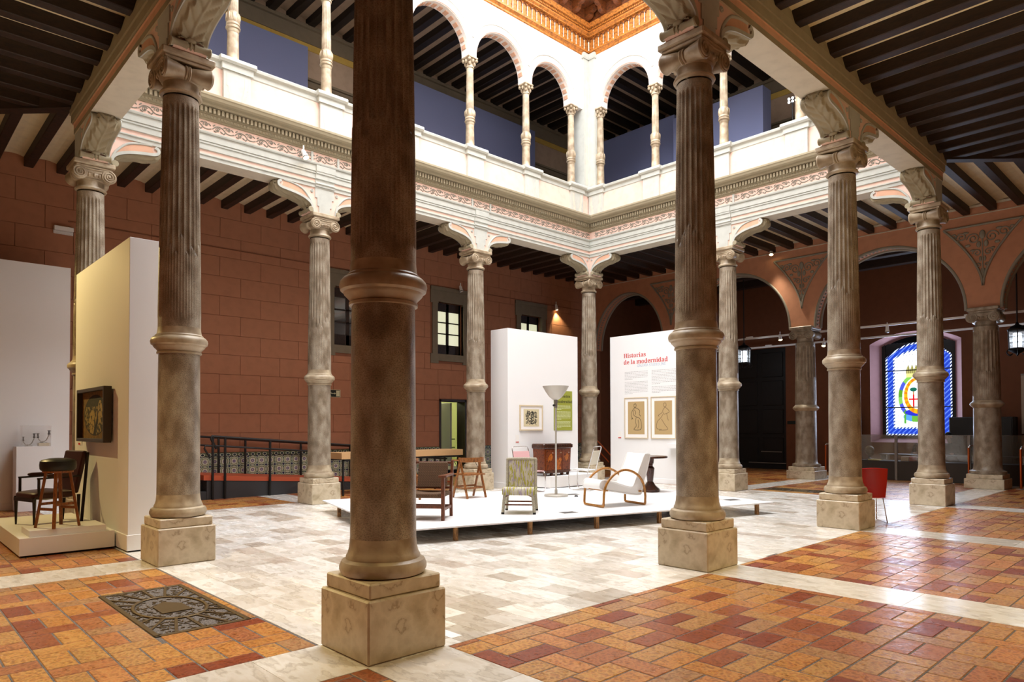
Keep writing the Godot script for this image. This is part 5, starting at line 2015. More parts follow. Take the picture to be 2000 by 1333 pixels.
	# --- tubular steel chairs
	for k in 2:
		var pink := k == 0
		t = thing("tubular_chair", "pink canvas cantilever chair with chrome tubes behind the wicker chair" if pink else "cream canvas cantilever chair with chrome tubes left of the white lounge chair", "chair", W(7.5, PH, 6.05) if pink else W(8.72, PH, 5.55), look(-0.12, -0.99) if pink else look(-0.3, 0.95), "chrome cantilever chairs")
		for s in [-1, 1]:
			var x: float = 0.23 * s
			rod(t, "side_tube", "chrome", smooth([Vector3(x, 0.012, -0.22), Vector3(x, 0.012, 0.05), Vector3(x, 0.014, 0.2), Vector3(x, 0.06, 0.26), Vector3(x, 0.2, 0.27), Vector3(x, 0.38, 0.26), Vector3(x, 0.44, 0.19), Vector3(x, 0.445, 0.0), Vector3(x, 0.43, -0.18)], 4), 0.012, 8)
			rod(t, "back_tube", "chrome", smooth([Vector3(x * 0.96, 0.3, -0.16), Vector3(x * 0.96, 0.5, -0.19), Vector3(x * 0.94, 0.9, -0.3)], 4), 0.011, 8)
		rod(t, "floor_tube", "chrome", [Vector3(-0.23, 0.012, -0.22), Vector3(0.23, 0.012, -0.22)], 0.012, 8)
		rod(t, "back_loop", "chrome", smooth([Vector3(-0.216, 0.88, -0.295), Vector3(-0.2, 0.93, -0.31), Vector3(-0.15, 0.95, -0.315), Vector3(0.15, 0.95, -0.315), Vector3(0.2, 0.93, -0.31), Vector3(0.216, 0.88, -0.295)], 4), 0.011, 8)
		bit(t, "canvas_seat", "pink_cloth" if pink else "white_cloth", Vector3(0, 0.45, 0.24), Vector3(0, 0.435, -0.16), 0.45, 0.016, Vector3.UP, 0.006)
		bit(t, "canvas_back", "pink_cloth" if pink else "cream_cloth", Vector3(0, 0.56, -0.2), Vector3(0, 0.86, -0.285), 0.44, 0.014, Vector3.BACK, 0.006)
	# --- lounge chair
	t = thing("lounge_chair", "white upholstered lounge chair with looped bentwood arms", "lounge chair", W(6.88, PH, 3.28), look(-0.964, 0.266))
	for s in [-1, 1]:
		var x: float = 0.29 * s
		b = MB.new()
		b.tube(smooth([Vector3(0, 0.022, 0.44), Vector3(x * 0.85, 0.022, 0.44), Vector3(x * 0.98, 0.04, 0.44), Vector3(x, 0.1, 0.44), Vector3(x, 0.3, 0.42), Vector3(x, 0.45, 0.34), Vector3(x, 0.57, 0.2), Vector3(x, 0.63, 0.03), Vector3(x, 0.61, -0.15), Vector3(x, 0.52, -0.31), Vector3(x, 0.38, -0.41), Vector3(x, 0.2, -0.45), Vector3(x, 0.1, -0.45), Vector3(x * 0.98, 0.04, -0.45), Vector3(x * 0.85, 0.022, -0.45), Vector3(0, 0.022, -0.45)], 4), 0.021, 10)
		part(b, "bentwood_loop", M.bent_birch, t)
	b = MB.new()   # seat and back are one folded pad
	var pad := PackedVector2Array(smooth(V2([0.5, 0.36, 0.47, 0.44, 0.4, 0.47, 0.2, 0.43, 0.0, 0.37, -0.18, 0.33, -0.25, 0.4, -0.34, 0.6, -0.46, 0.86, -0.5, 0.9, -0.56, 0.9, -0.59, 0.86, -0.52, 0.6, -0.44, 0.4, -0.4, 0.22, -0.34, 0.19, -0.2, 0.2, 0.1, 0.25, 0.4, 0.3, 0.48, 0.32]), 4))
	b.prism(pad, -0.25, 0.25, 60)
	part(b, "upholstered_seat", M.white_cloth, t, Transform3D(Basis(Vector3.UP, -PI / 2), Vector3.ZERO))
	for s in [-1, 1]:
		b = MB.new()
		var edge := []
		for p in pad:
			edge.append(Vector3(0.25 * s, p.y, p.x))
		b.tube(edge, 0.012, 6, true)
		part(b, "seam_edge", M.white_cloth, t)
	for z in [0.36, -0.36]:
		bit(t, "cross_bar", "bent_birch", Vector3(-0.28, 0.29 if z > 0 else 0.25, z), Vector3(0.28, 0.29 if z > 0 else 0.25, z), 0.05, 0.025)
	# --- grey armchair behind the right column
	t = thing("upholstered_armchair", "grey upholstered armchair with tapered wooden legs, half behind a column", "armchair", W(8.85, PH, 2.86), look(-0.72, -0.69))
	for q in [[0.28, 0.28], [-0.28, 0.28], [0.26, -0.28], [-0.26, -0.28]]:
		turned(t, "leg", "honey_wood", [0.012, 0, 0.024, 0.35], 10, Vector3(q[0], 0, q[1]))
	for s in [-1, 1]:
		b = MB.new()
		b.tube(smooth([Vector3(0.3 * s, 0.33, 0.27), Vector3(0.32 * s, 0.5, 0.2), Vector3(0.32 * s, 0.6, 0.02), Vector3(0.3 * s, 0.62, -0.22)], 4), 0.024, 8)
		part(b, "arm", M.honey_wood, t)
	b = MB.new()
	cushion(b, Vector3(-0.28, 0.33, -0.28), Vector3(0.28, 0.47, 0.3), 0.03)
	part(b, "seat_cushion", M.grey_wool, t)
	b = MB.new()
	b.x = Transform3D(Basis(Vector3(1, 0, 0), -0.2), Vector3(0, 0.66, -0.3))
	cushion(b, Vector3(-0.28, -0.3, -0.06), Vector3(0.28, 0.3, 0.06), 0.02)
	part(b, "back_cushion", M.grey_wool, t)

func display_furniture() -> void:
	# --- floor lamp
	var t := thing("floor_lamp", "tall grey uplighter floor lamp with a bowl shade on the platform", "lamp", W(7.26, PH, 5.04))
	turned(t, "base", "lamp_alu", [0, 0, 0.235, 0, 0.24, 0.01, 0.24, 0.03, 0.23, 0.04, 0.03, 0.045, 0, 0.045])
	turned(t, "stem_socket", "lamp_alu", [0.03, 0.045, 0.03, 0.14, 0.0, 0.145], 14)
	rod(t, "stem", "lamp_alu", [Vector3(0, 0.14, 0), Vector3(0, 1.82, 0)], 0.019, 12)
	turned(t, "collar", "steel_post", [0.034, 1.76, 0.034, 1.9, 0.04, 1.905, 0.04, 1.92, 0, 1.925], 14)
	rod(t, "knob", "black_metal", [Vector3(-0.03, 1.81, 0), Vector3(-0.08, 1.81, 0.01)], 0.02, 8)
	turned(t, "bowl_shade", "lamp_alu", [0.04, 1.92, 0.06, 1.925, 0.13, 1.98, 0.2, 2.08, 0.262, 2.19, 0.265, 2.195, 0.258, 2.195, 0.19, 2.09, 0.12, 1.99, 0.05, 1.945, 0, 1.94], 36)
	b_cable(t)
	# --- pedestal table
	t = thing("pedestal_table", "round-topped table on a faceted walnut pedestal, right of the lounge chair", "table", W(9.385, PH, 4.296))
	turned(t, "foot", "walnut", [0, 0, 0.2, 0, 0.21, 0.02, 0.21, 0.05, 0.19, 0.07, 0.12, 0.13, 0.075, 0.2, 0.06, 0.22], 8)
	turned(t, "pedestal", "walnut", [0.06, 0.22, 0.065, 0.24, 0.09, 0.46, 0.095, 0.5, 0.07, 0.53, 0.055, 0.55, 0.065, 0.57, 0.06, 0.585, 0.075, 0.6, 0.085, 0.7, 0.09, 0.715], 8)
	turned(t, "table_top", "walnut", [0, 0.715, 0.35, 0.715, 0.365, 0.725, 0.365, 0.75, 0.355, 0.758, 0, 0.758], 48)
	# --- carved cabinet on its plinth
	t = thing("plinth_box", "low white plinth under the carved cabinet", "plinth", W(10.05, 0, 7.85))
	block(t, "box", "board_white", Vector3(0, 0.02, -0.78), Vector3(1.9, 0.31, 0), 0.003)
	block(t, "recessed_foot", "dark_gap", Vector3(0.03, 0, -0.75), Vector3(1.87, 0.02, -0.03), 0)
	t = thing("carved_cabinet", "carved reddish wood cabinet with a fluted top edge on a white plinth", "cabinet", W(10.5, 0.31, 8.2))
	var b := MB.new()
	b.prism(PackedVector2Array(V2([-0.48, 0.1, 0.48, 0.1, 0.52, 0.72, -0.52, 0.72])), -0.2, 0.2)
	part(b, "body", M.marquetry, t)
	b = MB.new()
	b.box(Vector3(-0.55, 0.71, -0.24), Vector3(0.55, 0.84, 0.24), 0.03)
	part(b, "top", M.walnut, t)
	b = MB.new()
	for i in 27:
		var x := -0.52 + 1.04 * i / 26
		b.tube([Vector3(x, 0.735, 0.243), Vector3(x, 0.82, 0.243)], 0.016, 6)
	stuff(part(b, "fluted_edge", M.walnut, t))
	for i in 3:
		var x0: float = -0.46 + 0.31 * i
		var dr := block(t, "door", "marquetry", Vector3(x0 + 0.006, 0.15, 0.2), Vector3(x0 + 0.3, 0.7, 0.215), 0.004)
		b = MB.new()
		if i == 1:
			b.prism(PackedVector2Array(smooth(V2([x0 + 0.03, 0.16, x0 + 0.06, 0.34, x0 + 0.02, 0.42, x0 + 0.1, 0.46, x0 + 0.15, 0.4, x0 + 0.2, 0.47, x0 + 0.28, 0.43, x0 + 0.24, 0.3, x0 + 0.27, 0.16]), 3)), 0.215, 0.219)
		else:
			b.prism(PackedVector2Array(smooth(V2([x0 + 0.06, 0.34 + 0.1 * i, x0 + 0.1, 0.5, x0 + 0.2, 0.58, x0 + 0.25, 0.48, x0 + 0.18, 0.38, x0 + 0.12, 0.42]), 3)), 0.215, 0.218)
		part(b, "inlay", M.marquetry_gold, dr)
		rod(dr, "knob", "frame_wood_pale", [Vector3(x0 + 0.25, 0.6, 0.215), Vector3(x0 + 0.25, 0.6, 0.23)], 0.01, 8)
	block(t, "base_rail", "walnut", Vector3(-0.5, 0.07, -0.21), Vector3(0.5, 0.14, 0.22), 0.01)
	for x in [-0.44, -0.2, 0.2, 0.44]:
		turned(t, "bun_foot", "walnut", [0, 0, 0.03, 0, 0.05, 0.03, 0.045, 0.06, 0.03, 0.08], 12, Vector3(x, 0, 0.16))
	# --- long display table behind the platform
	t = thing("display_table", "long tan table box on black steel legs behind the platform", "table", W(5.25, 0, 9.9))
	block(t, "table_box", "mdf", Vector3(0, 0.85, -0.7), Vector3(3.6, 1.0, 0), 0.003)
	for x in [0.06, 2.7, 3.5]:
		for z in [-0.04, -0.66]:
			bit(t, "leg", "black_metal", Vector3(x, 0, z), Vector3(x, 0.85, z), 0.045, 0.045, Vector3.BACK)
	for z in [-0.04, -0.66]:
		bit(t, "steel_rail", "black_metal", Vector3(0.04, 0.825, z), Vector3(3.54, 0.825, z), 0.045, 0.045)

func b_cable(t: Node3D) -> void:
	var sw := thing("foot_switch", "small black lamp switch on the platform beside the lamp base", "switch", W(7.5, PH, 4.72))
	turned(sw, "housing", "black_metal", [0, 0, 0.04, 0, 0.04, 0.012, 0.02, 0.03, 0, 0.032], 10)
	rod(sw, "button", "chrome", [Vector3(0, 0.03, 0), Vector3(0, 0.038, 0)], 0.012, 8)

func frame_picture(t: Node3D, w: float, h: float, fw: float, depth: float, fm: String, mount: float) -> void:
	# hangs in the local xy plane, facing +z
	for q in [[-w / 2, -h / 2, -w / 2 + fw, h / 2], [w / 2 - fw, -h / 2, w / 2, h / 2], [-w / 2 + fw, -h / 2, w / 2 - fw, -h / 2 + fw], [-w / 2 + fw, h / 2 - fw, w / 2 - fw, h / 2]]:
		block(t, "frame_bar", fm, Vector3(q[0], q[1], 0), Vector3(q[2], q[3], depth), 0.003)
	if mount > 0:
		block(t, "mount", "mat_board", Vector3(-w / 2 + fw, -h / 2 + fw, 0), Vector3(w / 2 - fw, h / 2 - fw, depth * 0.4), 0)

func sheet(t: Node3D, called: String, im: Image, w: float, h: float, z: float) -> void:
	var m := mat("sheet_%d" % M.size(), Color(1, 1, 1), 0.8)
	m.albedo_texture = ImageTexture.create_from_image(im)
	var b := MB.new()
	b.pic(Vector3(-w / 2, -h / 2, z), Vector3(w / 2, -h / 2, z), Vector3(w / 2, h / 2, z), Vector3(-w / 2, h / 2, z), Vector3(0, 0, 1))
	part(b, called, m, t)

func stroke(im: Image, pts: Array, c: Color, r := 1.0) -> void:
	for i in pts.size() - 1:
		var p: Vector2 = pts[i]
		var q: Vector2 = pts[i + 1]
		var n := int(p.distance_to(q)) + 1
		for k in n + 1:
			var s := p.lerp(q, float(k) / n)
			for dx in range(-int(r), int(r) + 1):
				for dy in range(-int(r), int(r) + 1):
					var x := int(s.x) + dx
					var y := int(s.y) + dy
					if x >= 0 and y >= 0 and x < im.get_width() and y < im.get_height():
						im.set_pixel(x, y, im.get_pixel(x, y).lerp(c, 0.6))

func text3d(t: Node3D, called: String, s: String, h: float, font: String, bold: int, mn: String, at: Vector3, left := true) -> void:
	var tm := TextMesh.new()
	var f := SystemFont.new()
	f.font_names = PackedStringArray([font])
	f.font_weight = bold
	tm.font = f
	tm.text = s
	tm.font_size = 64
	tm.pixel_size = h / 64.0
	tm.depth = 0.004
	tm.horizontal_alignment = HORIZONTAL_ALIGNMENT_LEFT if left else HORIZONTAL_ALIGNMENT_RIGHT
	tm.vertical_alignment = VERTICAL_ALIGNMENT_BOTTOM
	lay(tm, called, M[mn], t, Transform3D(Basis(), at))

func text_lines(t: Node3D, called: String, x0: float, x1: float, y: float, n: int, step: float, mn: String, z: float) -> float:
	var b := MB.new()
	for i in n:
		var e := x1 if i < n - 1 else x0 + (x1 - x0) * 0.35
		var x := x0
		while x < e:
			var w := minf(rng.randf_range(0.02, 0.07), e - x)
			b.box(Vector3(x, y - step * 0.38, z), Vector3(x + w, y, z + 0.001))
			x += w + 0.012
		y -= step
	stuff(part(b, called, M[mn], t))
	return y

func boards() -> void:
	# --- board with the small framed print and the green text panel (faces -v)
	var t := thing("exhibition_board", "tall white board carrying a small framed print and a green text panel", "display board", W(9.33, 0, 8.66))
	block(t, "board", "board_white", Vector3(0, 0.12, -0.66), Vector3(2.73, 4.155, 0), 0.003)
	block(t, "skirting", "board_white", Vector3(-0.012, 0.0, -0.67), Vector3(2.742, 0.14, 0.012), 0.004)
	var p := thing("framed_print", "small framed print of dense black marks in a pale wood frame", "picture", W(10.17, 1.83, 8.655))
	frame_picture(p, 0.87, 0.68, 0.035, 0.03, "frame_wood_pale", 1.0)
	var im := Image.create(120, 110, false, Image.FORMAT_RGB8)
	im.fill(Color(0.86, 0.81, 0.66))
	for i in 210:
		var c := Vector2(rng.randf_range(18, 102), rng.randf_range(16, 94))
		var a := rng.randf() * TAU
		stroke(im, [c, c + Vector2(cos(a), sin(a)) * rng.randf_range(3, 9)], Color(0.08, 0.07, 0.06), 1.0)
	sheet(p, "print", im, 0.58, 0.46, 0.014)
	p = thing("wall_label", "small white caption label with a red line, left of the small framed print", "label", W(9.66, 1.28, 8.655), 0, "caption labels on the boards")
	block(p, "label_sheet", "label_paper", Vector3(-0.06, -0.1, 0), Vector3(0.06, 0.1, 0.003), 0)
	block(p, "red_line", "print_red", Vector3(-0.055, -0.098, 0.003), Vector3(0.055, -0.075, 0.004), 0)
	p = thing("text_panel", "olive green text panel beside the floor lamp on the tall white board", "text panel", W(11.43, 2.04, 8.655))
	block(p, "panel", "olive_board", Vector3(-0.375, -0.55, 0), Vector3(0.375, 0.55, 0.012), 0.002)
	text3d(p, "lettering", "La creación", 0.1, "Droid Serif", 700, "print_dark", Vector3(-0.3, 0.34, 0.012))
	text3d(p, "lettering", "modernidad", 0.1, "Droid Serif", 700, "print_dark", Vector3(-0.25, 0.19, 0.012))
	var y := text_lines(p, "text_lines", -0.29, 0.3, 0.14, 4, 0.034, "print_pale", 0.012)
	y = text_lines(p, "text_lines", -0.29, 0.3, y - 0.03, 7, 0.034, "print_pale", 0.012)
	text_lines(p, "text_lines", -0.29, 0.3, y - 0.03, 6, 0.034, "print_pale", 0.012)
	# --- board with the title (faces -u)
	var turn := -PI / 2
	t = thing("exhibition_board", "tall white board with the red exhibition title and framed figure drawings", "display board", W(13.4, 0, 8.55), turn)
	block(t, "board", "board_white", Vector3(0, 0.12, -0.5), Vector3(3.2, 4.25, 0), 0.003)
	block(t, "skirting", "board_white", Vector3(-0.012, 0.0, -0.51), Vector3(3.21, 0.14, 0.012), 0.004)
	text3d(t, "title_lettering", "Historias", 0.17, "Droid Serif", 700, "print_red", Vector3(0.5, 3.55, 0.0))
	text3d(t, "title_lettering", "de la modernidad", 0.17, "Droid Serif", 700, "print_red", Vector3(0.5, 3.36, 0.0))
	text3d(t, "subtitle_lettering", "GALERÍA STUDIOLINE", 0.1, "Droid Sans", 400, "print_blue", Vector3(0.98, 3.28, 0.0))
	y = text_lines(t, "text_lines", 0.54, 1.35, 3.18, 6, 0.042, "print_grey", 0.0)
	text_lines(t, "text_lines", 0.54, 1.35, y - 0.04, 9, 0.042, "print_grey", 0.0)
	y = text_lines(t, "text_lines", 1.48, 2.3, 3.18, 10, 0.042, "print_grey", 0.0)
	text_lines(t, "text_lines", 1.48, 2.3, y - 0.04, 5, 0.042, "print_grey", 0.0)
	block(t, "shelf", "board_white", Vector3(2.1, 1.0, 0), Vector3(2.7, 1.12, 0.2), 0.003)
	for k in 2:
		p = thing("framed_drawing", "framed line drawing of a seated figure on tan paper, " + ("nearer the title's first letters" if k == 0 else "half behind the dark column"), "picture", W(13.395, 1.84, 7.6 - 0.92 * k), turn, "framed figure drawings")
		frame_picture(p, 0.82, 1.18, 0.025, 0.03, "frame_wood_pale", 1.0)
		im = Image.create(150, 240, false, Image.FORMAT_RGB8)
		for i in 150:
			for j in 240:
				var n := rng.randf() * 0.03
				im.set_pixel(i, j, Color(0.76 - n, 0.65 - n, 0.46 - n))
		var ink := Color(0.2, 0.17, 0.12) if k == 0 else Color(0.42, 0.34, 0.24)
		var fig := [[[58, 20], [70, 16], [76, 28], [70, 42], [58, 40], [54, 28], [58, 20]], [[64, 44], [46, 60], [30, 92], [38, 120], [46, 128]], [[68, 46], [88, 52], [108, 70], [104, 92], [116, 108]], [[50, 64], [52, 96], [74, 112], [104, 122], [120, 150], [124, 190], [112, 204]], [[74, 118], [70, 150], [76, 178], [60, 196], [56, 206], [84, 210], [116, 206]], [[60, 60], [72, 80], [66, 96]], [[92, 134], [98, 170], [90, 196]], [[40, 118], [34, 132]]]
		if k == 1:
			fig = [[[86, 16], [98, 18], [100, 36], [90, 44], [80, 38], [80, 22], [86, 16]], [[90, 46], [74, 64], [66, 84], [34, 104], [40, 110]], [[94, 48], [116, 64], [124, 82], [84, 96], [76, 84]], [[72, 98], [52, 124], [24, 150], [20, 196], [60, 204]], [[104, 92], [112, 122], [118, 140]], [[60, 130], [88, 170], [112, 204], [40, 210]]]
		for l in fig:
			var pp := []
			for q in l:
				pp.append(Vector2(q[0], q[1]))
			stroke(im, smooth(pp, 4), ink, 1.0)
		sheet(p, "drawing", im, 0.58, 0.94, 0.014)
	p = thing("wall_label", "small white caption label with a red line, left of the figure drawings", "label", W(13.395, 1.35, 8.2), turn, "caption labels on the boards")
	block(p, "label_sheet", "label_paper", Vector3(-0.06, -0.1, 0), Vector3(0.06, 0.1, 0.003), 0)
	block(p, "red_line", "print_red", Vector3(-0.055, -0.098, 0.003), Vector3(0.055, -0.075, 0.004), 0)
	# --- cream board at the left (faces -u)
	t = thing("exhibition_board", "thick white board with the framed oval landscape, at the left beside a column", "display board", W(-0.306, 0, 8.5), turn)
	block(t, "board", "board_white", Vector3(0, 0.2, -0.6), Vector3(3.04, 4.06, 0), 0.003)
	block(t, "skirting", "board_white", Vector3(-0.012, 0.02, -0.61), Vector3(3.055, 0.22, 0.015), 0.005)
	block(t, "shadow_gap", "dark_gap", Vector3(0, 0, -0.58), Vector3(3.02, 0.02, -0.02), 0)
	p = thing("framed_picture", "dark framed picture of an oval tree landscape on gold ground", "picture", W(-0.33, 1.78, 6.98), turn)
	frame_picture(p, 1.6, 0.77, 0.05, 0.1, "frame_dark", 0)
	im = Image.create(240, 120, false, Image.FORMAT_RGB8)
	var nz := FastNoiseLite.new()
	nz.seed = 3
	nz.frequency = 0.06
	for i in 240:
		for j in 120:
			var e := Vector2((i - 122) / 98.0, (j - 60) / 50.0).length()
			var n := nz.get_noise_2d(i, j)
			var c := Color(0.5, 0.38, 0.16) * (1.0 + 0.25 * n)
			if e < 1.0:
				c = Color(0.62, 0.54, 0.3) if n > 0.05 else Color(0.24, 0.22, 0.13)
				if absf(i - 130 - 26 * sin(j * 0.035)) < 9 and j > 36:
					c = Color(0.14, 0.12, 0.08)
				if j < 38 and n > -0.2:
					c = Color(0.2, 0.2, 0.12)
				if Vector2((i - 95) / 22.0, (j - 80) / 34.0).length() < 1 and n > -0.25:
					c = Color(0.68, 0.58, 0.32)
				if Vector2((i - 168) / 20.0, (j - 52) / 30.0).length() < 1 and n > -0.25:
					c = Color(0.66, 0.57, 0.34)
			elif e < 1.05:
				c = Color(0.15, 0.12, 0.08)
			im.set_pixel(i, j, c)
	sheet(p, "canvas", im, 1.5, 0.67, 0.03)
	for k in 2:
		p = thing("wall_label", "white caption label left of the dark oval picture, " + ("upper one" if k == 0 else "lower one"), "label", W(-0.309, 1.75 - 0.3 * k, 8.12), turn, "caption labels on the boards")
		block(p, "label_sheet", "label_paper", Vector3(-0.12, -0.12, 0), Vector3(0.12, 0.12, 0.003), 0)
		block(p, "red_line", "print_red", Vector3(-0.11, -0.118, 0.003), Vector3(0.02, -0.09, 0.004), 0)
	# --- far left white partition
	t = thing("exhibition_board", "plain pale partition at the far left behind the showcase plinth", "display board", W(-4.0, 0, 12.05))
	block(t, "board", "board_white", Vector3(0, 0.12, -0.4), Vector3(4.28, 4.86, 0), 0.003)
	block(t, "skirting", "board_white", Vector3(0, 0.0, -0.4), Vector3(4.28, 0.14, 0.012), 0.004)
	p = thing("framed_picture", "pale wood picture frame cut off by the photo's left edge", "picture", W(-1.36, 1.8, 12.04))
	frame_picture(p, 0.9, 0.72, 0.04, 0.03, "frame_wood_pale", 1.0)
	# --- white plinth with the showcase
	t = thing("showcase_plinth", "narrow white plinth under the glass showcase at the left", "plinth", W(-0.36, 0, 11.6))
	block(t, "box", "board_white", Vector3(-0.3, 0, -0.4), Vector3(0.3, 1.24, 0), 0.003)
	t = thing("glass_showcase", "clear glass cover over two candlesticks on the white plinth", "showcase", W(-0.36, 1.24, 11.8))
	for q in [[Vector3(-0.2, 0, -0.16), Vector3(0.26, 0.4, -0.155)], [Vector3(-0.2, 0, 0.155), Vector3(0.26, 0.4, 0.16)], [Vector3(-0.2, 0, -0.16), Vector3(-0.195, 0.4, 0.16)], [Vector3(0.255, 0, -0.16), Vector3(0.26, 0.4, 0.16)], [Vector3(-0.2, 0.395, -0.16), Vector3(0.26, 0.4, 0.16)]]:
		block(t, "pane", "clear_glass", q[0], q[1], 0)
	for k in 2:
		t = thing("candlestick", "silver two-armed candlestick with dark sockets in the showcase, " + ("the lower one" if k == 0 else "the one on a wooden block"), "candlestick", W(-0.44 + 0.24 * k, 1.24 + 0.06 * k, 11.8), 0, "candlesticks in the showcase")
		turned(t, "foot", "silver", [0, 0, 0.07, 0, 0.06, 0.015, 0.02, 0.02, 0.012, 0.04, 0, 0.04], 16)
		b_arms(t)
	t = thing("wood_block", "pale wooden block under a candlestick in the showcase", "block", W(-0.2, 1.24, 11.8))
	block(t, "block", "frame_wood_pale", Vector3(-0.09, 0, -0.07), Vector3(0.09, 0.06, 0.07), 0.008)

func b_arms(t: Node3D) -> void:
	rod(t, "arm", "silver", smooth([Vector3(-0.09, 0.1, 0), Vector3(-0.05, 0.04, 0), Vector3(0, 0.03, 0), Vector3(0.05, 0.06, 0), Vector3(0.09, 0.16, 0)], 4), 0.01, 6)
	for q in [[-0.09, 0.1], [0.09, 0.16]]:
		turned(t, "socket", "iron_dark", [0.0, 0.0, 0.014, 0.0, 0.026, 0.02, 0.014, 0.03, 0.014, 0.07, 0.03, 0.085, 0.0, 0.09], 12, Vector3(q[0], q[1], 0))

func left_group() -> void:
	var t := thing("display_step", "low cream platform under the bar stool and the red armchair", "platform", W(-1.38, 0, 5.93))
	block(t, "step_box", "board_white", Vector3(0, 0.025, -2.6), Vector3(1.04, 0.24, 0), 0.003)
	block(t, "shadow_gap", "dark_gap", Vector3(0.03, 0, -2.57), Vector3(1.01, 0.025, -0.03), 0)
	t = thing("display_plate", "thin cream board under the bar stool's feet", "platform", W(-1.27, 0.24, 5.98))
	block(t, "board", "board_white", Vector3(0, 0, -0.58), Vector3(0.84, 0.08, 0), 0.003)
	t = thing("bar_stool", "tall wooden bar stool with a round dark green leather seat", "stool", W(-0.94, 0.32, 6.18), 0.45)
	for k in 4:
		var a := TAU * (k + 0.5) / 4
		var e := Vector3(cos(a), 0, sin(a))
		bit(t, "leg", "stool_wood", e * 0.24, e * 0.13 + Vector3.UP * 0.72, 0.04, 0.03, e)
	for k in 4:
		var a0 := TAU * (k + 0.5) / 4
		var a1 := TAU * (k + 1.5) / 4
		var h := 0.24 if k % 2 else 0.3
		var r := lerpf(0.24, 0.13, h / 0.72)
		bit(t, "footrest", "stool_wood", Vector3(cos(a0), 0, sin(a0)) * r + Vector3.UP * h, Vector3(cos(a1), 0, sin(a1)) * r + Vector3.UP * h, 0.022, 0.035)
	turned(t, "seat_ring", "stool_wood", [0, 0.7, 0.17, 0.7, 0.175, 0.725, 0, 0.73])
	turned(t, "leather_seat", "green_leather", [0, 0.73, 0.185, 0.73, 0.2, 0.75, 0.205, 0.8, 0.2, 0.845, 0.18, 0.865, 0.1, 0.885, 0, 0.89], 36)
	t = thing("leather_armchair", "dark red leather armchair with slim dark wooden legs behind the bar stool", "armchair", W(-0.87, 0.24, 7.36), look(-0.55, -0.15))
	for q in [[0.26, 0.27, 0.4], [-0.26, 0.27, 0.4], [0.25, -0.27, 0.4], [-0.25, -0.27, 0.4]]:
		var b := MB.new()
		b.lathe(V2([0.013, 0, 0.027, q[2]]), 4)
		part(b, "leg", M.dark_chair_wood, t, Transform3D(Basis(), Vector3(q[0], 0, q[1] + (-0.04 if q[1] < 0 else 0.0))))
	var b := MB.new()
	cushion(b, Vector3(-0.29, 0.36, -0.28), Vector3(0.29, 0.47, 0.3), 0.03)
	part(b, "leather_seat", M.red_leather, t)
	bit(t, "seat_rail", "dark_chair_wood", Vector3(-0.28, 0.36, 0.28), Vector3(0.28, 0.36, 0.28), 0.03, 0.05)
	b = MB.new()
	b.slab(Vector3(0, 0.42, -0.27), Vector3(0, 1.02, -0.4), 0.52, 0.07, Vector3.BACK, 0.02)
	part(b, "leather_back", M.red_leather, t)
	for s in [-1, 1]:
		bit(t, "back_post", "dark_chair_wood", Vector3(0.27 * s, 0.0, -0.34), Vector3(0.27 * s, 1.0, -0.42), 0.03, 0.035, Vector3.BACK)
		bit(t, "arm_post", "dark_chair_wood", Vector3(0.27 * s, 0.4, 0.22), Vector3(0.27 * s, 0.66, 0.22), 0.028, 0.03, Vector3.BACK)
		bit(t, "arm_rail", "dark_chair_wood", Vector3(0.27 * s, 0.655, 0.24), Vector3(0.27 * s, 0.665, -0.33), 0.03, 0.025)
		b = MB.new()
		cushion(b, Vector3(0.27 * s - 0.03, 0.665, -0.2), Vector3(0.27 * s + 0.03, 0.715, 0.12), 0.0)
		part(b, "arm_pad", M.red_leather, t)

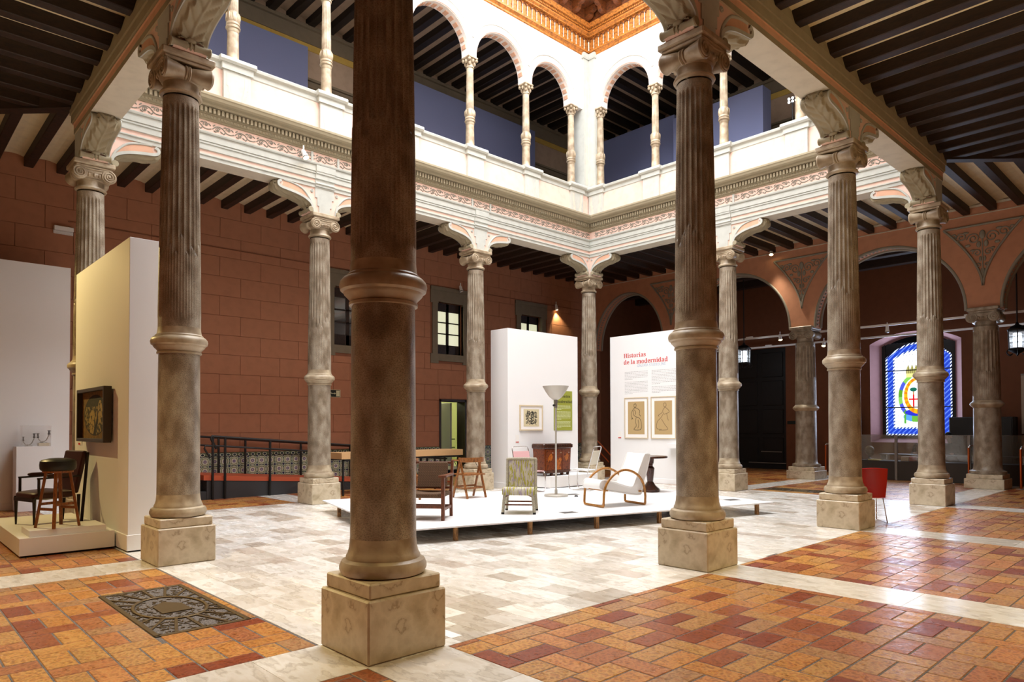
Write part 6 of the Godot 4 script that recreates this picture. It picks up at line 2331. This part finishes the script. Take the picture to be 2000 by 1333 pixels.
func ramp() -> void:
	var t := thing("wheelchair_ramp", "long dark grey ramp with an orange edge along the left wall", "ramp")
	var hr := func(u: float) -> float: return clampf(0.545 - 0.0775 * (u - 2.75), 0.0, 0.545)
	var b := MB.new()
	b.prism(PackedVector2Array([Vector2(2.75, 0), Vector2(9.6, 0), Vector2(9.6, 0.005), Vector2(2.75, 0.43)]), -12.98, -11.34)
	part(b, "ramp_body", M.ramp_grey, t)
	b = MB.new()
	b.prism(PackedVector2Array([Vector2(2.68, 0.43), Vector2(9.6, 0.005), Vector2(9.6, 0.03), Vector2(2.68, 0.545)]), -12.98, -11.33)
	part(b, "ramp_edge", M.ramp_orange, t)
	for k in 3:
		block(t, "step", "ramp_grey", W(2.05 - 0.0, 0.18 * k, 11.35 + 0.3 * k), W(2.75, 0.18 * (k + 1), 12.98), 0.006)
	var r := thing("ramp_railing", "black tubular handrail along the ramp by the left wall", "railing")
	for v in [11.3, 12.88]:
		for h in [0.86, 0.655]:
			b = MB.new()
			var pts := []
			if v < 12:
				var s: float = 2.78 if h > 0.8 else 2.64
				pts = [W(s + 0.16, hr.call(2.8) + h - 0.28, v), W(s + 0.04, hr.call(2.8) + h - 0.06, v), W(s + 0.06, hr.call(2.8) + h, v)]
			pts.append_array([W(3.1, hr.call(3.1) + h, v), W(9.4, hr.call(9.4) + h, v)])
			b.tube(pts, 0.026 if h > 0.8 else 0.022, 8)
			part(b, "rail", M.black_metal, r)
		for u in ([2.86, 3.13, 4.17, 5.7, 7.2, 8.7] if v < 12 else [3.57, 4.23, 5.72, 7.2, 8.7]):
			bit(r, "post", "black_metal", W(u, 0.0 if v < 12 else hr.call(u), v), W(u, hr.call(u) + 0.86, v), 0.045, 0.045, Vector3.BACK)
	# exit sign
	t = thing("exit_sign", "small green exit sign with a running figure and arrow on the left wall", "sign", W(6.72, 2.535, VW - 0.006))
	block(t, "plate", "sign_pale", Vector3(-0.2, -0.105, -0.004), Vector3(0.23, 0.105, 0.004), 0)
	block(t, "green_field", "sign_green", Vector3(-0.19, -0.095, 0.004), Vector3(0.21, 0.095, 0.006), 0)
	block(t, "door_symbol", "sign_pale", Vector3(0.1, -0.08, 0.006), Vector3(0.2, 0.08, 0.008), 0)
	bit(t, "arrow_shaft", "sign_pale", Vector3(-0.06, 0, 0.007), Vector3(0.06, 0, 0.007), 0.002, 0.02)
	b = MB.new()
	b.prism(PackedVector2Array(V2([0.05, -0.03, 0.09, 0, 0.05, 0.03])), 0.006, 0.008)
	part(b, "arrow_head", M.sign_pale, t)
	b = MB.new()
	b.tube([Vector3(-0.17, -0.08, 0.007), Vector3(-0.12, -0.02, 0.007), Vector3(-0.1, 0.04, 0.007), Vector3(-0.05, 0.02, 0.007)], 0.009, 5)
	b.tube([Vector3(-0.12, -0.02, 0.007), Vector3(-0.07, -0.05, 0.007), Vector3(-0.07, -0.09, 0.007)], 0.009, 5)
	b.ball(Vector3(-0.09, 0.07, 0.008), Vector3(0.016, 0.016, 0.004), 8, 6)
	part(b, "running_figure", M.sign_pale, t)
	# emergency light box
	t = thing("emergency_light", "white oblong emergency light box high on the left wall", "light", W(0.31, 5.835, VW - 0.01))
	block(t, "housing", "white_enamel", Vector3(-0.18, -0.02, 0), Vector3(0.18, 0.075, 0.1), 0.01)
	block(t, "diffuser", "clear_glass", Vector3(-0.175, -0.08, 0), Vector3(0.175, -0.02, 0.085), 0.01)
	block(t, "back_plate", "white_enamel", Vector3(-0.18, -0.085, 0), Vector3(0.18, 0.0, 0.02), 0)
	# curved wooden handrails by the stairs behind the boards
	t = thing("stair_handrail", "dark wooden curved handrail seen in the gap between the white boards", "handrail", W(14.3, 0, 9.95))
	for k in 2:
		rod(t, "rail", "copper", smooth([Vector3(-0.1, 0.0, 0.0 - k * 0.35), Vector3(-0.1, 0.95, -k * 0.35), Vector3(-0.02, 1.15, -k * 0.35), Vector3(0.2, 1.12, -k * 0.35), Vector3(1.2, 0.4, -k * 0.35)], 5), 0.022, 8)

# ---------------------------------------------------------------- lamps, reception, people
func spot_lamp(label: String, at: Vector3, aim: Vector3, energy: float, angle: float, c: Color, body := "white_enamel", group := "", lens := "lit_lamp") -> void:
	var d := (aim - at).normalized()
	var t := thing("spot_lamp", label, "spotlight", at, 0, group)
	var b := MB.new()
	b.lathe(V2([0, -0.16, 0.035, -0.15, 0.045, -0.1, 0.05, -0.02, 0.062, 0.02, 0.066, 0.05, 0.058, 0.05, 0.05, 0.03, 0, 0.03]), 20)
	part(b, "housing", M[body], t, up_to(d, Vector3.ZERO))
	b = MB.new()
	b.lathe(V2([0.066, 0.035, 0.069, 0.045, 0.066, 0.055]), 20)
	part(b, "ring", M.black_metal, t, up_to(d, Vector3.ZERO))
	b = MB.new()
	b.lathe(V2([0.057, 0.04, 0.045, 0.058, 0.025, 0.068, 0, 0.07]), 18)
	part(b, "lamp_lens", M[lens], t, up_to(d, Vector3.ZERO))
	bit(t, "bracket", body, -d * 0.1, -d * 0.1 + Vector3.UP * 0.14, 0.03, 0.02, Vector3.BACK)
	if energy <= 0:
		return
	var l := SpotLight3D.new()
	l.name = "spot_light"
	l.light_color = c
	l.light_energy = energy
	l.spot_angle = angle
	l.spot_angle_attenuation = 0.6
	l.spot_range = 30
	l.spot_attenuation = 2
	l.light_size = 0.05
	l.shadow_enabled = true
	t.add_child(l)
	l.position = d * 0.09
	l.look_at_from_position(at + d * 0.09, aim + Vector3(0.001, 0, 0.001), Vector3.UP)

func lantern(at: Vector3, label: String, top: float) -> void:
	var t := thing("iron_lantern", label, "lantern", at, 0.2, "wrought iron lanterns")
	rod(t, "chain", "iron_dark", [Vector3(0, 0.42, 0), Vector3(0, top - at.y, 0)], 0.018, 6)
	turned(t, "roof", "iron_dark", [0.24, 0.24, 0.25, 0.28, 0.2, 0.3, 0.16, 0.36, 0.06, 0.4, 0.03, 0.46, 0, 0.5], 6)
	turned(t, "base", "iron_dark", [0, -0.42, 0.03, -0.4, 0.05, -0.36, 0.12, -0.33, 0.16, -0.3, 0.22, -0.27, 0.22, -0.22, 0.19, -0.22], 6)
	for k in 6:
		var a := TAU * k / 6
		rod(t, "corner_bar", "iron_dark", [Vector3(cos(a) * 0.2, -0.24, sin(a) * 0.2), Vector3(cos(a) * 0.22, 0.26, sin(a) * 0.22)], 0.014, 6)
		var sc := smooth([Vector3(cos(a) * 0.22, -0.25, sin(a) * 0.22), Vector3(cos(a) * 0.27, -0.32, sin(a) * 0.27), Vector3(cos(a) * 0.2, -0.4, sin(a) * 0.2), Vector3(cos(a) * 0.12, -0.36, sin(a) * 0.12)], 3)
		rod(t, "scroll", "iron_dark", sc, 0.012, 5)
		var e := TAU * (k + 1) / 6
		var b := MB.new()
		b.face([Vector3(cos(a) * 0.195, -0.22, sin(a) * 0.195), Vector3(cos(e) * 0.195, -0.22, sin(e) * 0.195), Vector3(cos(e) * 0.21, 0.24, sin(e) * 0.21), Vector3(cos(a) * 0.21, 0.24, sin(a) * 0.21)], Vector3(cos(a) + cos(e), 0, sin(a) + sin(e)))
		part(b, "pane", M.clear_glass, t)
		for h in [-0.07, 0.08]:
			rod(t, "cross_bar", "iron_dark", [Vector3(cos(a) * 0.203, h, sin(a) * 0.203), Vector3(cos(e) * 0.203, h, sin(e) * 0.203)], 0.007, 4)
	var bm := MB.new()
	bm.lathe(V2([0, -0.18, 0.09, -0.18, 0.1, 0.0, 0.09, 0.18, 0, 0.18]), 12)
	part(bm, "lamp_tube", M.lit_lantern, t)
	var l := OmniLight3D.new()
	l.name = "lantern_light"
	l.light_color = Color(0.9, 0.95, 1.0)
	l.light_energy = 0.5
	l.light_size = 0.1
	l.omni_range = 30
	l.omni_attenuation = 2
	l.shadow_enabled = true
	t.add_child(l)

func blob(b: MB, bones: Array, cell: float, k: float) -> void:   # bones: [a, b, ra, rb]; surface nets over the smooth union
	var lo := Vector3(99, 99, 99)
	var hi := -lo
	for q in bones:
		var m := maxf(q[2], q[3]) + cell * 2
		for p in [q[0], q[1]]:
			lo = lo.min(p - Vector3(m, m, m))
			hi = hi.max(p + Vector3(m, m, m))
	var n := Vector3i(((hi - lo) / cell).ceil()) + Vector3i(1, 1, 1)
	var f := PackedFloat32Array()
	f.resize(n.x * n.y * n.z)
	f.fill(9.0)
	var field := func(p: Vector3) -> float:
		var s := 0.0
		for q in bones:
			var ab: Vector3 = q[1] - q[0]
			var t := clampf((p - q[0]).dot(ab) / maxf(ab.length_squared(), 1e-9), 0, 1)
			var d: float = p.distance_to(q[0] + ab * t) - lerpf(q[2], q[3], t)
			s += exp(-d / k)
		return -k * log(maxf(s, 1e-30))
	for i in n.x:
		for j in n.y:
			for l in n.z:
				f[(i * n.y + j) * n.z + l] = field.call(lo + Vector3(i, j, l) * cell)
	var vert := {}
	var ids := func(i: int, j: int, l: int) -> int: return (i * n.y + j) * n.z + l
	for i in n.x - 1:
		for j in n.y - 1:
			for l in n.z - 1:
				var s := Vector3.ZERO
				var c := 0
				for e in [[0, 0, 0, 1, 0, 0], [0, 0, 0, 0, 1, 0], [0, 0, 0, 0, 0, 1], [1, 1, 1, 0, 1, 1], [1, 1, 1, 1, 0, 1], [1, 1, 1, 1, 1, 0], [1, 0, 0, 1, 1, 0], [1, 0, 0, 1, 0, 1], [0, 1, 0, 1, 1, 0], [0, 1, 0, 0, 1, 1], [0, 0, 1, 1, 0, 1], [0, 0, 1, 0, 1, 1]]:
					var a := f[ids.call(i + e[0], j + e[1], l + e[2])]
					var d := f[ids.call(i + e[3], j + e[4], l + e[5])]
					if (a < 0) != (d < 0):
						s += Vector3(e[0], e[1], e[2]).lerp(Vector3(e[3], e[4], e[5]), a / (a - d))
						c += 1
				if c:
					var p := lo + (Vector3(i, j, l) + s / c) * cell
					var h := cell * 0.5
					var g := Vector3(field.call(p + Vector3(h, 0, 0)) - field.call(p - Vector3(h, 0, 0)), field.call(p + Vector3(0, h, 0)) - field.call(p - Vector3(0, h, 0)), field.call(p + Vector3(0, 0, h)) - field.call(p - Vector3(0, 0, h)))
					vert[ids.call(i, j, l)] = [p, g.normalized()]
	for i in range(1, n.x - 1):
		for j in range(1, n.y - 1):
			for l in range(1, n.z - 1):
				var a := f[ids.call(i, j, l)]
				for ax in 3:
					var o := [[1, 0, 0], [0, 1, 0], [0, 0, 1]]
					var d := f[ids.call(i + o[ax][0], j + o[ax][1], l + o[ax][2])]
					if (a < 0) == (d < 0):
						continue
					var b1: Array = o[(ax + 1) % 3]
					var b2: Array = o[(ax + 2) % 3]
					var q := []
					for w in [[0, 0], [1, 0], [1, 1], [0, 1]]:
						q.append(vert.get(ids.call(i - b1[0] * w[0] - b2[0] * w[1], j - b1[1] * w[0] - b2[1] * w[1], l - b1[2] * w[0] - b2[2] * w[1])))
					if null in q:
						continue
					b.tri(q[0][0], q[1][0], q[2][0], q[0][1], q[1][1], q[2][1])
					b.tri(q[0][0], q[2][0], q[3][0], q[0][1], q[2][1], q[3][1])

func person(at: Vector3, turn: float, lean: float, label: String) -> void:
	# seated behind the desk, forearms on the counter, head bent over papers; local +z is forward
	var t := thing("person", label, "person", at, turn)
	var v := func(x: float, y: float, z: float) -> Vector3: return Vector3(x, y, z)
	var neck := Vector3(0, 1.08, 0.03 + lean * 0.5)
	var head := Vector3(0.0, 1.27, 0.1 + lean)
	var bones := [[Vector3(-0.08, 0.5, 0), Vector3(0.08, 0.5, 0), 0.14, 0.14], [Vector3(0, 0.55, 0), Vector3(0, 0.9, lean * 0.3), 0.135, 0.16], [Vector3(-0.13, 0.98, lean * 0.4), Vector3(0.13, 0.98, lean * 0.4), 0.075, 0.075], [Vector3(0, 0.98, lean * 0.4), neck, 0.07, 0.055]]
	for s in [-1.0, 1.0]:
		bones.append([v.call(0.19 * s, 0.98, lean * 0.4), v.call(0.25 * s, 0.74, 0.08), 0.055, 0.045])
		bones.append([v.call(0.25 * s, 0.74, 0.08), v.call(0.13 * s, 0.78, 0.32), 0.044, 0.032])
		bones.append([v.call(0.09 * s, 0.48, 0.05), v.call(0.13 * s, 0.5, 0.45), 0.09, 0.07])
		bones.append([v.call(0.13 * s, 0.5, 0.45), v.call(0.13 * s, 0.07, 0.42), 0.062, 0.042])
		bones.append([v.call(0.13 * s, 0.045, 0.4), v.call(0.13 * s, 0.04, 0.55), 0.045, 0.036])
	var b := MB.new()
	blob(b, bones, 0.022, 0.016)
	part(b, "body", M.dark_cloth, t)
	b = MB.new()
	var f := head
	var hb := [[f + Vector3(0, 0.03, -0.02), f + Vector3(0, 0.02, 0.01), 0.085, 0.08], [f + Vector3(0, -0.03, 0.03), f + Vector3(0, -0.085, 0.045), 0.058, 0.036], [neck, f + Vector3(0, -0.06, -0.01), 0.05, 0.05], [f + Vector3(0, 0.0, 0.085), f + Vector3(0, -0.03, 0.105), 0.01, 0.014], [f + Vector3(-0.02, -0.062, 0.085), f + Vector3(0.02, -0.062, 0.085), 0.009, 0.009]]
	for s in [-1.0, 1.0]:
		hb.append([f + Vector3(0.082 * s, 0.005, -0.01), f + Vector3(0.084 * s, -0.03, -0.01), 0.016, 0.012])
	blob(b, hb, 0.01, 0.006)
	var hd := part(b, "head", M.skin, t)
	for s in [-1, 1]:
		b = MB.new()
		b.ball(f + Vector3(0.032 * s, 0.005, 0.078), Vector3(0.012, 0.009, 0.009), 8, 6)
		part(b, "eye", M.hair, hd)
	b = MB.new()
	blob(b, [[f + Vector3(0, 0.05, -0.03), f + Vector3(0, 0.06, 0.01), 0.09, 0.082], [f + Vector3(0, 0.0, -0.06), f + Vector3(0, -0.05, -0.06), 0.07, 0.05]], 0.014, 0.01)
	part(b, "hair", M.hair, hd)
	b = MB.new()
	for s in [-1.0, 1.0]:
		var w := Vector3(0.13 * s, 0.775, 0.32)
		var hand := [[w, w + Vector3(-0.02 * s, -0.005, 0.08), 0.026, 0.03]]
		for k in 4:
			var r := w + Vector3(-0.02 * s + (k - 1.5) * 0.018, 0.0, 0.09)
			var l: float = [0.055, 0.07, 0.066, 0.05][k]
			hand.append([r, r + Vector3(0, 0.004, l * 0.55), 0.009, 0.0085])
			hand.append([r + Vector3(0, 0.004, l * 0.55), r + Vector3(0, -0.012, l), 0.0085, 0.007])
		hand.append([w + Vector3(-0.03 * s, 0.0, 0.03), w + Vector3(-0.065 * s, -0.004, 0.08), 0.011, 0.008])
		blob(b, hand, 0.006, 0.003)
	part(b, "hands", M.skin, t)

func reception() -> void:
	var u := 19.3
	var t := thing("reception_desk", "long dark reception desk with low glass screens beyond the arcade", "desk")
	for q in [[2.68, 3.75], [0.84, 2.6], [-1.6, 0.76]]:
		block(t, "front_panel", "desk_front", W(u, 0.0, q[0]), W(u + 0.04, 0.55, q[1]), 0.004)
		block(t, "glass_screen", "tinted_glass", W(u + 0.02, 0.57, q[0]), W(u + 0.03, 1.32, q[1]), 0)
		block(t, "glass_edge", "steel_post", W(u + 0.018, 1.32, q[0]), W(u + 0.032, 1.33, q[1]), 0)
	for v in [2.64, 0.8]:
		block(t, "post", "steel_post", W(u - 0.02, 0, v - 0.035), W(u + 0.05, 1.33, v + 0.035), 0.004)
	block(t, "counter", "desk_front", W(u + 0.04, 0.52, -1.6), W(u + 0.8, 0.56, 3.75), 0.004)
	block(t, "work_top", "desk_front", W(u + 0.55, 0.7, -1.6), W(u + 1.05, 0.74, 3.3), 0.004)
	block(t, "work_top_leg", "desk_front", W(u + 0.6, 0.0, 3.2), W(u + 1.0, 0.7, 3.26), 0.004)
	block(t, "work_top_leg", "desk_front", W(u + 0.6, 0.0, -1.5), W(u + 1.0, 0.7, -1.44), 0.004)
	# things on the counter
	t = thing("golden_bust", "round golden head sculpture on a dark foot on the reception counter", "sculpture", W(u + 0.35, 0.56, 3.5))
	turned(t, "foot", "iron_dark", [0, 0, 0.08, 0, 0.08, 0.03, 0.03, 0.06, 0.04, 0.14, 0, 0.14], 16)
	var b := MB.new()
	blob(b, [[Vector3(0, 0.26, 0), Vector3(0.02, 0.3, 0), 0.12, 0.13], [Vector3(0.02, 0.15, 0.05), Vector3(0.03, 0.2, 0.05), 0.05, 0.06], [Vector3(-0.1, 0.24, 0.05), Vector3(-0.13, 0.22, 0.05), 0.03, 0.02]], 0.02, 0.02)
	part(b, "head", M.bronze, t)
	t = thing("paper_pile", "loose yellow papers lying under the golden head", "papers", W(u + 0.25, 0.56, 3.35))
	for k in 4:
		bit(t, "sheet_of_paper", "yellow_paper", Vector3(-0.1, 0.006 + 0.008 * k, 0.25 - 0.03 * k), Vector3(-0.1 + 0.03 * k, 0.006 + 0.008 * k, -0.08), 0.25, 0.006)
	t = thing("glass_vase", "clear tumbler standing on the reception counter", "glass", W(u + 0.25, 0.56, 2.95))
	turned(t, "body", "clear_glass", [0, 0.004, 0.05, 0, 0.06, 0.2, 0.055, 0.2, 0.046, 0.01, 0, 0.01], 16)
	var labs := ["cream book pile left of the red books on the reception counter", "red book pile on the reception counter", "cream book pile right of the red books on the reception counter"]
	for k in 3:
		t = thing("book_pile", labs[k], "books", W(u + 0.25, 0.56, 2.46 - 0.22 * k), 0, "book piles on the counter")
		for j in 4:
			block(t, "book", "book_red" if k == 1 else "book_cream", Vector3(-0.1, 0.032 * j, -0.1), Vector3(0.1, 0.032 * j + 0.03, 0.1), 0.003)
	person(W(20.75, 0.0, 2.35), -PI / 2, 0.06, "person in dark clothes sitting behind the reception desk under the stained glass")
	person(W(20.75, 0.0, 1.6), -PI / 2, 0.16, "person in dark clothes bending forward behind the desk, mostly behind a column")
	for k in 2:
		t = thing("office_stool", "dark stool under the person " + ("below the stained glass" if k == 0 else "bending forward"), "stool", W(20.75, 0, 2.35 - 0.75 * k), 0, "stools behind the desk")
		turned(t, "seat", "black_metal", [0, 0.33, 0.19, 0.33, 0.2, 0.36, 0.19, 0.38, 0, 0.38], 20)
		turned(t, "pole", "black_metal", [0.025, 0.02, 0.025, 0.33], 10)
		turned(t, "foot", "black_metal", [0, 0, 0.2, 0, 0.2, 0.015, 0.03, 0.03, 0, 0.03], 20)
	t = thing("dark_cabinet", "low black cabinet against the back wall right of the stained glass", "cabinet", W(UB - 0.32, 0, 0.95))
	block(t, "body", "iron_dark", Vector3(-0.3, 0, -0.8), Vector3(0.3, 1.85, 0.8), 0.01)
	for k in 2:
		block(t, "door", "iron_dark", Vector3(-0.315, 0.05, -0.78 + 0.8 * k), Vector3(-0.3, 1.8, -0.03 + 0.8 * k), 0.004)
	t = thing("poster_stand", "narrow dark upright poster stand left of the stained glass reveal", "stand", W(UB - 0.25, 0, 4.62))
	block(t, "panel", "iron_dark", Vector3(-0.03, 0, -0.2), Vector3(0.03, 2.0, 0.2), 0.004)
	for k in 6:
		block(t, "printed_mark", "lilac_paint", Vector3(-0.034, 0.9 + 0.17 * k, -0.14), Vector3(-0.03, 1.0 + 0.17 * k, -0.04), 0)
	t = thing("notice_board", "pale blank notice board on the back wall at the right edge", "notice board", W(UB - 0.05, 0, -0.95))
	block(t, "panel", "upper_plaster", Vector3(-0.03, 1.35, -1.0), Vector3(0.03, 3.05, 1.0), 0.004)
	block(t, "hanging_rail", "steel_post", Vector3(-0.05, 3.05, -1.0), Vector3(0.03, 3.1, 1.0), 0.004)
	labs = ["copper barrier post beside the middle arcade column", "copper barrier post left of the far right arcade column", "copper barrier post at the right edge beside the far arcade column"]
	var at := [[19.0, 4.55], [18.9, 0.72], [18.2, -0.55]]
	for k in 3:
		t = thing("barrier_post", labs[k], "post", W(at[k][0], 0, at[k][1]), 0, "copper barrier posts")
		rod(t, "post", "copper", [Vector3(0, 0, 0), Vector3(0, 1.0, 0)], 0.028, 10)
		rod(t, "top_rail", "chrome", smooth([Vector3(0, 0.98, 0), Vector3(0.02, 1.04, 0.02), Vector3(0.08, 1.05, 0.06), Vector3(0.35, 0.75 if k == 2 else 1.05, 0.2)], 4), 0.022, 8)
		turned(t, "foot", "steel_post", [0, 0, 0.1, 0, 0.1, 0.012, 0.03, 0.02, 0, 0.02], 16)
	t = thing("door_plate", "small dark sign plate on the wall beside the great dark door", "sign", W(UB - 0.01, 1.72, 6.85))
	block(t, "plate", "sign_green", Vector3(-0.01, -0.06, -0.2), Vector3(0.0, 0.06, 0.2), 0.002)
	# lighting tracks
	for q in [["nearer white lighting track crossing the back room", 19.5, 4.62], ["farther white lighting track crossing the back room", 20.9, 4.45]]:
		t = thing("lighting_track", q[0], "light track", W(q[1], q[2], 4), 0, "white lighting tracks")
		block(t, "rail", "white_enamel", Vector3(-0.025, -0.03, -9), Vector3(0.025, 0.03, 9.5), 0.004)
		for z in [-3.3, -0.3, 3.2]:
			block(t, "adapter", "white_enamel", Vector3(-0.04, -0.02, z - 0.12), Vector3(0.04, 0.07, z + 0.12), 0.01)
	t = thing("red_chair", "red plastic stacking chair with a thin chrome sled base", "chair", W(9.42, 0, -0.02), look(0.8, 0.6))
	b = MB.new()
	var g := PackedVector3Array()
	for i in 13:
		var x := (i / 12.0 - 0.5) * 2
		for j in 15:
			var s := j / 14.0
			var y := lerpf(0.42, 0.9, s)
			var w := lerpf(0.2, 0.235, sin(PI * (0.2 + 0.6 * s)))
			g.append(Vector3(x * w, y, -0.2 - 0.12 * s * s - 0.04 * (1 - x * x)))
	b.grid(g, 13, 15, false, Vector3(0, 0, 1))
	for i in g.size():
		g[i] = g[i] + Vector3(0, 0, -0.012)
	b.grid(g, 13, 15, false, Vector3(0, 0, -1))
	part(b, "shell_back", M.red_plastic, t)
	b = MB.new()
	cushion(b, Vector3(-0.22, 0.425, -0.24), Vector3(0.22, 0.455, 0.22), 0.0)
	part(b, "seat", M.red_plastic, t)
	rod(t, "back_rim", "red_plastic", smooth([Vector3(-0.22, 0.89, -0.315), Vector3(0, 0.905, -0.36), Vector3(0.22, 0.89, -0.315)], 5), 0.012, 8)
	for s in [-1, 1]:
		rod(t, "sled_tube", "chrome", [Vector3(0.2 * s, 0.43, 0.15), Vector3(0.23 * s, 0.012, 0.24), Vector3(0.23 * s, 0.012, -0.26), Vector3(0.2 * s, 0.43, -0.15)], 0.009, 8)
	rod(t, "cross_tube", "chrome", [Vector3(-0.2, 0.42, 0.1), Vector3(0.2, 0.42, 0.1)], 0.009, 8)
	b = MB.new()
	b.box(Vector3(-0.11, -0.0005, -0.05), Vector3(0.11, 0.0008, 0.05))
	solo(b, "floor_plate", M.board_white, "small white plate set in the marble beside the nearest column", "plate", Transform3D(Basis(Vector3.UP, PI / 2), W(0.52, 0, -0.1)))

func lamps() -> void:
	var warm := Color(1.0, 0.9, 0.68)
	var mild := Color(1.0, 0.94, 0.84)
	spot_lamp("white bulb spotlight clamped to the frieze left of the nearest big column", W(3.71, 7.12, 8.66), W(5.0, 0.2, 5.0), 9, 30, mild)
	spot_lamp("warm spotlight under the near left ceiling aimed at the cream board", W(-2.9, 5.6, 10.6), W(-0.3, 1.6, 6.6), 17, 32, Color(1.0, 0.88, 0.58), "white_enamel", "gallery spotlights out of frame")
	spot_lamp("warm spotlight on the near left beams", W(-3.2, 6.95, 2.6), W(-1.7, 0, 2.6), 18, 32, warm, "white_enamel", "gallery spotlights out of frame")
	spot_lamp("warm spotlight on the near right beams, first bay", W(2.4, 6.95, -4.4), W(2.4, 0, -2.6), 17, 36, warm, "white_enamel", "gallery spotlights out of frame")
	spot_lamp("warm spotlight on the near right beams, second bay", W(6.6, 6.95, -4.6), W(6.6, 0, -2.8), 14, 36, warm, "white_enamel", "gallery spotlights out of frame")
	spot_lamp("added unseen uplighter on the near right wall washing the beams", W(6.0, 3.4, -5.4), W(8.5, 7.2, -2.6), 5, 55, warm, "white_enamel", "gallery spotlights out of frame")  # lamp added out of frame to brighten the dark ceiling plaster
	spot_lamp("added unseen uplighter on the near left wall washing the beams", W(-4.0, 3.4, 6.5), W(-1.5, 7.2, 7.5), 2.5, 55, warm, "white_enamel", "gallery spotlights out of frame")  # added likewise, lifts the ceiling of the left gallery
	spot_lamp("bright spotlight high on the arcade wall right of the first arch", W(17.75, 6.98, 5.64), W(15.2, 0, 4.6), 9, 40, mild, "white_enamel")
	spot_lamp("spotlight glowing on the track left of the middle arcade column", W(19.5, 4.52, 6.2), W(18.6, 0, 5.2), 2.0, 40, warm, "white_enamel", "track spotlights")
	spot_lamp("spotlight glowing right of the middle arcade column", W(20.9, 4.35, 5.35), W(19, 0, 5.0), 1.0, 40, warm, "white_enamel", "track spotlights")
	spot_lamp("switched off track spotlight above the stained glass", W(19.5, 4.45, 2.9), W(19.6, 1.0, 2.9), 0, 30, mild, "white_enamel", "track spotlights", "clear_glass")
	spot_lamp("small wall spotlight above the middle window of the left wall", W(11.2, 6.0, 12.85), W(11.5, 2, 11.6), 0, 30, mild, "white_enamel", "", "clear_glass")
	spot_lamp("lit wall spotlight above the right window of the left wall", W(15.75, 5.95, 12.9), W(16.4, 3.5, 12.9), 2.5, 45, warm, "white_enamel")
	lantern(W(19.3, 4.0, 7.4), "wrought iron lantern hanging in front of the great dark door", 6.66)
	lantern(W(19.3, 3.85, -0.32), "wrought iron lantern cut by the right edge of the photo", 6.66)
	# lit room behind the left wall's doorway
	var t := thing("ceiling_lamp", "round ceiling lamp of the room beyond the lit doorway", "lamp", W(11.2, 2.96, 14.5))
	turned(t, "lamp_disc", "lit_lantern", [0, 0, 0.16, 0, 0.16, 0.03, 0, 0.03], 24)
	var l := OmniLight3D.new()
	l.name = "room_light"
	l.light_color = Color(0.98, 1.0, 0.82)
	l.light_energy = 1.6
	l.light_size = 0.12
	l.omni_range = 20
	l.omni_attenuation = 2
	l.shadow_enabled = true
	t.add_child(l)
	l.position = Vector3(0, -0.14, 0)
	# cluster of small bright lamps in the upper gallery
	t = thing("lamp_cluster", "cluster of small bright lamps in the upper gallery at the right", "lamp", W(15.4, 10.38, 3.86))
	for i in 3:
		for k in 2:
			var b := MB.new()
			b.ball(Vector3(0, 0.09 * k, -0.1 + 0.1 * i), Vector3(0.035, 0.035, 0.035), 8, 6)
			part(b, "lamp_bulb", M.lit_lantern, t)
	rod(t, "lamp_stand", "black_metal", [Vector3(0, 0.0, 0), Vector3(0, -2.76, 0)], 0.02, 6)

func _ready() -> void:
	rng.seed = 20240
	# camera: view camera with a raised lens
	var cam := Camera3D.new()
	cam.name = "camera"
	cam.projection = Camera3D.PROJECTION_FRUSTUM
	cam.near = 0.1
	cam.far = 200
	cam.size = 0.1 * 1333.0 / 1344.4643
	cam.frustum_offset = Vector2(0, 0.1 * (809.2221 - 666.5) / 1344.4643)
	var yaw := 0.8141
	var pitch := 0.0182
	var roll := -0.0024
	var fw := Vector3(cos(pitch) * cos(yaw), sin(pitch), -cos(pitch) * sin(yaw))
	var rt := Vector3(sin(yaw), 0, cos(yaw))
	var up := rt.cross(fw)
	var r2 := rt * cos(roll) + up * sin(roll)
	var u2 := up * cos(roll) - rt * sin(roll)
	cam.transform = Transform3D(Basis(r2, u2, -fw), EYE)
	add_child(cam)
	cam.current = true
	var env := Environment.new()
	env.background_mode = Environment.BG_COLOR
	env.background_color = Color(0.03, 0.03, 0.035)
	env.tonemap_mode = Environment.TONE_MAPPER_LINEAR
	env.tonemap_exposure = 1.12
	env.sdfgi_enabled = true
	env.ssao_enabled = true
	env.ssil_enabled = true
	var we := WorldEnvironment.new()
	we.environment = env
	add_child(we)
	# daylight through the glazed roof of the courtyard
	var sky := AreaLight3D.new()
	sky.name = "skylight_daylight"
	sky.area_size = Vector2(U1 - 2.4, V1 - 2.4)
	sky.light_color = Color(0.985, 0.99, 1.0)
	sky.light_energy = 190
	sky.shadow_enabled = true
	add_child(sky)
	sky.position = W(U1 / 2, 14.15, V1 / 2)
	sky.rotation.x = -PI / 2
	# daylight through the stained glass
	var win := AreaLight3D.new()
	win.name = "stained_glass_daylight"
	win.area_size = Vector2(1.9, 3.0)
	win.light_color = Color(0.82, 0.89, 1.0)
	win.light_energy = 12
	win.shadow_enabled = true
	add_child(win)
	win.position = W(UB + 0.3, 2.8, 2.87)
	win.rotation.y = PI / 2
	materials()
	floors()
	columns()
	entablature()
	upper_storey()
	ceilings()
	left_wall()
	arcade_wall()
	back_room()
	grille(Rect2(-1.15, 1.36, 0.74, 1.74), "bronze floor grille with sunray pattern in the brick floor at the left")
	grille(Rect2(13.7, 2.3, 0.74, 1.74), "dark floor grille in the brick floor left of the red chair's column")
	platform()
	boards()
	chairs()
	display_furniture()
	left_group()
	ramp()
	reception()
	lamps()
